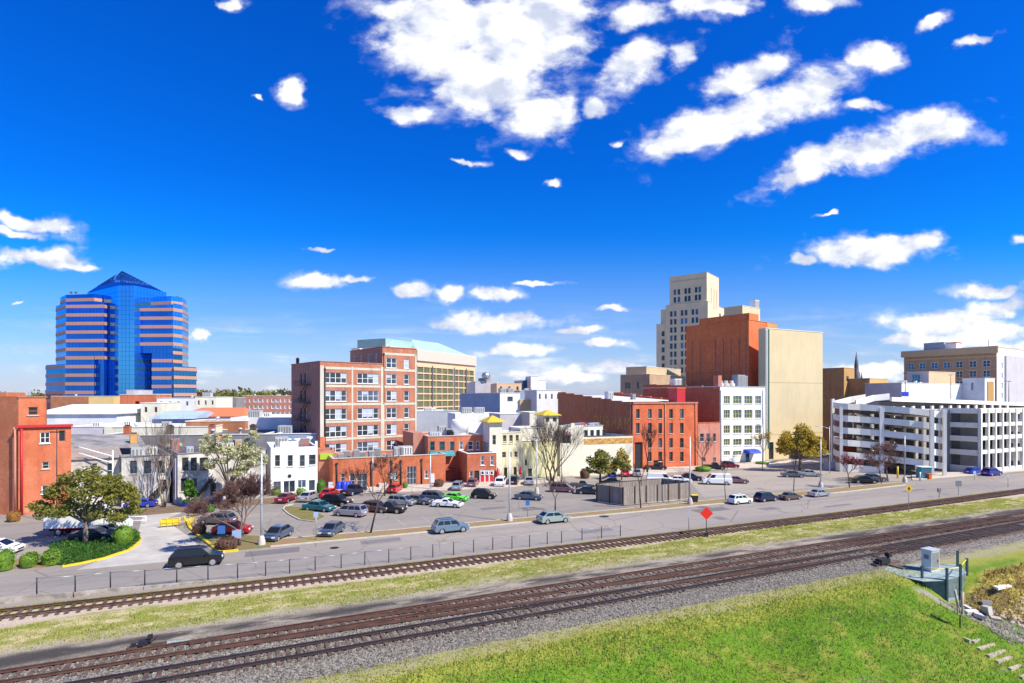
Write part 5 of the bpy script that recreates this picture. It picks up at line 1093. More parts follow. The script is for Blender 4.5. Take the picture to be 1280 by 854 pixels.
for (nm, lb, p0, p1, Y, dg_, yt, D, wl, rf, nw, op) in BG:
    b = Bld.span(nm, lb, 'building', p0, Y, dg_, p1, D, yt, M[wl], M[rf])
    if D > 500: b.D = D = b.v(D)
    if 'glassl' in op: b.win('l', D*.25, D*.62, b.Z-3.6, b.Z-.6, 3, 2, M['galv'], M['glass_sky'], .2)
    if 'slotl' in op: b.win('l', D*.4, D*.5, b.Z-3.4, b.Z-1.2, 1, 2, M['conc_dark'], M['glass'], .2)
    if 'bluel' in op: b.side['l'] = M['blue_wall']  # shaded side of the white building, shade put into the blue grey
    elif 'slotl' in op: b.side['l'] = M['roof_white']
    elif 'lilac' in op: b.side['l'] = M['lilac']  # left side's shade painted in lilac
    elif p0 > 320 and wl in ('white_paint', 'roof_white'): b.side['l'] = M['lilac'] if p0 > 600 else M[wl]  # white blocks get a lilac left side, shade put into the colour
    for k in range(nw):
        if nw == 12:
            for fl in range(3): b.win('f', 1+k*b.W/12.5, 1+k*b.W/12.5+(1.6 if (k//2) % 2 else .9), b.Z-3-fl*3, b.Z-1.3-fl*3, 1, 1, M['white'], M['conc_dark'], .2, fw=.25)
        elif nw: w = b.W/(nw*2.2); u = b.W*(k+.5)/nw; b.win('f', u-w*.3, u+w*.3, b.Z-2.6, b.Z-1.1, 1, 1, M['wood_pale'], M['glass'], .15, fw=.06)
    if 'part' in op: a0, a1, mm = op['part']; b.band('f', b.u(a0)+.01, b.u(a1), 0, b.Z-.05, M[mm], .3, 'front_panel')
    if 'gold' in op: b.band('f', b.u(1234), b.u(1241.5), b.Z-12, b.Z-.9, M['ochre'], .15, 'gold_strip')
    if 'ridge' in op:
        h = op['ridge']; e = .6; W, D = b.W, b.D; z = b.Z+.02; mb = MB(); q = min(W*.15, 6) if 'eave' in op else 0
        A = [(-e, -e, z), (W+e, -e, z), (W+e, D+e, z), (-e, D+e, z)]; r0, r1 = (q-e*(q == 0), D/2, z+h), (W-q+e*(q == 0), D/2, z+h)
        mb.poly([A[0], A[1], r1, r0]); mb.poly([A[2], A[3], r0, r1]); mb.poly([A[1], A[2], r1]); mb.poly([A[3], A[0], r0]); mb.build('roof', [M[rf]], b.root)
    b.finish(coping=None if rf == wl or 'ridge' in op else M['conc_white'])
    for k in range(op.get('unit', 0)): b.unit(b.W*(.2+.27*k), 2.5, 2.6, 2.2, 2.0, M[['unit_grey', 'galv', 'conc_white'][k % 3]])
    for k in range(op.get('chim', 0)): b.chimney(b.W*(.1+.24*k), 3, 1.0, 2.0, M['brick_rust'] if k % 2 == 0 else M['wood_dark'])
    if D > 8 and 'ridge' not in op:
        for k in range(int(b.W/6)): 
            if random.random() < .7: (b.vent(random.uniform(1, b.W-1), random.uniform(1.5, D-1.5), .3, random.uniform(.8, 1.6)) if random.random() < .6 else b.unit(random.uniform(.6, max(.7, b.W-2.4)), random.uniform(1.5, D-3), 1.5, 1.4, 1.3, M[random.choice(['unit_grey', 'galv', 'conc_white'])]))
# antenna ball on the lilac hall
mb = MB(); mb.lathe((XP(607.5, 236), 236, ZP(478, 236)), [(.4, 0), (.4, 1.2), (1.5, 1.6), (1.9, 2.8), (1.4, 3.9), (.3, 4.2)], 12); o = mb.build('radio_antenna', [M['metal']]); tag(o, 'grey round antenna housing on the roof of the lilac hall', 'antenna')

# --- blue glass tower with stone bands (px 57..245)
Yb = 250; T = thing('glass_office_tower', 'tall blue glass office tower with pink stone bands and a glass pyramid top', 'office tower', (XP(151, Yb), Yb, 0))
mp = Yb/FPX
def pz(y): return ZP(y, Yb)
def P2(px, dy): 
    """plan point relative to the tower corner: column px at extra depth dy"""
    Y = Yb+dy; return (XP(px, Y)-XP(151, Yb), dy)
def block(pl, z0, z1, glassm, name='glass_wall', floors=None, band=1.55, pitch=4.05, ztop=None, line=True, out=.14):
    mb = MB(); mb.prism(pl, z0, z1, 0, 1); g = mb.build(name, [glassm, M['roof_grey']], T)
    n = len(pl); cen = Vector((sum(p[0] for p in pl)/n, sum(p[1] for p in pl)/n))
    if line:      # fine mullion lines
        mb = MB()
        for i in range(n):
            a, c = Vector(pl[i]), Vector(pl[(i+1) % n]); d = c-a; L_ = d.length
            if L_ < .5: continue
            d.normalize(); nn = Vector((d.y, -d.x))
            for k in range(1, int(L_/1.6)): p = a+d*k*1.6; q = [p+nn*.05-d*.04, p+nn*.05+d*.04]; mb.poly([(*q[0], z0), (*q[1], z0), (*q[1], z1), (*q[0], z1)])
            for k in range(1, int((z1-z0)/2.02)): z = z0+k*2.02; mb.poly([(*(a+nn*.045), z-.04), (*(c+nn*.045), z-.04), (*(c+nn*.045), z+.04), (*(a+nn*.045), z+.04)])
        mb.build('mullions', [M['tower_line']], T)
    if floors:
        z = ztop
        for k in range(floors):
            if z-band < z0: break
            mb = MB()
            for i in range(n):
                a, c = Vector(pl[i]), Vector(pl[(i+1) % n]); d = (c-a).normalized(); nn = Vector((d.y, -d.x)); a2 = a+nn*out-d*out*.5; c2 = c+nn*out+d*out*.5
                mb.poly([(*a2, z-band), (*c2, z-band), (*c2, z), (*a2, z)]); mb.poly([(*a2, z), (*c2, z), (*c, z), (*a, z)])
            mb.build('stone_band', [M['tower_stone']], T); z -= pitch
TG, TL = M['tower_glass'], M['tower_glass_lit']
core = [P2(109, 18), P2(148, 0), P2(168, 0), P2(208, 16), P2(200, 40), P2(120, 40)]
block(core, 0, pz(357), TL)
# pyramid
apx = P2(152.5, 18); zb, za = pz(357)+.1, pz(327.5); q = [P2(109.5, 17), P2(151, 1.5), P2(204, 15), P2(165, 36)]
mb = MB()
def lerp3(a, b_, t): return tuple(a[i]*(1-t)+b_[i]*t for i in range(3))
for k in range(4):
    a, c = (*q[k], zb), (*q[(k+1) % 4], zb); apex = (*apx, za); mb.poly([a, c, lerp3(c, apex, .28), lerp3(a, apex, .28)], 0)
    for j in range(8): t0, t1_ = .28+j*.09, .28+j*.09+.055; mb.poly([lerp3(a, apex, t0), lerp3(c, apex, t0), lerp3(c, apex, min(1, t1_)), lerp3(a, apex, min(1, t1_))], 1)
    for j in range(11): 
        f = j/10; s0 = lerp3(a, c, f); s1 = lerp3(s0, apex, .99); s0 = lerp3(s0, apex, .28); mb.tube(s0, s1, .12, .06, 4, 1)
mb.build('pyramid_roof', [TG, M['tower_line']], T)
mb = MB(); qi = [(x*.96+apx[0]*.04, y*.96+apx[1]*.04) for x, y in q]
for k in range(4): mb.poly([(*qi[k], zb+.1), (*qi[(k+1) % 4], zb+.1), (*apx, za-1.5)])
mb.build('pyramid_glass', [M['glass_blue']], T)
zs = pz(379.5); pitch = 10.85*mp
# left wing: angled left face, front, angled return
lw = [P2(70, 14), P2(82.5, 4), P2(130, 3), P2(139, 8), P2(144, 12), P2(144, 38), P2(75, 38)]
block(lw, 0, pz(376.5), TG, floors=7, ztop=zs, pitch=pitch, band=1.45); lwl = [P2(71, 13.9), P2(83, 4.4), P2(114, 3.4), P2(120, 8), P2(147, 9), P2(147, 37), P2(75, 37)]
lt = [P2(75.5, 15), P2(82.5, 8), P2(118, 6), P2(142, 12), P2(142, 36), P2(80, 36)]; block(lt, pz(376.5)+.01, pz(364.5), TG, floors=1, ztop=pz(369.5), pitch=pitch, band=1.45)
lb = [P2(70, 13), P2(82.2, 3), P2(118, 2), P2(122, 7), P2(147, 8), P2(147, 36), P2(76, 36)]; block(lb, 0, pz(445), TG, floors=6, ztop=pz(445)-.01, pitch=pitch, band=1.45)
le = [P2(57.5, 12), P2(81.8, 2.6), P2(117.8, 1.6), P2(118, 30), P2(60, 30)]; block(le, 0, pz(454.5), TG, floors=5, ztop=pz(456), pitch=pitch, band=1.45, out=.2)
# right wing: front face, chamfer in the lit copy of the glass, return
rw = [P2(165, 3), P2(216, 2), P2(216, 36), P2(165, 36)]; block(rw, pz(441), pz(383), TG, floors=6, ztop=pz(384), pitch=pitch, band=1.45)
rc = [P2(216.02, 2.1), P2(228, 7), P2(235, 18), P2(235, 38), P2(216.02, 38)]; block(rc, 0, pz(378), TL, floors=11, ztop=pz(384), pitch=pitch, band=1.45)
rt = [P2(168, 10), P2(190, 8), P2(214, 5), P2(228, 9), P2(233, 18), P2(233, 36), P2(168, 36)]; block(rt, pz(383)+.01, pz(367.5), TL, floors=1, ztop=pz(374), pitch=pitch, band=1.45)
rb_ = [P2(190, 2.3), P2(215.98, 2.3), P2(215.98, 36), P2(190, 36)]; block(rb_, 0, pz(441)-.01, TG, floors=5, ztop=pz(448.5), pitch=pitch, band=1.45)
rd = [P2(168, 14), P2(189.9, 14), P2(189.9, 36), P2(168, 36)]; block(rd, 0, pz(441)-.02, M['glass_blue'], floors=5, ztop=pz(448.5), pitch=pitch, band=1.45)
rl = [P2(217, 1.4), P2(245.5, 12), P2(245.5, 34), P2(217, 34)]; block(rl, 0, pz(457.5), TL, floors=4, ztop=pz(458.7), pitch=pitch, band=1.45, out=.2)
for px, y in ((89, 365), (95, 365), (222, 371)):
    mb = MB(); p = P2(px, 14); mb.tube((*p, pz(y)-2), (*p, pz(y)+2.0), .1, .1, 5); mb.tube((*p, pz(y)+2), (*p, pz(y)+2.8), .5, .5, 6); mb.build('antenna', [M['roof_dark']], T)

# --- parking garage (px 1040..1280)
GA_ = thing('parking_garage', 'white concrete parking garage with open decks and curved ramp at its left end', 'parking garage', (0, 0, 0))
g0 = Vector((XP(1163, 118), 118)); GA_.location = (g0.x, g0.y, 0)
def gp(px, Y): return Vector((XP(px, Y), Y))-g0
CW = M['conc_white']; CDK = M['conc_dark']
cc = gp(1071, 128.5)
arc = []
A0, A1 = gp(1044, 128), gp(1102, 122.5)
arc = [gp(1041.5, 131.5), gp(1042, 129), gp(1044.5, 126.6), gp(1050, 125), gp(1060, 124.3), gp(1075, 123.8), gp(1088, 123.0), gp(1102, 122.2)]
mid_ = [gp(1118, 121), gp(1137, 119.6), gp(1163, 118.5), gp(1179, 118.8)]
plan = arc+mid_
def ribbon(mb, pts, zf0, zf1, th=.25, m=0):
    """spandrel wall following plan points; zf0/zf1 lists of bottom and top heights"""
    n = len(pts)
    for i in range(n-1):
        a, c = pts[i], pts[i+1]; d = (c-a).normalized(); nn = Vector((-d.y, d.x))*th
        q = [(*a, zf0[i]), (*c, zf0[i+1]), (*c, zf1[i+1]), (*a, zf1[i])]; w = [(*(a+nn), zf0[i]), (*(c+nn), zf0[i+1]), (*(c+nn), zf1[i+1]), (*(a+nn), zf1[i])]
        mb.poly(q, m); mb.poly(w[::-1], m); mb.poly([q[3], q[2], w[2], w[3]], m); mb.poly([q[0], w[0], w[1], q[1]], m)
pit = 2.66
for k in range(6):
    tops = []; 
    for i, p in enumerate(plan):
        px = 640+(p.x+g0.x)/(p.y+g0.y)*FPX; Y = p.y+g0.y
        yt = np.interp(px, [1041, 1050, 1070, 1102, 1137, 1163, 1179], [502.5, 504.0, 505.0, 507.0, 509.6, 512.5, 515.0]); z = ZP(yt, Y)-k*pit*(1.0+.0*i); 
        if px < 1050: z -= 0
        tops.append(z)
    hh = 1.32
    if k == 5: pts, tp = plan[:8], tops[:8]; bots = [0.05]*8; tp = [max(.6, z) for z in tp]
    else: pts, tp = plan, tops; bots = [z-hh for z in tp]
    mb = MB(); ribbon(mb, pts, bots, tp); mb.build('spandrel', [CW], GA_)
    if k < 5:      # the deck behind the spandrel
        mb = MB(); inner = [gp(1179, 136), gp(1120, 142), gp(1060, 143)]; pl = plan+inner; z = np.mean(tops)-hh
        hub = gp(1100, 139)
        for i in range(len(plan)-1):
            a, c = plan[i], plan[i+1]; ea = (hub-a)*.85 if i < 8 else Vector((0, 15)); e = (hub-c)*.85 if i+1 < 8 else Vector((0, 15))
            mb.poly([(*(a+Vector((.05, .3))), tp[i]-hh+.3), (*(c+Vector((.05, .3))), tp[i+1]-hh+.3), (*(c+e), tp[i+1]-hh+.3), (*(a+ea), tp[i]-hh+.3)]); mb.poly([(*(a+Vector((.05, .3))), tp[i]-hh), (*(a+ea), tp[i]-hh), (*(c+e), tp[i+1]-hh), (*(c+Vector((.05, .3))), tp[i+1]-hh)])
        mb.build('deck', [M['concrete']], GA_)
        # inner ramp parapet, seen through the openings
        mb = MB(); inn = [gp(1068, 136.5), gp(1078, 133.5), gp(1090, 132.5), gp(1105, 133.5), gp(1120, 134)]; zz = [tp[4]-hh+.35-.35*i for i in range(5)]; ribbon(mb, inn, [z for z in zz], [z+1.2 for z in zz]); mb.build('ramp_wall', [CW], GA_)
for (px, Y, w) in [(1050.5, 125.4, .55), (1101, 122.6, .8), (1163.5, 118.1, .7), (1179.5, 118.5, .6)]:
    p = gp(px, Y); mb = MB(); mb.box(-w/2, w/2, -.35, .35, 0, ZP(508, Y)-.3 if px < 1110 else ZP(512.5, Y)+.15, 0, R(-20), (p.x, p.y-.25, 0)); mb.build('column', [CW], GA_)
for (px, Y) in [(1080, 134), (1115, 130), (1130, 128), (1145, 127), (1155, 127), (1090, 138), (1068, 134)]:
    p = gp(px, Y); mb = MB(); mb.box(-.3, .3, -.3, .3, 0, 12.3, 0, 0, (p.x, p.y, 0)); mb.build('column', [M['concrete']], GA_)
# red mural wall inside the lowest curve
mb = MB(); a, c = gp(1052, 130.5), gp(1071, 129.5); mb.poly([(*a, .1), (*c, .1), (*c, 7.0), (*a, 7.0)]); mb.poly([(*(a+Vector((0, .1))), .1), (*(a+Vector((0, .1))), 7.0), (*(c+Vector((0, .1))), 7.0), (*(c+Vector((0, .1))), .1)]); mb.build('red_wall', [M['brick_red']], GA_)
# right wing: local frame along the street
rr = gp(1225.5, 122); aw = R(26); du = Vector((math.cos(aw), math.sin(aw))); dv = Vector((-du.y, du.x))
def gl(u, v): return rr+du*u+dv*v
def gbox(mb, u0, u1, v0, v1, z0, z1, m=0):
    P = [gl(u0, v0), gl(u1, v0), gl(u1, v1), gl(u0, v1)]; c = [(*p, z0) for p in P]+[(*p, z1) for p in P]
    for q in ((0, 3, 2, 1), (4, 5, 6, 7), (0, 1, 5, 4), (1, 2, 6, 5), (2, 3, 7, 6), (3, 0, 4, 7)): mb.poly([c[k] for k in q], m)
ztop = 14.0; LR = 40; lv = [0.05, 3.9, 6.75, 9.6, 12.45]
for k in range(14):
    mb = MB(); u = k*2.95; gbox(mb, u, u+.5, -.16, .45, 0, ztop-.1); mb.build('column', [CW], GA_)
for k, (z, zt_) in enumerate([(4.15, 5.0), (7.1, 8.0), (10.0, 10.85), (12.95, 14.0)]):
    mb = MB(); gbox(mb, -.1, LR, 0, .3, z, zt_); mb.build('spandrel', [CW], GA_)
    mb = MB(); gbox(mb, .0, LR, .31, 26, z+.05, z+.4); mb.build('deck', [M['concrete']], GA_)
mb = MB(); gbox(mb, -.1, LR, .0, .3, .02, .9); mb.build('spandrel', [CW], GA_)
mb = MB(); gbox(mb, 0, LR, 26, 26.3, 0, 13.6); mb.build('dark_rear_wall', [CDK], GA_)
for k in range(9):
    mb = MB(); gbox(mb, 3+k*4.2, 3.5+k*4.2, 9, 9.5, 0, 12.2); mb.build('inner_column', [M['concrete']], GA_)
# recessed shaded side of the right wing and the link behind it
zz = [(.02, 1.4), (3.75, 4.9), (6.75, 7.9), (9.75, 10.85), (12.85, 14.0)]
for (z0, z1) in zz:
    mb = MB(); P = [gl(-.05, .5), gl(-.05, 7.6)]; n = -du*.3
    c = [(*P[1], z0), (*P[0], z0), (*P[0], z1), (*P[1], z1)]; mb.poly(c); c2 = [(*(P[1]+du*.25), z0), (*(P[0]+du*.25), z0), (*(P[0]+du*.25), z1), (*(P[1]+du*.25), z1)]; mb.poly(c2[::-1]); mb.poly([c[3], c[2], c2[2], c2[3]]); mb.poly([c[0], c2[0], c2[1], c[1]]); mb.build('spandrel', [M['lilac'] if False else CW], GA_)
for vv_ in (7.6,):
    p = gl(-.1, vv_); mb = MB(); mb.box(-.3, .3, -.3, .3, 0, 13.8, 0, 0, (p.x, p.y, 0)); mb.build('column', [CW], GA_)
# link wall / upper deck parapet with openings running right above
up = [gp(1115, 136), gp(1300, 168)]; d = (up[1]-up[0]); L_ = d.length; d.normalize(); nn = Vector((-d.y, d.x)); z0 = 11.2
def ubox(a0, a1, z0, z1, m, nm):
    mb = MB(); P = [up[0]+d*a0, up[0]+d*a1, up[0]+d*a1+nn*.4, up[0]+d*a0+nn*.4]; c = [(*p, z0) for p in P]+[(*p, z1) for p in P]
    for q in ((0, 3, 2, 1), (4, 5, 6, 7), (0, 1, 5, 4), (1, 2, 6, 5), (2, 3, 7, 6), (3, 0, 4, 7)): mb.poly([c[k] for k in q])
    return mb.build(nm, [m], GA_)
def slopebox(zt0, zt1, th, nm):
    mb = MB(); P = [up[0], up[1], up[1]+nn*.4, up[0]+nn*.4]; zz_ = [zt0, zt1, zt1, zt0]; c = [(*p, z-th) for p, z in zip(P, zz_)]+[(*p, z) for p, z in zip(P, zz_)]
    for q in ((0, 3, 2, 1), (4, 5, 6, 7), (0, 1, 5, 4), (1, 2, 6, 5), (2, 3, 7, 6), (3, 0, 4, 7)): mb.poly([c[k] for k in q])
    mb.build(nm, [CW], GA_)
slopebox(16.4, 14.6, 1.0, 'spandrel'); slopebox(13.7, 12.4, 1.0, 'spandrel')
for k in range(14): ubox(k*4.1+.3, k*4.1+1.2, 11.5, 14.2, CW, 'column')
mb = MB(); P = [up[0]+nn*3, up[1]+nn*3]; mb.poly([(*P[0], 0), (*P[1], 0), (*P[1], 13.9), (*P[0], 15.3)]); mb.poly([(*(up[0]+nn*.4), 15.5), (*(up[1]+nn*.4), 14.0), (*(up[1]+nn*12), 14.0), (*(up[0]+nn*12), 15.5)]); mb.build('dark_rear_wall', [M['conc_dark']], GA_)
# white curved top ramp and left edge post
mb = MB(); pts = [gp(1040.5, 134), gp(1050, 138.5), gp(1064, 140.5), gp(1082, 141)]; ribbon(mb, pts, [14.0, 14.3, 15.0, 15.6], [15.3, 15.8, 16.5, 17.1]); mb.build('ramp_wall', [CW], GA_)
mb = MB(); pts = [gp(1070, 133), gp(1078, 136.5), gp(1092, 139.5), gp(1112, 139.5)]; ribbon(mb, pts, [14.4, 14.6, 15.4, 15.8], [15.7, 16.1, 16.9, 17.3]); mb.build('ramp_wall', [CW], GA_)
mb = MB(); p = gp(1041, 134); mb.box(-.3, .3, -.3, .3, 0, 16, 0, 0, (p.x, p.y, 0)); mb.build('column', [CW], GA_)
mb = MB(); a, c = gp(1030, 128), gp(1046, 127.3); mb.prism([a, c, c+Vector((0, .3)), a+Vector((0, .3))], 0, 2.0); mb.build('low_wall', [M['grey_wall']], GA_)
mb = MB(); P = [gp(1103, 124), gp(1160, 121)]; mb.prism([P[0], P[1], P[1]+Vector((0, 2.5)), P[0]+Vector((0, 2.5))], 2.3, 3.0); mb.build('entrance_canopy', [M['teal']], GA_)
mb = MB(); P = [gp(1058, 143), gp(1120, 143), gp(1180, 136)]; mb.prism([P[0], P[1], P[2], P[2]+Vector((0, .3)), P[1]+Vector((0, .3)), P[0]+Vector((0, .3))], 0, 12.4); mb.build('dark_rear_wall', [M['conc_dark']], GA_)  # dark wall added behind the left wing so its openings look shaded
mb = MB(); gbox(mb, .4, LR, 11, 11.3, 0, 12.7); gbox(mb, .3, .5, 4, 26, 0, 12.7); mb.build('inner_shade_wall', [mat('deck_shadow_wall', (.10, .095, .09), .9, var=.3, vscale=.5)], GA_)  # near-black walls added to darken the deck openings
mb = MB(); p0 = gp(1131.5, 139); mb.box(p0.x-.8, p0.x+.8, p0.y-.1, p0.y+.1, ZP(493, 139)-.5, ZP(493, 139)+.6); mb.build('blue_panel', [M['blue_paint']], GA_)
mb = MB(); P = [gp(1180, 127), gp(1226, 128)]; mb.prism([P[0], P[1], P[1]+Vector((0, .3)), P[0]+Vector((0, .3))], 0, 13.5); mb.build('dark_rear_wall', [M['conc_dark']], GA_)  # dark wall added close behind the recess for shadow contrast
# ------------------------------------------------------------------ vehicles
def paint(name, col, metal=.1): return mat('paint_'+name, col, .32, metal=metal, coat=.45)
PT = dict(black=paint('black', (.012, .012, .014)), navy=paint('navy', (.012, .018, .05)), grey=paint('grey', (.10, .10, .11)), silver=paint('silver', (.42, .43, .46), .5), white=paint('white', (.80, .80, .80), 0),
  teal=paint('teal', (.01, .14, .17)), red=paint('red', (.55, .01, .02), .1), maroon=paint('maroon', (.20, .01, .025)), green=paint('green', (.10, .72, .02), 0), blue=paint('blue', (.02, .05, .42)),
  sage=paint('sage', (.36, .44, .40), .4), steel=paint('steel', (.17, .25, .34), .4), mauve=paint('mauve', (.36, .33, .38), .4), slate=paint('slate', (.10, .13, .19), .4), brown=paint('brown', (.12, .08, .08), .3), plum=paint('plum', (.20, .10, .12), .3), purple=paint('purple', (.05, .02, .30), .3))
GLS = mat('car_glass', (.012, .015, .02), .08, spec=.45); TYRE = mat('tyre', (.02, .02, .02), .85); RIM = mat('rim', (.55, .56, .58), .35, metal=.6)
HEADL = mat('headlight', (.75, .77, .8), .15); TAIL = mat('taillight', (.45, .01, .01), .25); PLATE = mat('plate', (.7, .7, .72), .5)
# each type: length, width, lower outline (x, z) front to rear, glasshouse (base front, roof front, roof rear, base rear), belt z, roof z, wheel radius, wheel positions
CT = {
 'sedan': (4.7, 1.8, [(2.33,.35),(2.35,.58),(2.25,.70),(1.2,.90),(1.0,.93),(-1.5,.99),(-1.65,1.0),(-2.2,.96),(-2.33,.85),(-2.33,.35)], (1.15,.35,-.95,-1.85), .93, 1.44, .32, (1.45,-1.38)),
 'sports': (4.5, 1.8, [(2.25,.30),(2.27,.50),(2.15,.60),(1.0,.82),(.8,.85),(-1.3,.90),(-2.1,.88),(-2.22,.8),(-2.22,.32)], (.75,.05,-.7,-1.75), .84, 1.27, .32, (1.4,-1.3)),
 'hatchback': (4.3, 1.76, [(2.12,.35),(2.14,.58),(2.02,.72),(1.2,.92),(1.0,.96),(-1.7,1.04),(-2.05,1.02),(-2.14,.80),(-2.14,.35)], (1.3,.35,-1.2,-2.0), .95, 1.50, .32, (1.32,-1.32)),
 'suv': (4.6, 1.86, [(2.25,.42),(2.28,.75),(2.18,.92),(1.3,1.05),(1.1,1.08),(-1.9,1.12),(-2.22,1.08),(-2.28,.75),(-2.28,.42)], (1.25,.55,-1.75,-2.18), 1.07, 1.72, .36, (1.42,-1.38)),
 'wagon': (4.7, 1.78, [(2.33,.35),(2.35,.58),(2.25,.70),(1.2,.90),(1.0,.93),(-1.8,1.0),(-2.25,.98),(-2.33,.75),(-2.33,.35)], (1.15,.4,-1.75,-2.22), .93, 1.48, .32, (1.45,-1.38)),
 'minivan': (4.9, 1.92, [(2.42,.38),(2.45,.65),(2.35,.80),(1.6,1.02),(1.4,1.06),(-2.0,1.08),(-2.35,1.05),(-2.45,.7),(-2.45,.38)], (1.75,.75,-1.95,-2.36), 1.05, 1.74, .34, (1.55,-1.45)),
 'van': (5.4, 2.0, [(2.68,.42),(2.7,.80),(2.6,.98),(1.8,1.20),(1.65,1.24),(-2.3,1.25),(-2.65,1.25),(-2.7,.8),(-2.7,.42)], (1.75,1.1,-2.45,-2.66), 1.23, 2.05, .36, (1.75,-1.6)),
 'pickup': (5.5, 1.95, [(2.7,.5),(2.74,.80),(2.65,1.02),(1.2,1.10),(1.0,1.13),(-.7,1.13),(-.8,1.10),(-2.6,1.10),(-2.72,1.05),(-2.72,.5)], (1.15,.55,-.45,-.75), 1.12, 1.80, .40, (1.75,-1.6)),
}
CACHE = {}
def car_meshes(ty):
    if ty in CACHE: return CACHE[ty]
    L_, W, out, gh, zb, zr, r, wx = CT[ty]; parts = []; hw = W/2
    # lower body with wheel arches
    bot = []
    zbot = out[0][1]
    ra = r+.06
    pts = list(out)
    seq = []
    for x in sorted(wx):      # from rear to front along the sill
        seq += [(x+ra*math.cos(a), max(zbot-.1, r+ra*math.sin(a)-.02)) for a in np.linspace(math.pi, 0, 9)]
    full = pts+[(out[-1][0]+.05, zbot-.1)]+seq+[(out[0][0]-.05, zbot-.1)]
    zc = .6; mb = MB(); n = len(full)
    def ring(y, sx, sz): return [(x*sx, y, zc+(z-zc)*(sz if z > zc else 1)) for x, z in full]
    A, B_, Cc, D_ = ring(hw, .985, .86), ring(hw-.10, 1.0, 1.0), ring(-hw+.10, 1.0, 1.0), ring(-hw, .985, .86)
    mb.poly(A[::-1], 0, False); mb.poly(D_, 0, False)
    for P, Q in ((A, B_), (B_, Cc), (Cc, D_)):
        for k in range(n): mb.poly([P[k], P[(k+1) % n], Q[(k+1) % n], Q[k]], 0, False)
    # dark inner box added to stop light passing through the wheel arches
    mb.box(-L_/2+.3, L_/2-.3, -hw+.28, hw-.28, .18, zb-.15, 1)
    # glasshouse shell and roof in body colour
    f0, f1, r1, r0 = gh; wb, wt = hw-.10, hw*.78; z0 = zb-.05
    if ty == 'van': wt = hw*.9
    Bt = [(f0, -wb, z0), (f0, wb, z0), (r0, wb, z0), (r0, -wb, z0)]; Tp = [(f1, -wt, zr-.05), (f1, wt, zr-.05), (r1, wt, zr-.03), (r1, -wt, zr-.03)]
    T2 = [(f1-.12, -wt+.12, zr), (f1-.12, wt-.12, zr), (r1+.12, wt-.12, zr), (r1+.12, -wt+.12, zr)]
    for k in range(4):
        a, c = k, (k+1) % 4; mb.poly([Bt[a], Bt[c], Tp[c], Tp[a]], 0); mb.poly([Tp[a], Tp[c], T2[c], T2[a]], 0, False)
    mb.poly(T2, 0)
    if ty == 'pickup':      # flat dark panel standing in for the shaded hollow of the bed
        mb.box(-2.6, -.85, -hw+.16, hw-.16, 1.02, 1.106, 1)
    if ty in ('suv', 'wagon', 'minivan'):
        for sg in (-1, 1): mb.box(r1+.2, f1-.3, sg*(wt-.18)-.02, sg*(wt-.18)+.02, zr+.002, zr+.06, 1)
    parts.append(('body', mb.mesh('body', [PT['black'], M['dark']]), None))
    def pane(name, q, ins, off):
        """pane inset inside quad q = bottom a, bottom b, top b, top a"""
        q = [Vector(p) for p in q]; c = sum(q, Vector())/4; nn = (q[1]-q[0]).cross(q[3]-q[0]).normalized(); 
        lo0, lo1, hi1, hi0 = q; u0, u1, v0, v1 = ins
        def at(u, v): a = lo0.lerp(lo1, u); b_ = hi0.lerp(hi1, u); return a.lerp(b_, v)+nn*off
        m2 = MB(); m2.poly([at(u0, v0), at(u1, v0), at(u1, v1), at(u0, v1)]); return (name, m2.mesh(name, [GLS]), 'g')
    o_ = .012
    fq = [Bt[0], Bt[1], Tp[1], Tp[0]]; rq = [Bt[2], Bt[3], Tp[3], Tp[2]]; lq = [Bt[1], Bt[2], Tp[2], Tp[1]]; sq = [Bt[3], Bt[0], Tp[0], Tp[3]]
    parts.append(pane('windshield', fq, (.05, .95, .1, .93), o_)); parts.append(pane('rear_window', rq, (.08, .92, .18, .9), o_))
    cut = [(.06, .47), (.51, .93)] if ty not in ('minivan', 'suv', 'wagon') else [(.05, .36), (.40, .68), (.71, .95)]
    if ty == 'van': cut = [(.04, .25)]
    if ty in ('sports',): cut = [(.08, .62)]
    for (a, c) in cut:
        parts.append(pane('side_window', lq, (a, c, .16, .9), o_)); parts.append(pane('side_window', sq, (1-c, 1-a, .16, .9), o_))
    # lights, plates, mirrors
    xf, xr = L_/2, -L_/2; zh = out[2][1]-.08; zt = out[-2][1]-.06 if ty != 'pickup' else .9
    for sg in (-1, 1):
        m2 = MB(); y0, y1 = sorted((sg*(hw-.45), sg*(hw-.06))); m2.box(xf-.16, xf-.01, y0, y1, zh-.1, zh+.06); parts.append(('headlight', m2.mesh('headlight', [HEADL]), 'g'))
        m2 = MB(); y0, y1 = sorted((sg*(hw-.34), sg*(hw-.03))); m2.box(xr-.002, xr+.16, y0, y1, zt-.14, zt+.04); parts.append(('taillight', m2.mesh('taillight', [TAIL]), 'g'))
        m2 = MB(); y0, y1 = sorted((sg*(hw-.02), sg*(hw+.17))); m2.box(f0-.45, f0-.3, y0, y1, zb+.02, zb+.16); parts.append(('mirror', m2.mesh('mirror', [PT['black']]), None))
    m2 = MB(); m2.box(xr-.03, xr+.02, -.26, .26, .62, .75); parts.append(('licence_plate', m2.mesh('licence_plate', [PLATE]), 'g'))
    m2 = MB(); m2.box(xf-.06, xf+.015, -.5, .5, .42, .54); parts.append(('grille', m2.mesh('grille', [M['dark']]), 'g'))
    wheels = []
    ty_m = MB(); ty_m.tube((0, -.11, 0), (0, .11, 0), r, r, 18); tm = ty_m.mesh('tyre', [TYRE])
    rm = MB()
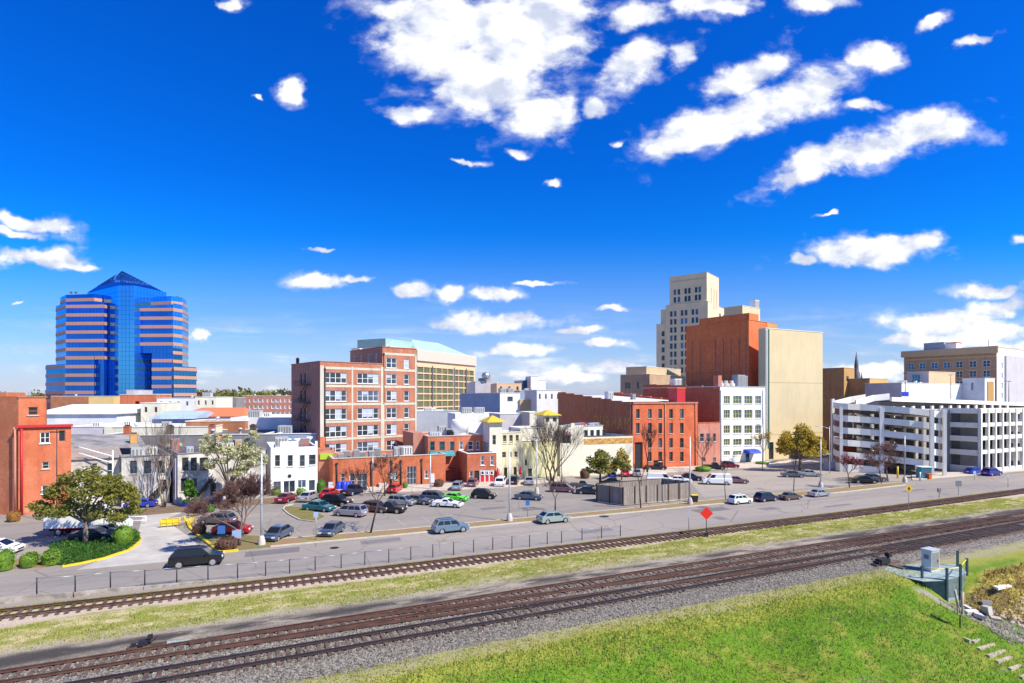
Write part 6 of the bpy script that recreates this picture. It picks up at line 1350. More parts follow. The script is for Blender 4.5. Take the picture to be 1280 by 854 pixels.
    for sg in (-1, 1):
        rm.tube((0, sg*.112, 0), (0, sg*.118, 0), r*.68, r*.66, 14)
        for k in range(5): a = 2*math.pi*k/5; rm.tube((math.cos(a)*r*.12, sg*.121, math.sin(a)*r*.12), (math.cos(a)*r*.62, sg*.121, math.sin(a)*r*.62), .02, .02, 4, 1)
    rmm = rm.mesh('rim', [RIM, M['conc_dark']])
    for x in wx:
        for sg in (-1, 1): wheels.append(((x, sg*(hw-.12), r), tm, rmm))
    CACHE[ty] = (parts, wheels); return CACHE[ty]
def car(ty, px, py, hdg, color, label, cat='car', group=None, scale=1.0, name=None):
    p = G(px, py); root = thing(name or {'suv': 'parked_suv', 'van': 'cargo_van', 'pickup': 'pickup_truck', 'minivan': 'minivan'}.get(ty, 'parked_car'), label, cat, (p.x, p.y, .012), R(hdg), group); root.scale = (scale,)*3
    parts, wheels = car_meshes(ty)
    for nm, me, k in parts:
        o = bpy.data.objects.new(nm, me); COL.objects.link(o); o.parent = root
        if k is None: o.material_slots[0].link = 'OBJECT'; o.material_slots[0].material = PT[color]
    for loc, tm, rm in wheels:
        w = bpy.data.objects.new('wheel', tm); COL.objects.link(w); w.parent = root; w.location = loc
        r = bpy.data.objects.new('rim', rm); COL.objects.link(r); r.parent = w
    return root
SG, LG = 'cars on the street', 'cars in the parking lot'
road_h = math.degrees(math.atan2(DV.y, DV.x))
c = lambda ty, px, py, h, col, lb, cat='car', g=LG, **k: car(ty, px, py, h, col, lb, cat, g, **k)
c('suv', 246, 706.5, road_h-2, 'black', 'glossy black car driving on the street beside the yellow kerb', 'car', SG, scale=1.03)
c('suv', 563, 665, road_h, 'steel', 'silver blue compact car parked by the verge in front of the white sports car', 'car', SG, scale=.95)
c('hatchback', 692, 653, road_h, 'sage', 'pale green hatchback parked by the verge left of the wooden enclosure', 'car', SG)
c('suv', 925, 629.5, road_h, 'white', 'white compact car parked at the kerb behind the red diamond sign', 'car', SG, scale=.84)
c('suv', 957.5, 626.5, road_h, 'navy', 'dark navy car parked at the kerb between the white car and the brown sedan', 'car', SG, scale=.84)
c('sedan', 988, 624.5, road_h, 'brown', 'dark brown grey sedan parked at the kerb, third in the row', 'car', SG, scale=.82)
c('sedan', 1024, 620.5, road_h, 'silver', 'silver sedan parked at the kerb, last in the row to the right', 'car', SG, scale=.82)
c('suv', 1239.5, 594.5, road_h-3, 'purple', 'purple blue car in front of the right garage columns', 'car', SG, scale=.95)
c('wagon', 272, 655, 172, 'grey', 'dark grey car behind the yellow rails and the red car', scale=1.0)
c('hatchback', 291, 667, 8, 'red', 'bright red car half hidden behind the low bare tree')
c('hatchback', 347, 673.5, -97, 'slate', 'grey blue car facing the street right of the tall lamp post', scale=1.0)
c('hatchback', 415, 668, -97, 'slate', 'small dark blue grey car facing the street in the front bay', scale=.95)
c('sedan', 358, 627, 88, 'maroon', 'dark red sedan seen from behind, by the white building')
c('sedan', 386, 625.5, 84, 'silver', 'silver sedan seen from behind, next to the dark red sedan')
c('hatchback', 412, 621, 84, 'red', 'red hatchback parked near the left end of the brick annex', scale=.95)
c('sedan', 399, 638.5, -18, 'teal', 'teal sedan beside the grassy lot island')
c('suv', 421, 632, -14, 'black', 'black car parked directly behind the teal sedan')
c('pickup', 442, 618, 70, 'navy', 'dark truck with blue load parked by the glass doors of the annex', 'pickup truck', scale=.95)
c('minivan', 438.5, 645, 163, 'mauve', 'silver lilac minivan facing left in the front row of the lot', 'minivan', scale=.93)
c('suv', 470, 640, -16, 'brown', 'dark brown car between the lilac minivan and the black pickup', scale=.9)
c('pickup', 487, 640.5, -16, 'black', 'black pickup truck with bright front bumper', 'pickup truck', scale=.88)
c('minivan', 502, 631.5, -17, 'silver', 'silver grey minivan behind the black pickup', 'minivan', scale=.88)
c('sedan', 522, 630, -16, 'grey', 'dark grey sedan between the silver minivan and the white sports car')
c('hatchback', 493.5, 615, 84, 'red', 'red hatchback parked at the foot of the annex loading step', scale=.95)
c('minivan', 543, 626, -16, 'slate', 'blue grey minivan behind the white sports car', 'minivan', scale=.88)
c('sports', 560, 633.5, -13, 'white', 'low white sports car in the middle of the lot')
c('sedan', 569, 626, -18, 'green', 'lime green car behind the white sports car', scale=.9)
c('suv', 605, 623, -15, 'black', 'black boxy car alone right of the lime green car', scale=.88)
c('minivan', 572.5, 611.5, 84, 'silver', 'silver blue minivan seen from behind, at the red stair', 'minivan', scale=.85)
c('suv', 591, 608, 84, 'plum', 'grey plum car seen from behind, beside the red garage doors', scale=.88)
c('minivan', 626, 607, 84, 'white', 'white van seen from behind beside the red garage doors', 'van', scale=.98)
c('suv', 642, 605, 84, 'black', 'black car seen from behind next to the white van', scale=.98)
c('sedan', 662, 605, 84, 'silver', 'silver sedan seen from behind at the tall bare tree', scale=.98)
c('sedan', 661, 624.5, -15, 'slate', 'dark blue grey sedan alone in the lot between the two lamp posts', scale=.95)
c('minivan', 703, 615, -12, 'plum', 'plum grey minivan left of the wooden enclosure', 'minivan', scale=.88)
c('pickup', 728, 610.5, -12, 'grey', 'dark grey pickup truck behind the dark blue sedan', 'pickup truck', scale=.82)
c('sedan', 736, 617.5, -12, 'navy', 'dark blue sedan at the left corner of the wooden enclosure', scale=.92)
c('sedan', 767, 607.5, -12, 'black', 'black green sedan parked behind the left part of the wooden enclosure', scale=1.05)
c('hatchback', 765, 597, 80, 'blue', 'small blue car under the evergreen tree by the cream wall')
c('hatchback', 781, 595, 80, 'red', 'small red car between the blue and the silver car by the cream wall')
c('hatchback', 796, 595, 80, 'silver', 'small silver car at the archway of the red brick warehouse')
c('van', 826, 604.5, -10, 'white', 'white cargo van facing right behind the wooden enclosure', 'van', scale=.98, name='cargo_van')
c('sedan', 849, 604, -12, 'white', 'white sedan directly right of the white cargo van')
c('sedan', 863, 600.5, -12, 'navy', 'dark sedan behind the tall lamp post right of the white sedan')
c('pickup', 820, 587.5, -10, 'black', 'black pickup truck at the foot of the red brick warehouse', 'pickup truck', scale=.85)
c('van', 896, 605.5, 170, 'white', 'long white van facing left in the middle of the right lot', 'van', scale=.98, name='cargo_van')
c('sedan', 920, 604, -10, 'plum', 'dark plum sedan behind the long white van', scale=.95)
c('pickup', 893, 586.5, -10, 'black', 'black pickup truck in front of the small pink building', 'pickup truck', scale=.88)
c('suv', 912, 585, -10, 'maroon', 'dark red car in front of the white five storey building', scale=.9)
c('sedan', 991, 596.5, -10, 'slate', 'dark grey blue sedan under the golden tree', scale=.95)
c('sedan', 1012, 595.5, -10, 'silver', 'silver sedan under the golden tree', scale=.95)
c('sedan', 1080, 604, -8, 'black', 'black sedan in front of the garage ramp, left one of the pair')
c('sedan', 1092, 601.5, -8, 'grey', 'dark grey sedan in front of the garage ramp, right one of the pair')
c('hatchback', 1216, 592.5, road_h, 'blue', 'blue car just inside the shaded garage recess', scale=.9)
c('sedan', 118, 675, 8, 'navy', 'dark blue sedan behind the planted island under the large tree')
c('sedan', 133, 670, 8, 'silver', 'silver sedan behind the dark blue sedan under the large tree')
c('hatchback', -3, 692, 12, 'white', 'white car cut off by the left edge, behind the hedge balls')
c('sedan', 176, 634, -170, 'blue', 'blue car beyond the large tree near the bare tree', scale=.9)
# box truck behind the large tree
p = G(62, 668.5); t = thing('box_truck', 'white box truck with red trim parked beyond the planted island under the large tree', 'truck', (p.x, p.y, .01), R(10))
mb = MB(); mb.box(0, 6.2, -1.15, 1.15, .95, 3.2, 0); mb.box(-.05, 6.2, -1.17, 1.17, .85, .95, 1); mb.box(-.06, -.003, -1.1, 1.1, .9, 3.1, 2); mb.build('cargo_box', [PT['white'], M['red_paint'], M['galv']], t)
mb = MB(); mb.box(.2, 8.4, -.5, .5, .5, .84, 0); mb.build('chassis', [M['dark']], t)
mb = MB(); P_ = [(6.4, .55), (8.6, .55), (8.65, 1.2), (8.3, 1.45), (7.7, 2.3), (6.4, 2.45)]
for y, s_ in ((-1.0, 1), (1.0, -1)): q_ = [(x, y, z) for x, z in P_]; mb.poly(q_ if s_ == 1 else q_[::-1])
for k in range(6): a_, b_ = P_[k], P_[(k+1) % 6]; mb.poly([(a_[0], 1.0, a_[1]), (b_[0], 1.0, b_[1]), (b_[0], -1.0, b_[1]), (a_[0], -1.0, a_[1])])
mb.build('cab', [PT['white']], t)
mb = MB(); mb.poly([(8.25, -.85, 1.52), (8.25, .85, 1.52), (7.78, .8, 2.25), (7.78, -.8, 2.25)]); 
for v_ in range(4): mb.v[v_] = (mb.v[v_][0]+.03, mb.v[v_][1], mb.v[v_][2]+.02)
mb.build('windshield', [GLS], t)
for y in (-1.012, 1.012): mb = MB(); q_ = [(6.9, y, 1.5), (8.0, y, 1.5), (7.6, y, 2.2), (6.9, y, 2.25)]; mb.poly(q_ if y < 0 else q_[::-1]); mb.build('side_window', [GLS], t)
for x in (1.5, 7.5):
    for y in (-.95, .95): mb = MB(); mb.tube((x, y-.13, .45), (x, y+.13, .45), .45, .45, 16); w_ = mb.build('wheel', [TYRE], t); mb = MB(); mb.tube((x, y-.135, .45), (x, y+.135, .45), .26, .26, 12); mb.build('rim', [RIM], w_)

# ------------------------------------------------------------------ trees and plants
def leaves(name, centres, radii, n, size, m, parent, flat=.9, shell=.55, seed=0):
    """n leaf clump cards spread over the shell and volume of many overlapping puffs"""
    g = np.random.default_rng(seed); C_ = np.array(centres); Rr = np.array(radii); w = Rr[:, 0]*Rr[:, 2]; w = w/w.sum(); i = g.choice(len(C_), n, p=w)
    d = g.normal(0, 1, (n, 3)); d /= np.linalg.norm(d, axis=1)[:, None]; r = g.uniform(shell, 1.05, n)[:, None]*(1+.15*g.normal(0, 1, (n, 1))*.5)
    P = C_[i]+d*r*Rr[i]; a = g.normal(0, 1, (n, 3)); a /= np.linalg.norm(a, axis=1)[:, None]; b_ = np.cross(a, g.normal(0, 1, (n, 3))); b_ /= np.linalg.norm(b_, axis=1)[:, None]
    s1 = (size*g.uniform(.5, 1.4, n))[:, None]; s2 = s1*g.uniform(.35, .8, n)[:, None]
    V = np.stack([P-a*s1-b_*s2*.5, P-a*s1*.1+b_*s2*-1, P+a*s1, P+b_*s2], 1).reshape(-1, 3)
    return np_mesh(name, V, np.arange(4*n).reshape(-1, 4), [m], parent)
RMIN = .016
def branch(mb, p, d, L_, r, lev, tips, g, spread=.55, up=.15, kids=(2, 4), n=5, taper=.6, wob=.12):
    segs = 3 if lev > 1 else 2; q = Vector(p); dd = Vector(d).normalized(); rr = r
    for s in range(segs):
        dd = (dd+Vector((g.gauss(0, wob), g.gauss(0, wob), g.gauss(0, wob)+up*.3))).normalized(); e = q+dd*L_/segs; r2 = max(RMIN, r*(1-(1-taper)*(s+1)/segs)); mb.tube(q, e, max(RMIN, rr), r2, n, 0, False)
        if lev > 0 and s > 0 or (lev > 0 and segs == 2):
            for k in range(g.randint(*kids) if s == segs-1 else g.randint(1, 2)):
                ax = Vector((g.gauss(0, 1), g.gauss(0, 1), g.gauss(0, 1))).normalized(); nd_ = (dd+ax*spread*g.uniform(.7, 1.3)+Vector((0, 0, up))).normalized(); branch(mb, e, nd_, L_*g.uniform(.5, .8), r2*.68, lev-1, tips, g, spread, up, kids, max(3, n-1), taper, wob)
        q, rr = e, r2
    if lev == 0: tips.append(q)
def bare_tree(px, py, htop, label, m='bark_grey', lev=4, trunk=.12, spread=.55, up=.2, seed=1, tr_h=.3, name='bare_tree', leafm=None, nleaf=0, lsize=.12, stems=1, r0=None, kids=(2, 3), wid=None):
    """leafless tree; the crown is grown from the trunk by recursive forking"""
    g = random.Random(seed); p = G(px, py); H = htop; t = thing(name, label, 'tree', (p.x, p.y, 0)); r = r0 or H*.018
    tk = MB(); cr = MB(); tips = []
    for s in range(stems):
        dx = Vector((g.gauss(0, .12), g.gauss(0, .12), 1)) if stems == 1 else Vector((math.cos(s*2.2)*.3, math.sin(s*2.2)*.3, 1)); dx.normalize()
        b0 = Vector((0, 0, -.05))+Vector((math.cos(s*2.2)*.15, math.sin(s*2.2)*.15, 0))*(stems > 1); e = b0+dx*H*tr_h; tk.tube(b0, e, r*1.25, r*.9, 8)
        for k in range(g.randint(3, 4)):
            a = 2*math.pi*(k+g.random()*.5)/3.5; nd_ = Vector((math.cos(a)*spread, math.sin(a)*spread, 1)).normalized(); branch(cr, e, nd_, H*(1-tr_h)*.42, r*.62, lev-1, tips, g, spread, up, kids)
    mz = max((v[2] for v in cr.v), default=H); k = H/mz
    ctr = [(x*k*(wid or 1), y*k*(wid or 1), z*k if z > 0 else z) for x, y, z in cr.v]; hz = H*tr_h
    tk.v = [(x*k*(wid or 1), y*k*(wid or 1), z*k if z > 0 else z) for x, y, z in tk.v]
    cr.v = ctr; tk.build('trunk', [M[m]], t); cr.build('branches', [M[m]], t)
    if leafm: 
        T_ = [(q.x*k*(wid or 1), q.y*k*(wid or 1), q.z*k) for q in tips]; leaves('crown', T_, [(lsize*4,)*3]*len(T_), nleaf, lsize, M[leafm], t, shell=.1, seed=seed)
    return t
def leafy_tree(px, py, blobs, n, size, m, label, trunk_r=.25, tr_top=2.2, barkm='bark', seed=3, name='leafy_tree', cat='tree', depth=.8, trunk_px=None, sub=9):
    """crown given as puffs (px, py, rx, ry in photo pixels) at the tree's own distance"""
    p = G(px, py); Y = p.y; t = thing(name, label, cat, (p.x, p.y, 0)); g = random.Random(seed); C_, Rr = [], []; mp_ = Y/FPX
    for (bx, by, rx, ry) in blobs:
        cx, cz = XP(bx, Y)-p.x, ZP(by, Y); a, c_ = rx*mp_, ry*mp_
        for k in range(sub):
            th, ph = g.uniform(0, 6.28), math.acos(g.uniform(-.7, 1)); f = g.uniform(.35, .8); C_.append((cx+a*f*math.cos(th)*math.sin(ph), a*depth*f*math.sin(th)*math.sin(ph), cz+c_*f*math.cos(ph))); q = g.uniform(.28, .48); Rr.append((a*q, a*q*depth, c_*q*.85))
    leaves('crown', C_, Rr, n, size, M[m], t, seed=seed)
    mb = MB(); mb.tube((0, 0, -.1), (.05, 0, tr_top), trunk_r*1.2, trunk_r*.85, 9); mb.build('trunk', [M[barkm]], t)
    mb = MB()
    for k in range(min(16, len(C_))):
        q = C_[(k*5) % len(C_)]; m_ = Vector((q[0]*.4, q[1]*.4, tr_top+(q[2]-tr_top)*.55)); mb.tube((.05, 0, tr_top-.2), m_, trunk_r*.5, trunk_r*.3, 5); mb.tube(m_, q, trunk_r*.3, trunk_r*.08, 4)
    mb.build('branches', [M[barkm]], t); return t
leafy_tree(107, 681, [(75, 622, 24, 24), (110, 612, 34, 28), (145, 620, 30, 28), (165, 632, 18, 20), (60, 640, 18, 14), (95, 638, 36, 14), (140, 643, 34, 12), (125, 600, 26, 18), (88, 604, 18, 16), (48, 632, 10, 8)], 10500, .17, 'leaf_olive', 'large olive green evergreen tree on the planted island at the left', .26, 2.6, 'bark_grey', seed=11, name='evergreen_tree')
leafy_tree(1000, 590, [(985, 552, 15, 15), (1003, 545, 20, 16), (1020, 556, 16, 15), (1000, 562, 28, 12), (1027, 566, 10, 9), (980, 563, 10, 10)], 6500, .24, 'leaf_gold', 'golden green spreading tree in front of the beige block', .3, 3.0, 'bark', seed=5, name='golden_tree')
leafy_tree(750, 608, [(742, 580, 13, 14), (760, 577, 16, 12), (775, 582, 12, 12), (750, 588, 20, 8), (748, 568, 9, 7)], 5000, .2, 'leaf_olive', 'dark olive evergreen tree in front of the cream side building', .2, 2.4, 'bark_dark', seed=6, name='evergreen_tree')
leafy_tree(777, 600, [(778, 572, 12, 14), (772, 582, 10, 10)], 1500, .2, 'leaf_gold', 'yellow green small tree beside the archway of the brick warehouse', .12, 2.0, 'bark', seed=7, name='small_tree')
leafy_tree(285, 632, [(262, 560, 16, 15), (290, 570, 22, 20), (312, 562, 16, 18), (278, 548, 11, 12), (270, 580, 18, 10), (310, 580, 20, 12), (328, 575, 10, 12), (300, 590, 18, 8), (258, 548, 10, 8), (318, 546, 8, 8)], 6500, .2, 'blossom', 'tree covered in cream blossom in front of the white plastered row building', .25, 3.0, 'bark_grey', seed=8, name='blossoming_tree', sub=7)
leafy_tree(236, 633, [(237, 614, 9, 14), (238, 625, 10, 9), (236, 604, 6, 7)], 2600, .15, 'leaf_green', 'bright green conical shrub at the white plastered row building', .08, 1.0, seed=9, name='evergreen_shrub', cat='shrub')
def hedge(px, py, rx, ry, m, label, n=1500, size=.09, name='hedge_ball', cat='shrub', squash=1):
    p = G(px, py); Y = p.y; mp_ = Y/FPX; t = thing(name, label, cat, (p.x, p.y, .1)); a, h = rx*mp_, ry*2*mp_
    mb = MB(); n_ = 14
    mb.lathe((0, 0, 0), [(a*.75, 0), (a*.88, h*.35), (a*.82, h*.7), (a*.4, h*.9), (.02, h*.93)], n_); mb.build('inner_foliage', [M[m]], t); g = random.Random(int(px)); C_ = [(g.uniform(-.3, .3)*a, g.uniform(-.3, .3)*a, h*.5+g.uniform(-.15, .15)*h) for _ in range(6)]
    leaves('foliage', C_, [(a*.75, a*.75*squash, h*.42)]*6, n, size, M[m], t, shell=.85, seed=int(px)); return t
hedge(5, 713, 11, 12, 'leaf_hedge', 'round clipped green hedge ball at the left picture edge'); hedge(36, 709, 11, 8, 'leaf_hedge', 'smallest round clipped hedge ball, second from the left edge'); hedge(64, 706, 12, 9, 'leaf_hedge', 'round clipped hedge ball touching the ivy of the planted island')
hedge(154, 681, 12, 12, 'leaf_hedge', 'big clipped green hedge at the right end of the planted island', 2400); hedge(17, 652, 8, 6, 'shrub_orange', 'orange brown shrub at the foot of the corner brick building', 700)
hedge(249, 668, 9, 6.5, 'leaf_brown', 'dry brown shrub at the start of the yellow kerb', 1200); hedge(284, 687, 14, 7, 'leaf_brown', 'wide dark brown shrub beside the yellow kerb and sign posts', 1800); hedge(262, 640, 7, 4, 'leaf_green', 'small green bush behind the dark grey car', 500)
hedge(345, 619, 7, 3.5, 'leaf_hedge', 'low green bush left of the door of the white building', 400); hedge(377, 619, 7, 4, 'leaf_hedge', 'low green bush right of the door of the white building', 400); hedge(401, 618, 6, 9, 'leaf_green', 'green vine bush at the dark passage', 700); hedge(506, 611, 3.5, 4, 'leaf_green', 'small dark bush left of the tall glass door of the annex', 300)
hedge(548, 609, 7, 5, 'leaf_brown', 'brown bush beside the grey utility box', 500); hedge(879, 589, 11, 3, 'leaf_hedge', 'low green planting at the foot of the small pink building', 600); hedge(731, 598, 7, 6, 'leaf_brown', 'brown shrub left of the dark olive tree', 500); hedge(953, 580.5, 9, 1.6, 'leaf_hedge', 'grass bed at the entrance of the white building', 400)
hedge(461, 639, 13, 6, 'leaf_brown', 'tan tangled shrub behind the lilac minivan', 700, .12)
# ivy of the island: uncountable ground cover
g_ = np.random.default_rng(4); n = 14000; tri = [G(*q) for q in isl]; xs_ = [q.x for q in tri]; ys_ = [q.y for q in tri]; pts = []
def inside(x, y, P):
    k = False
    for i in range(len(P)):
        a, b_ = P[i], P[i-1]
        if (a.y > y) != (b_.y > y) and x < (b_.x-a.x)*(y-a.y)/(b_.y-a.y)+a.x: k = not k
    return k
while len(pts) < n:
    x, y = g_.uniform(min(xs_), max(xs_)), g_.uniform(min(ys_), max(ys_))
    if inside(x, y, tri): pts.append((x, y, .14+abs(g_.normal(0, .09))))
P_ = np.array(pts); a_ = g_.normal(0, .11, (n, 2, 3)); V = np.stack([P_, P_+a_[:, 0], P_+a_[:, 1]], 1).reshape(-1, 3); V[:, 2] = np.maximum(V[:, 2], .15)
tag(np_mesh('ivy', V, np.arange(3*n).reshape(-1, 3), [M['leaf_ivy']]), 'dark green ivy covering the planted island around the large tree', 'ivy', kind='stuff')
bare_tree(205, 634, 14.5, 'tall bare grey tree with several stems before the whitewashed row', 'bark_grey', 4, seed=21, stems=3, tr_h=.2, spread=.4, up=.35, r0=.17, wid=.75)
bare_tree(299, 683, 8.2, 'low wide bare dark tree with dense twigs beside the tall lamp post', 'twig_red', 6, seed=22, tr_h=.22, spread=.6, up=.12, r0=.16, kids=(3, 4), wid=1.2)
bare_tree(463, 667, 8.8, 'slim bare street tree on the verge with thin dark trunk', 'bark_dark', 4, seed=23, tr_h=.42, spread=.6, up=.1, r0=.09, wid=1.0)
bare_tree(690, 602, 14.0, 'tall bare tree with upswept crown in front of the cream building', 'bark', 5, seed=24, stems=2, tr_h=.15, spread=.55, up=.22, r0=.26, kids=(2, 3), wid=.9)
bare_tree(684, 600, 11.0, 'second bare tree close beside the tall upswept one', 'bark', 5, seed=25, tr_h=.2, spread=.5, up=.25, r0=.18, wid=.8)
bare_tree(694, 639, 5.6, 'small bare tree with low dark fork on the verge', 'bark_dark', 4, seed=26, tr_h=.35, spread=.7, up=.1, r0=.09)
bare_tree(801, 636, 7.0, 'thin bare tree in front of the wooden enclosure', 'bark_dark', 3, seed=27, tr_h=.5, spread=.4, up=.3, r0=.10, wid=.7)
bare_tree(809, 591, 11.0, 'bare tree with dark fork against the red brick warehouse', 'bark_dark', 5, seed=28, tr_h=.25, spread=.5, up=.3, r0=.24, wid=.9)
bare_tree(879, 589, 8.5, 'bare light barked tree against the small pink building', 'bark', 4, seed=29, tr_h=.3, spread=.6, up=.2, r0=.14)
bare_tree(907, 626, 6.5, 'thin straight bare tree behind the white parked car', 'bark_dark', 3, seed=30, tr_h=.55, spread=.35, up=.35, r0=.07, wid=.7)
bare_tree(953, 581, 8.8, 'slender bare tree before the right edge of the white five storey building', 'bark', 4, seed=31, tr_h=.35, spread=.45, up=.25, r0=.10, leafm='leaf_gold', nleaf=500, lsize=.16, wid=.8)
bare_tree(992, 615, 7.2, 'thin dark bare tree on the verge behind the brown sedan', 'bark_dark', 3, seed=32, tr_h=.5, spread=.4, up=.35, r0=.08, wid=.8)
bare_tree(1062, 610, 6.6, 'small tree with reddish blossom in front of the garage ramp', 'bark_dark', 4, seed=33, tr_h=.4, spread=.6, up=.15, r0=.09, leafm='blossom_pink', nleaf=900, lsize=.10)
bare_tree(1110, 602, 8.0, 'brownish bare tree with fine twigs before the garage entrance, right one', 'twig_red', 5, seed=34, tr_h=.3, spread=.7, up=.15, r0=.12, leafm='leaf_brown', nleaf=900, lsize=.10)
bare_tree(1102, 605, 6.4, 'brownish bare tree with fine twigs at the end of the verge, left one', 'twig_red', 5, seed=35, tr_h=.35, spread=.7, up=.1, r0=.09, leafm='leaf_brown', nleaf=500, lsize=.10)
bare_tree(441, 618, 5.0, 'small bare tree in front of the annex doors', 'bark_dark', 4, seed=36, tr_h=.35, spread=.6, up=.2, r0=.07)
bare_tree(481, 620, 7.2, 'bare tree in front of the annex loading step', 'bark_dark', 5, seed=37, tr_h=.3, spread=.7, up=.15, r0=.10)
# far woods on the horizon
def woods(nm, label, s, n, Y0, Y1, X0, X1, h0, h1, m):
    g = np.random.default_rng(s); k = 260; X = g.uniform(X0, X1, k); Yv = g.uniform(Y0, Y1, k); h = g.uniform(h0, h1, k)
    C_ = np.stack([X, Yv, h*.55], 1); Rr = np.stack([h*.45, h*.45, h*.5], 1)
    o = leaves(nm, C_, Rr, n, 1.5, M[m], None, shell=.2, seed=s); return tag(o, label, 'woods', kind='stuff')
woods('far_woods', 'line of brown and yellow green spring trees far behind the left buildings', 41, 60000, 420, 560, -330, -120, 14, 22, 'leaf_wood')
woods('far_woods', 'distant olive trees at the left horizon beyond the corner brick building', 42, 26000, 520, 640, -620, -380, 12, 22, 'leaf_wood')
woods('far_woods', 'distant trees behind the right side of town', 43, 18000, 500, 640, 150, 560, 10, 18, 'leaf_wood')

# ------------------------------------------------------------------ street furniture
def lamp(px, py, ytop, label, arms=(1,), r=.11, base=True, m='galv', group='lamp posts', armlen=1.9, head=True):
    p = G(px, py); H = ZP(ytop, p.y); t = thing('street_lamp', label, 'street lamp', (p.x, p.y, 0), 0, group)
    if base: mb = MB(); mb.lathe((0, 0, 0), [(.42, 0), (.40, .5), (.26, 1.0), (.2, 1.1)], 12); mb.build('base', [M['concrete']], t)
    mb = MB(); mb.tube((0, 0, 0), (0, 0, H), r, r*.6, 10); mb.build('pole', [M[m]], t)
    for sg in arms:
        mb = MB(); mb.path([(0, 0, H-.5), (sg*armlen*.5, 0, H-.1), (sg*armlen, 0, H)], .05); mb.build('arm', [M[m]], t)
        mb = MB(); mb.box(sg*armlen-.35, sg*armlen+.35, -.15, .15, H-.08, H+.08, 0); mb.box(sg*armlen-.28, sg*armlen+.28, -.12, .12, H-.12, H-.083, 1); mb.build('lamp_head', [M[m], HEADL], t)
    return t
lamp(327, 682, 567, 'tall pale lamp post in the foreground on the planted bed', (), .14); lamp(637, 652, 560, 'tall pale lamp post on the verge in the middle of the picture', (), .14)
lamp(671, 617, 549, 'lamp post with two arms standing inside the lot before the cream building', (-1, -.4), .11, armlen=1.5); lamp(862.5, 631, 546, 'tall pale lamp post right of the wooden enclosure', (), .13)
lamp(1026, 609, 549, 'pale lamp post behind the last silver sedan at the kerb', (), .12); lamp(1131, 603, 545, 'dark lamp post beside the garage entrance', (), .10, m='metal')
lamp(953, 588, 531, 'lamp post with short arm in front of the beige block', (-1,), .09, m='metal', armlen=1.0, base=False); lamp(1037, 592, 533, 'lamp with long curved arm beside the golden tree', (-1,), .09, armlen=2.6, base=False); lamp(1053, 590, 546, 'lower lamp with short arm at the left edge of the garage', (-1,), .08, armlen=1.6, base=False)
# roof lamps of the garage
def roof_lamp(px, Y, y0, y1, label):
    t = thing('garage_roof_lamp', label, 'lamp post', (XP(px, Y), Y, ZP(y0, Y)), 0, 'lamp posts on the garage roof'); H = ZP(y1, Y)-ZP(y0, Y); mb = MB(); mb.tube((0, 0, 0), (0, 0, H), .09, .06, 6); mb.build('pole', [M['black_metal']], t)
    mb = MB(); mb.box(-.6, .6, -.1, .1, H, H+.12); mb.build('lamp_head', [M['black_metal']], t)
roof_lamp(1131.5, 140, 495, 467, 'roof lamp post standing left on the garage, above the blue panel'); roof_lamp(1188.5, 146, 499, 469, 'roof lamp post in the middle of the garage top'); roof_lamp(1261, 150, 503, 477, 'roof lamp post right of the white lift tower')
def utility(px, py, ytop, label, m='wood_dark', bars=0, r=.14):
    p = G(px, py); H = ZP(ytop, p.y); t = thing('utility_pole', label, 'utility pole', (p.x, p.y, 0)); mb = MB(); mb.tube((0, 0, 0), (0, 0, H), r, r*.7, 8); mb.build('pole', [M[m]], t)
    for k in range(bars): mb = MB(); mb.box(-.9, .9, -.06, .06, H-.5-k*1.0, H-.36-k*1.0); mb.build('crossarm', [M[m]], t)
    return t
utility(71, 655, 536, 'thin dark utility pole in front of the corner brick building', 'black_metal', 1, .07); utility(466, 620, 566, 'tall pole in front of the brick annex', 'metal', 0, .09); utility(538, 612, 569, 'pale pole with white box at the right end of the annex', 'galv', 0, .13)
t = utility(488, 618, 572, 'dark pole with white meter box before the annex', 'black_metal', 0, .12); mb = MB(); mb.box(0.1, .9, -.4, -.1, 2.6, 3.6); mb.build('meter_box', [M['white']], t)
utility(702, 603, 541, 'thin rusty pole beside the stucco block of the cream building', 'wood_dark', 1, .07)
def sign(px, py, ytop, w, h, m, label, rot=0, post='metal', diamond=False, nm='street_sign', back=None, yaw=0, z_c=None):
    p = G(px, py); H = ZP(ytop, p.y); t = thing(nm, label, 'sign', (p.x, p.y, 0), R(yaw)); 
    if diamond: s_ = w/2; mb = MB(); zc = H-s_; P = [(0, zc-s_), (s_, zc), (0, zc+s_), (-s_, zc)]; mb.poly([(x, -.05, z) for x, z in P]); mb.poly([(x, -.03, z) for x, z in P][::-1]); [mb.poly([(P[k][0], -.05, P[k][1]), (P[(k+1) % 4][0], -.05, P[(k+1) % 4][1]), (P[(k+1) % 4][0], -.03, P[(k+1) % 4][1]), (P[k][0], -.03, P[k][1])][::-1]) for k in range(4)]
    else: mb = MB(); mb.box(-w/2, w/2, -.05, -.03, H-h, H)
    mb.build('sign_plate', [M[m]], t); mb = MB(); mb.tube((0, 0, 0), (0, 0, H-.05), .045, .045, 6); mb.build('post', [M[post]], t); return t
t = sign(883, 671, 633.5, 1.55, 1.55, 'red_sign', 'bright red diamond warning sign beside the railway siding', diamond=True, post='wood_dark', nm='railway_sign'); mb = MB(); mb.box(-.2, .2, -.12, .12, 0, .5); mb.build('stand', [M['dark']], t)
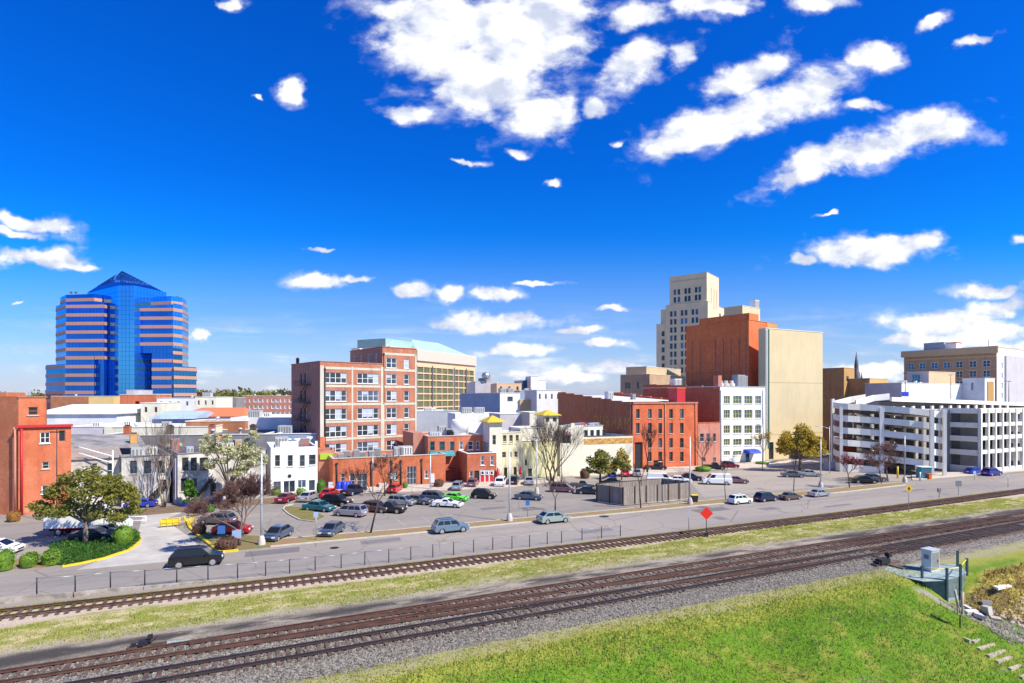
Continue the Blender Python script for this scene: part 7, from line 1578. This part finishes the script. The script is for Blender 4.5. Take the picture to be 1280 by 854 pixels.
t = sign(1136, 640, 606, 1.15, 1.15, 'yellow_sign', 'yellow diamond sign with black symbol at the street edge', diamond=True, nm='warning_sign'); zc = ZP(606, G(1136, 640).y)-.575; mb = MB(); mb.box(-.07, .07, -.065, -.053, zc-.28, zc+.12); mb.box(-.22, -.075, -.065, -.053, zc-.05, zc+.06); mb.box(.075, .22, -.065, -.053, zc-.05, zc+.06); mb.poly([(-.14, -.06, zc+.122), (.14, -.06, zc+.122), (0, -.06, zc+.34)]); mb.build('symbol', [M['dark']], t)
sign(1198, 619, 601, 1.05, .95, 'sign_grey', 'dark grey square sign seen from behind at the street edge', nm='street_sign'); sign(1260, 609, 593, .5, .5, 'galv', 'small thin sign at the far right street edge'); sign(861, 663, 640, .2, .5, 'galv', 'thin bare sign post left of the red diamond sign')
sign(395, 676, 640, .55, .6, 'sign_pale', 'pale lilac small sign on a thin post at the front verge', nm='parking_sign'); sign(659.5, 647, 625, .55, .75, 'sign_blue', 'small blue sign on the verge between the lamp post and the pale green hatchback', nm='parking_sign')
sign(277, 686, 657, .8, .9, 'sign_blue', 'blue sign in front of the red car beside the yellow kerb', nm='parking_sign', post='black_metal'); sign(296, 684, 662, 1.0, .95, 'sign_pale', 'pale blue sign near the trunk of the low bare tree', nm='parking_sign', post='black_metal')
sign(414, 617, 602.5, .9, 1.0, 'white', 'white and black sign left of the annex doors', nm='parking_sign'); sign(540, 612, 592, .9, 1.6, 'white', 'white box sign at the right end of the annex', nm='meter_sign')
sign(151, 664, 648, .8, .8, 'yellow_sign', 'small yellow sign behind the big clipped hedge', nm='yellow_sign'); sign(515, 617, 606, .1, .3, 'galv', 'thin short post before the tall glass door of the annex'); sign(1218, 600, 589, .5, .5, 'sign_pale', 'white and blue sign at the garage wall', nm='parking_sign')
# bollard / small relay box near the rails
p = G(1174, 622); t = thing('relay_post', 'small dark relay post between street and siding', 'relay post', (p.x, p.y, 0)); mb = MB(); mb.tube((0, 0, 0), (0, 0, .9), .06); mb.box(-.22, .22, -.15, .15, .9, 1.5); mb.build('box', [M['conc_dark']], t)
# red umbrellas beside the cream building
for (px, py, lb) in [(622, 603, 'folded red parasol left of the white van'), (650.5, 600, 'folded red parasol right of the black car')]:
    p = G(px, py); t = thing('folded_parasol', lb, 'parasol', (p.x, p.y, 0), 0, 'folded red parasols'); mb = MB(); mb.tube((0, 0, 0), (0, 0, 2.9), .04); mb.build('pole', [M['galv']], t); mb = MB(); mb.lathe((0, 0, 0), [(.35, 1.1), (.28, 1.8), (.12, 2.6), (.03, 2.9)], 8); mb.build('canopy', [M['red_paint']], t)
# blue tarpaulin load and bins
def bin_(px, py, w, h, m, label, lid=None, nm='rubbish_bin', cat='bin'):
    p = G(px, py); t = thing(nm, label, cat, (p.x, p.y, .01)); mb = MB(); a = w/2; b_ = a*.8; q0 = [(-b_, -b_), (b_, -b_), (b_, b_), (-b_, b_)]; q1 = [(-a, -a), (a, -a), (a, a), (-a, a)]
    for k in range(4): mb.poly([(*q0[k], 0), (*q0[(k+1) % 4], 0), (*q1[(k+1) % 4], h), (*q1[k], h)])
    mb.build('body', [M[m]], t); mb = MB(); mb.box(-a-.04, a+.04, -a-.04, a+.04, h, h+.08); mb.tube((-a, a+.05, h+.04), (a, a+.05, h+.04), .04); mb.build('lid', [M[lid or m]], t); return t
bin_(246, 624, 1.3, 1.7, 'blue_paint', 'tall blue bin standing left by the outside stair'); bin_(252, 625, 1.2, 1.5, 'blue_paint', 'tall blue bin standing right by the outside stair'); bin_(233, 633, 1.2, .55, 'blue_paint', 'low blue bin in front of the conical shrub'); bin_(868, 628, .95, 1.1, 'dark', 'dark bin with yellow lid right of the wooden enclosure', 'yellow_paint')
p = G(431, 612); mb = MB(); 
for k in range(5): mb.lathe((p.x-1.0+k*.5, p.y+.2*math.sin(k*2), 0), [(.5, .01), (.55, .7), (.4+.1*(k % 2), 1.1+.15*(k % 3)), (.1, 1.5)], 7)
tag(mb.build('blue_tarpaulin', [M['blue_paint']]), 'bright blue tarpaulin covered heap beside the annex doors', 'tarpaulin')
mb = MB(); p = G(184, 629); mb.lathe((p.x, p.y, 0), [(.05, .01), (.05, 2.1)], 6); mb.lathe((p.x, p.y, 2.0), [(1.5, 0), (1.2, .18), (.05, .5)], 8, 1); tag(mb.build('blue_parasol', [M['galv'], mat('sky_blue', (.05, .42, .75), .6)]), 'open light blue parasol near the tall bare tree', 'parasol')
for (px, py, lb) in [(696.5, 600, 'orange barrier left of the stucco block')]: pass
t = bin_(1162, 599, .6, 1.0, 'orange', 'orange red traffic barrel beside the garage entrance', nm='traffic_barrel', cat='barrel')
for (px, py, lb) in [(1122, 598, 'left'), (1146, 597, 'middle'), (1150, 601, 'right')]:
    p = G(px, py); mb = MB(); mb.tube((p.x, p.y, 0), (p.x, p.y, 1.7 if lb != 'left' else 2.4), .16, .16, 8); tag(mb.build('bollard', [M['yellow_paint'] if lb == 'left' else M['galv']]), {'left': 'yellow post left in the garage entrance', 'middle': 'grey ticket post in the middle of the garage entrance', 'right': 'grey ticket post nearest the street at the garage entrance'}[lb], 'post')
p = G(1155, 598); t = thing('ticket_booth', 'small teal and white ticket booth under the garage', 'booth', (p.x, p.y, 0)); mb = MB(); mb.box(-1.0, 1.0, -.8, .8, 0, 2.3); mb.build('cabin', [M['teal']], t); mb = MB(); mb.box(-.8, .8, -.83, -.803, .7, 1.9); mb.build('window', [M['glass_sky']], t); mb = MB(); mb.box(-1.15, 1.15, -.95, .95, 2.303, 2.42); mb.build('roof', [M['white']], t)
# yellow rails at the left entrance
def rail(pts, z, label, nm='yellow_railing', m='yellow_paint', h=1.1, every=1.6, r=.05, mesh=False, cat='railing', group=None):
    P = [Vector((q.x, q.y, z)) for q in pts]; t = thing(nm, label, cat, P[0], 0, group); mb = MB(); o0 = P[0]
    for a, c_ in zip(P[:-1], P[1:]):
        mb.tube(a-o0+Vector((0, 0, h)), c_-o0+Vector((0, 0, h)), r*.8); mb.tube(a-o0+Vector((0, 0, h*.5)), c_-o0+Vector((0, 0, h*.5)), r*.6)
    mb.build('rail', [M[m]], t)
    for a, c_ in zip(P[:-1], P[1:]):
        L_ = (c_-a).length; k = max(1, round(L_/every))
        for i in range(k+1): q = a.lerp(c_, i/k)-o0; mb = MB(); mb.tube(q, q+Vector((0, 0, h+.03)), r, r, 6); mb.build('post', [M[m]], t)
    return t
rail([G(201, 660), G(224, 658)], 0, 'yellow railing standing across the pale driveway', every=.6); rail([G(225, 658), G(243, 654), G(236, 660)], 0, 'yellow railing at the start of the yellow kerb', every=.8)
mb = MB(); a, c_ = G(200, 660), G(223, 658); mb.prism([a, c_, c_+Vector((0, .05, 0)), a+Vector((0, .05, 0))], .25, 1.0); tag(mb.build('yellow_board', [M['yellow_paint']]), 'flat yellow board behind the driveway railing', 'board')
rail([G(157, 656), G(182, 655)], 0, 'white and red barrier arm across the driveway at the big hedge', 'barrier', 'white', 1.0, 3.0, .07)
# low retaining wall and chain link fence along the street
fp = [(-60, 760), (46, 749), (94, 745), (138, 739), (181, 735.5), (221, 731), (260, 727), (297, 724), (332, 720), (362, 717), (394, 713.5), (426.5, 710.5), (456, 706.5), (486, 703.5), (513.5, 700), (541, 697), (567, 694), (592, 690.5), (616, 687.5), (640, 686), (662, 684), (684, 680.5), (702, 679), (727.5, 675.5), (752, 673), (775.5, 670.5)]
P = [Vector(G(*q)) for q in fp]
mb = MB()
for i in range(0, 8):
    a, c_ = P[i], P[i+1]; n = Vector((-(c_-a).y, (c_-a).x, 0)).normalized()*.15; h0 = .5-.055*i; h1 = .5-.055*(i+1)
    a0, a1, c0, c1 = a-n-n*2, a+n-n*2, c_-n-n*2, c_+n-n*2
    mb.poly([(a0.x, a0.y, -.05), (c0.x, c0.y, -.05), (c0.x, c0.y, h1), (a0.x, a0.y, h0)]); mb.poly([(a0.x, a0.y, h0), (c0.x, c0.y, h1), (c1.x, c1.y, h1), (a1.x, a1.y, h0)]); mb.poly([(c1.x, c1.y, -.05), (a1.x, a1.y, -.05), (a1.x, a1.y, h0), (c1.x, c1.y, h1)])
tag(mb.build('retaining_wall', [mat('old_concrete', (.42, .36, .30), .9, col2=(.24, .20, .16), vscale=1.4, streak=.3, fine=.2)]), 'low old concrete wall along the siding under the left end of the fence', 'wall')
t = thing('chain_link_fence', 'thin chain link fence with dark posts between the siding and the street', 'fence', (P[1].x, P[1].y, 0)); o0 = Vector((P[1].x, P[1].y, 0))
for i in range(1, len(P)):
    q = P[i]-o0; mb = MB(); z = .45-.055*i if i < 8 else 0; z = max(0, z); mb.tube((q.x, q.y, z-.1), (q.x, q.y, z+1.35), .05, .05, 6); mb.build('post', [M['black_metal']], t)
MESH_M = bpy.data.materials.new('fence_wire'); MESH_M.use_nodes = True; nt = MESH_M.node_tree; bs = nt.nodes['Principled BSDF']; bs.inputs['Base Color'].default_value = (.22, .23, .26, 1); bs.inputs['Alpha'].default_value = .16; bs.inputs['Roughness'].default_value = .5
mb = MB(); mr_ = MB()
for i in range(1, len(P)-1):
    a, c_ = P[i]-o0, P[i+1]-o0; za = max(0, .45-.055*i) if i < 8 else 0; zb_ = max(0, .45-.055*(i+1)) if i < 7 else 0
    if (a-c_).length < 8: mr_.tube((a.x, a.y, za+1.3), (c_.x, c_.y, zb_+1.3), .022 if i < 14 else .012, None, 5)
    mb.poly([(a.x, a.y, za+.05), (c_.x, c_.y, zb_+.05), (c_.x, c_.y, zb_+1.28), (a.x, a.y, za+1.28)])
mb.build('wire_mesh', [MESH_M], t); mr_.build('top_rail', [M['metal']], t)
# wooden enclosure
ec = G(779, 632.5); e1 = G(862, 624.5); e2 = G(746, 627); t = thing('wooden_enclosure', 'weathered grey wooden board enclosure with dark posts beside the verge', 'enclosure', (ec.x, ec.y, 0)); Hh = 2.75
def planks(a, b_, nm, side=1):
    a = a-ec; b_ = b_-ec; d = (b_-a); L_ = d.length; d.normalize(); n = Vector((d.y, -d.x, 0)); k = int(L_/.16); mb = MB()
    for i in range(k):
        q = a+d*(i*L_/k); w = L_/k*.92; th = .03+.02*random.random(); c = [q, q+d*w, q+d*w-n*th, q-n*th]; z1 = Hh+random.uniform(-.03, .03)
        mb.prism([(v.x, v.y) for v in c], .05, z1)
    mb.build(nm, [M['wood_grey']], t); kk = int(L_/2.0)
    for i in range(kk+1): q = a+d*(i*L_/max(1, kk))+n*.04; mb = MB(); mb.box(-.08, .08, -.08, .08, 0, Hh+.08, 0, math.atan2(d.y, d.x), (q.x, q.y, 0)); mb.build('post', [M['wood_dark']], t)
    mb = MB(); q0, q1 = a+n*.06, b_+n*.06; mb.tube((q0.x, q0.y, .12), (q1.x, q1.y, .12), .07); mb.build('bottom_board', [M['wood_pale']], t)
planks(ec, e1, 'board_wall'); planks(e2, ec, 'board_wall'); e3 = e2+(e1-ec); planks(e3, e2, 'board_wall'); planks(e1, e3, 'board_wall')
mb = MB(); mb.tube((e2-ec)+Vector((0, 0, Hh+.1)), (e3-ec)+Vector((0, 0, Hh+.1)), .08); mb.tube((e1-ec)+Vector((0, 0, Hh+.1)), (e3-ec)+Vector((0, 0, Hh+.1)), .08); mb.build('top_rail', [M['wood_dark']], t)
for k in range(4): cc_ = ec.lerp(e3, .25+.16*k); p = cc_; tt_ = thing('dumpster', 'dumpster with %s lid inside the wooden enclosure' % ['green', 'black', 'pale grey', 'dark red'][k], 'dumpster', (p.x, p.y, 0), R(20)); mb = MB(); mb.box(-.9, .9, -.7, .7, .1, 1.5); mb.build('bin_body', [M[['leaf_ivy', 'conc_dark', 'unit_grey', 'wood_dark'][k]]], tt_); mb = MB(); mb.box(-.95, .95, -.75, .75, 1.503, 1.6); mb.build('lid', [M[['leaf_ivy', 'dark', 'galv', 'maroon'][k]]], tt_)

# ------------------------------------------------------------------ signal cabinet, platform, rubble, steps
p = G(1163, 713.5); t = thing('signal_cabinet', 'tall grey metal signal cabinet standing on the teal gravel pad', 'cabinet', (p.x, p.y, p.z), R(24))
mb = MB(); mb.box(-.62, .62, -.45, .45, .12, 2.0); mb.build('body', [M['galv']], t); mb = MB(); mb.box(-.68, .68, -.51, .51, 2.003, 2.1); mb.build('roof', [M['galv']], t); mb = MB(); mb.box(-.7, .7, -.52, .52, -.2, .118); mb.build('plinth', [M['concrete']], t)
mb = MB(); mb.box(-.5, .5, -.475, -.453, .25, 1.85); dr = mb.build('door', [M['metal']], t); mb = MB(); mb.box(.25, .33, -.5, -.478, .9, 1.15); mb.build('handle', [M['black_metal']], dr); mb = MB(); mb.box(-.66, -.623, -.2, .2, 1.2, 1.6); mb.build('vent', [M['conc_dark']], t)
PW = [G(1152, 723), G(1183, 726), G(1200, 723), G(1208, 715)]; PW = [Vector((q.x, q.y, 0)) for q in PW]
t = thing('retaining_wall', 'teal grey plank retaining wall with dark posts around the gravel pad', 'wall', PW[0]); TEALW = mat('teal_planks', (.26, .36, .37), .8, col2=(.17, .25, .26), vscale=1.5, fine=.15)
for i in range(3):
    a, c_ = PW[i]-PW[0], PW[i+1]-PW[0]; d = (c_-a); L_ = d.length; d.normalize(); n = Vector((d.y, -d.x, 0))
    for k in range(6):
        mb = MB(); z1 = .12-k*.29; q = [a, c_, c_-n*.1, a-n*.1]; mb.prism([(v.x, v.y) for v in q], z1-.275, z1); mb.build('plank', [TEALW], t)
for i, h in ((0, 1.15), (1, 1.15), (2, 1.3), (3, 1.3)): q = PW[i]-PW[0]; mb = MB(); mb.box(-.08, .08, -.14, .02, -1.9, h, 0, 0, (q.x, q.y, 0)); mb.build('post', [mat('dark_post', (.035, .07, .08), .6)], t)
q = G(1197, 709)-PW[0]; mb = MB(); mb.box(-.08, .08, -.08, .08, -.1, 1.6, 0, 0, (q.x, q.y, 0)); mb.build('post', [MATS['dark_post']], t)
ROPE = mat('yellow_tape', (.80, .70, .10), .6); mb = MB()
for i in range(3): a, c_ = PW[i]-PW[0], PW[i+1]-PW[0]; mb.tube(a+Vector((0, 0, 1.02)), c_+Vector((0, 0, 1.02+.15*(i == 2))), .035, None, 5)
mb.build('yellow_tape', [ROPE], t)
mb = MB(); pl = [(v.x, v.y) for v in PW]; b4 = G(1150, 707); b5 = G(1195, 706); mb.prism([pl[0], pl[1], pl[2], pl[3], (b5.x, b5.y), (b4.x, b4.y)], -2.2, .06); o = mb.build('gravel_fill', [TEALG]); o['kind'] = 'structure'
# switch machines
def switch(px, py, s_, label):
    p = G(px, py); t = thing('switch_machine', label, 'switch machine', (p.x, p.y, 0), math.atan2(DV.y, DV.x)); t.scale = (s_, s_, s_); mb = MB(); mb.box(-1.6, 1.6, -.18, .18, 0, .2); mb.box(-.3, .3, -1.6, 1.0, 0, .16); mb.build('base', [M['tie']], t)
    mb = MB(); mb.box(-1.0*s_, .1, -.3, .3, .2, .62); mb.tube((.2, 0, .2), (.2, 0, 1.0*s_), .12); mb.box(.05, .45, -.2, .2, .7, 1.05); mb.box(-1.3, -.9, -.2, .15, .2, .45); mb.build('motor', [M['dark']], t); mb = MB(); mb.tube((.2, 0, .35), (.6, 1.6, .3), .05); mb.build('rod', [M['rail_rust']], t)
switch(184, 808, .7, 'black switch machine beside the rails at the lower left'); switch(1108, 706, 1.1, 'black switch machine beside the rails near the signal cabinet')
# timber steps on the path down the hollow
for i, (a, c_) in enumerate([((1205, 799), (1213, 805)), ((1216, 804), (1224, 800)), ((1223, 813), (1242, 806)), ((1235, 822), (1255, 814)), ((1246, 829), (1264, 822)), ((1276, 849), (1290, 842)), ((1262, 838), (1276, 832))]):
    a = drop(*a); c_ = drop(*c_); d = (c_-a); zz = max(a.z, c_.z); mb = MB(); n = Vector((-d.y, d.x, 0)).normalized()*.11
    mb.prism([(v.x, v.y) for v in (a-n, c_-n, c_+n, a+n)], zz-.3, zz+.1); tag(mb.build('timber_step', [M['wood_pale']]), 'weathered timber step laid across the steep dirt path', 'step', 'timber steps on the dirt path')
for k, (px, py) in enumerate([(1212, 800), (1228, 810), (1243, 819), (1258, 829), (1272, 840)]):
    pass
p = drop(1200, 786); t = thing('trail_marker', 'leaning pale marker post with crossed boards beside the dirt path', 'marker', p); mb = MB(); mb.tube((0, 0, -.2), (0, 0, 2.3), .05); mb.build('post', [M['black_metal']], t); mb = MB(); mb.tube((-.05, 0, 1.3), (-.35, .1, 3.1), .1); mb.tube((.1, 0, 1.2), (.3, .1, 2.9), .12); mb.box(-.2, .3, -.06, .06, 1.1, 1.7); mb.build('boards', [M['sign_pale'] if False else M['wood_pale']], t)
g = random.Random(3)
def slab(px, py, L_, w, h, yaw, tilt, m, label, grp='broken concrete slabs in the hollow'):
    p = drop(px, py); mb = MB(); q = [(-L_/2, -w/2), (L_/2*.9, -w/2*.8), (L_/2, w/2*.9), (-L_/2*.85, w/2)]; mb.prism(q, 0, h); o = mb.build('concrete_slab', [m]); o.location = (p.x, p.y, p.z+.05); o.rotation_euler = (R(tilt), R(tilt*.5), R(yaw)); tag(o, label, 'slab', grp)
slab(1253, 736, 2.3, .5, .22, 22, 4, M['conc_white'], 'long pale slab lying alone on the eroded slope', None); slab(1213, 768, 1.9, .4, .3, 25, 15, M['concrete'], 'long tilted slab left in the rubble pile'); slab(1235, 769, .55, .7, .7, 10, -8, M['concrete'], 'upright white block in the rubble pile')
slab(1222, 772, 1.2, .7, .3, 60, 12, M['concrete'], 'short tilted slab in the middle of the rubble pile'); slab(1244, 775, .8, .5, .2, -20, 10, M['wood_pale'], 'low pale slab right of the upright white block'); slab(1207, 764, .9, .6, .4, 40, 20, M['concrete'], 'small pale slab at the marker post'); slab(1232, 758, 1.0, .5, .4, 5, -6, M['conc_dark'], 'dark block above the rubble pile')
def rubble(nm, label, n, s0, s1, t0, t1, r0, r1, m):
    o = stones(nm, n, s0, s1, t0, t1, r0, r1, m); me = o.data; co = np.zeros(len(me.vertices)*3); me.vertices.foreach_get('co', co); co = co.reshape(-1, 3)
    for i in range(0, len(co), 5): c0 = co[i:i+5].mean(0); z = hgt(*toST(c0)); co[i:i+5, 2] += z
    me.vertices.foreach_set('co', co.ravel()); me.update(); return tag(o, label, 'rubble', kind='stuff')
rubble('rubble', 'pale stone rubble and straw strewn over the floor of the hollow', 3500, 59, 85, 18, 28.5, .06, .24, M['wood_pale'])
rubble('rubble', 'grey stones washed down beside the dirt path', 1500, 54.5, 60, 25, 30.5, .04, .14, STONE)
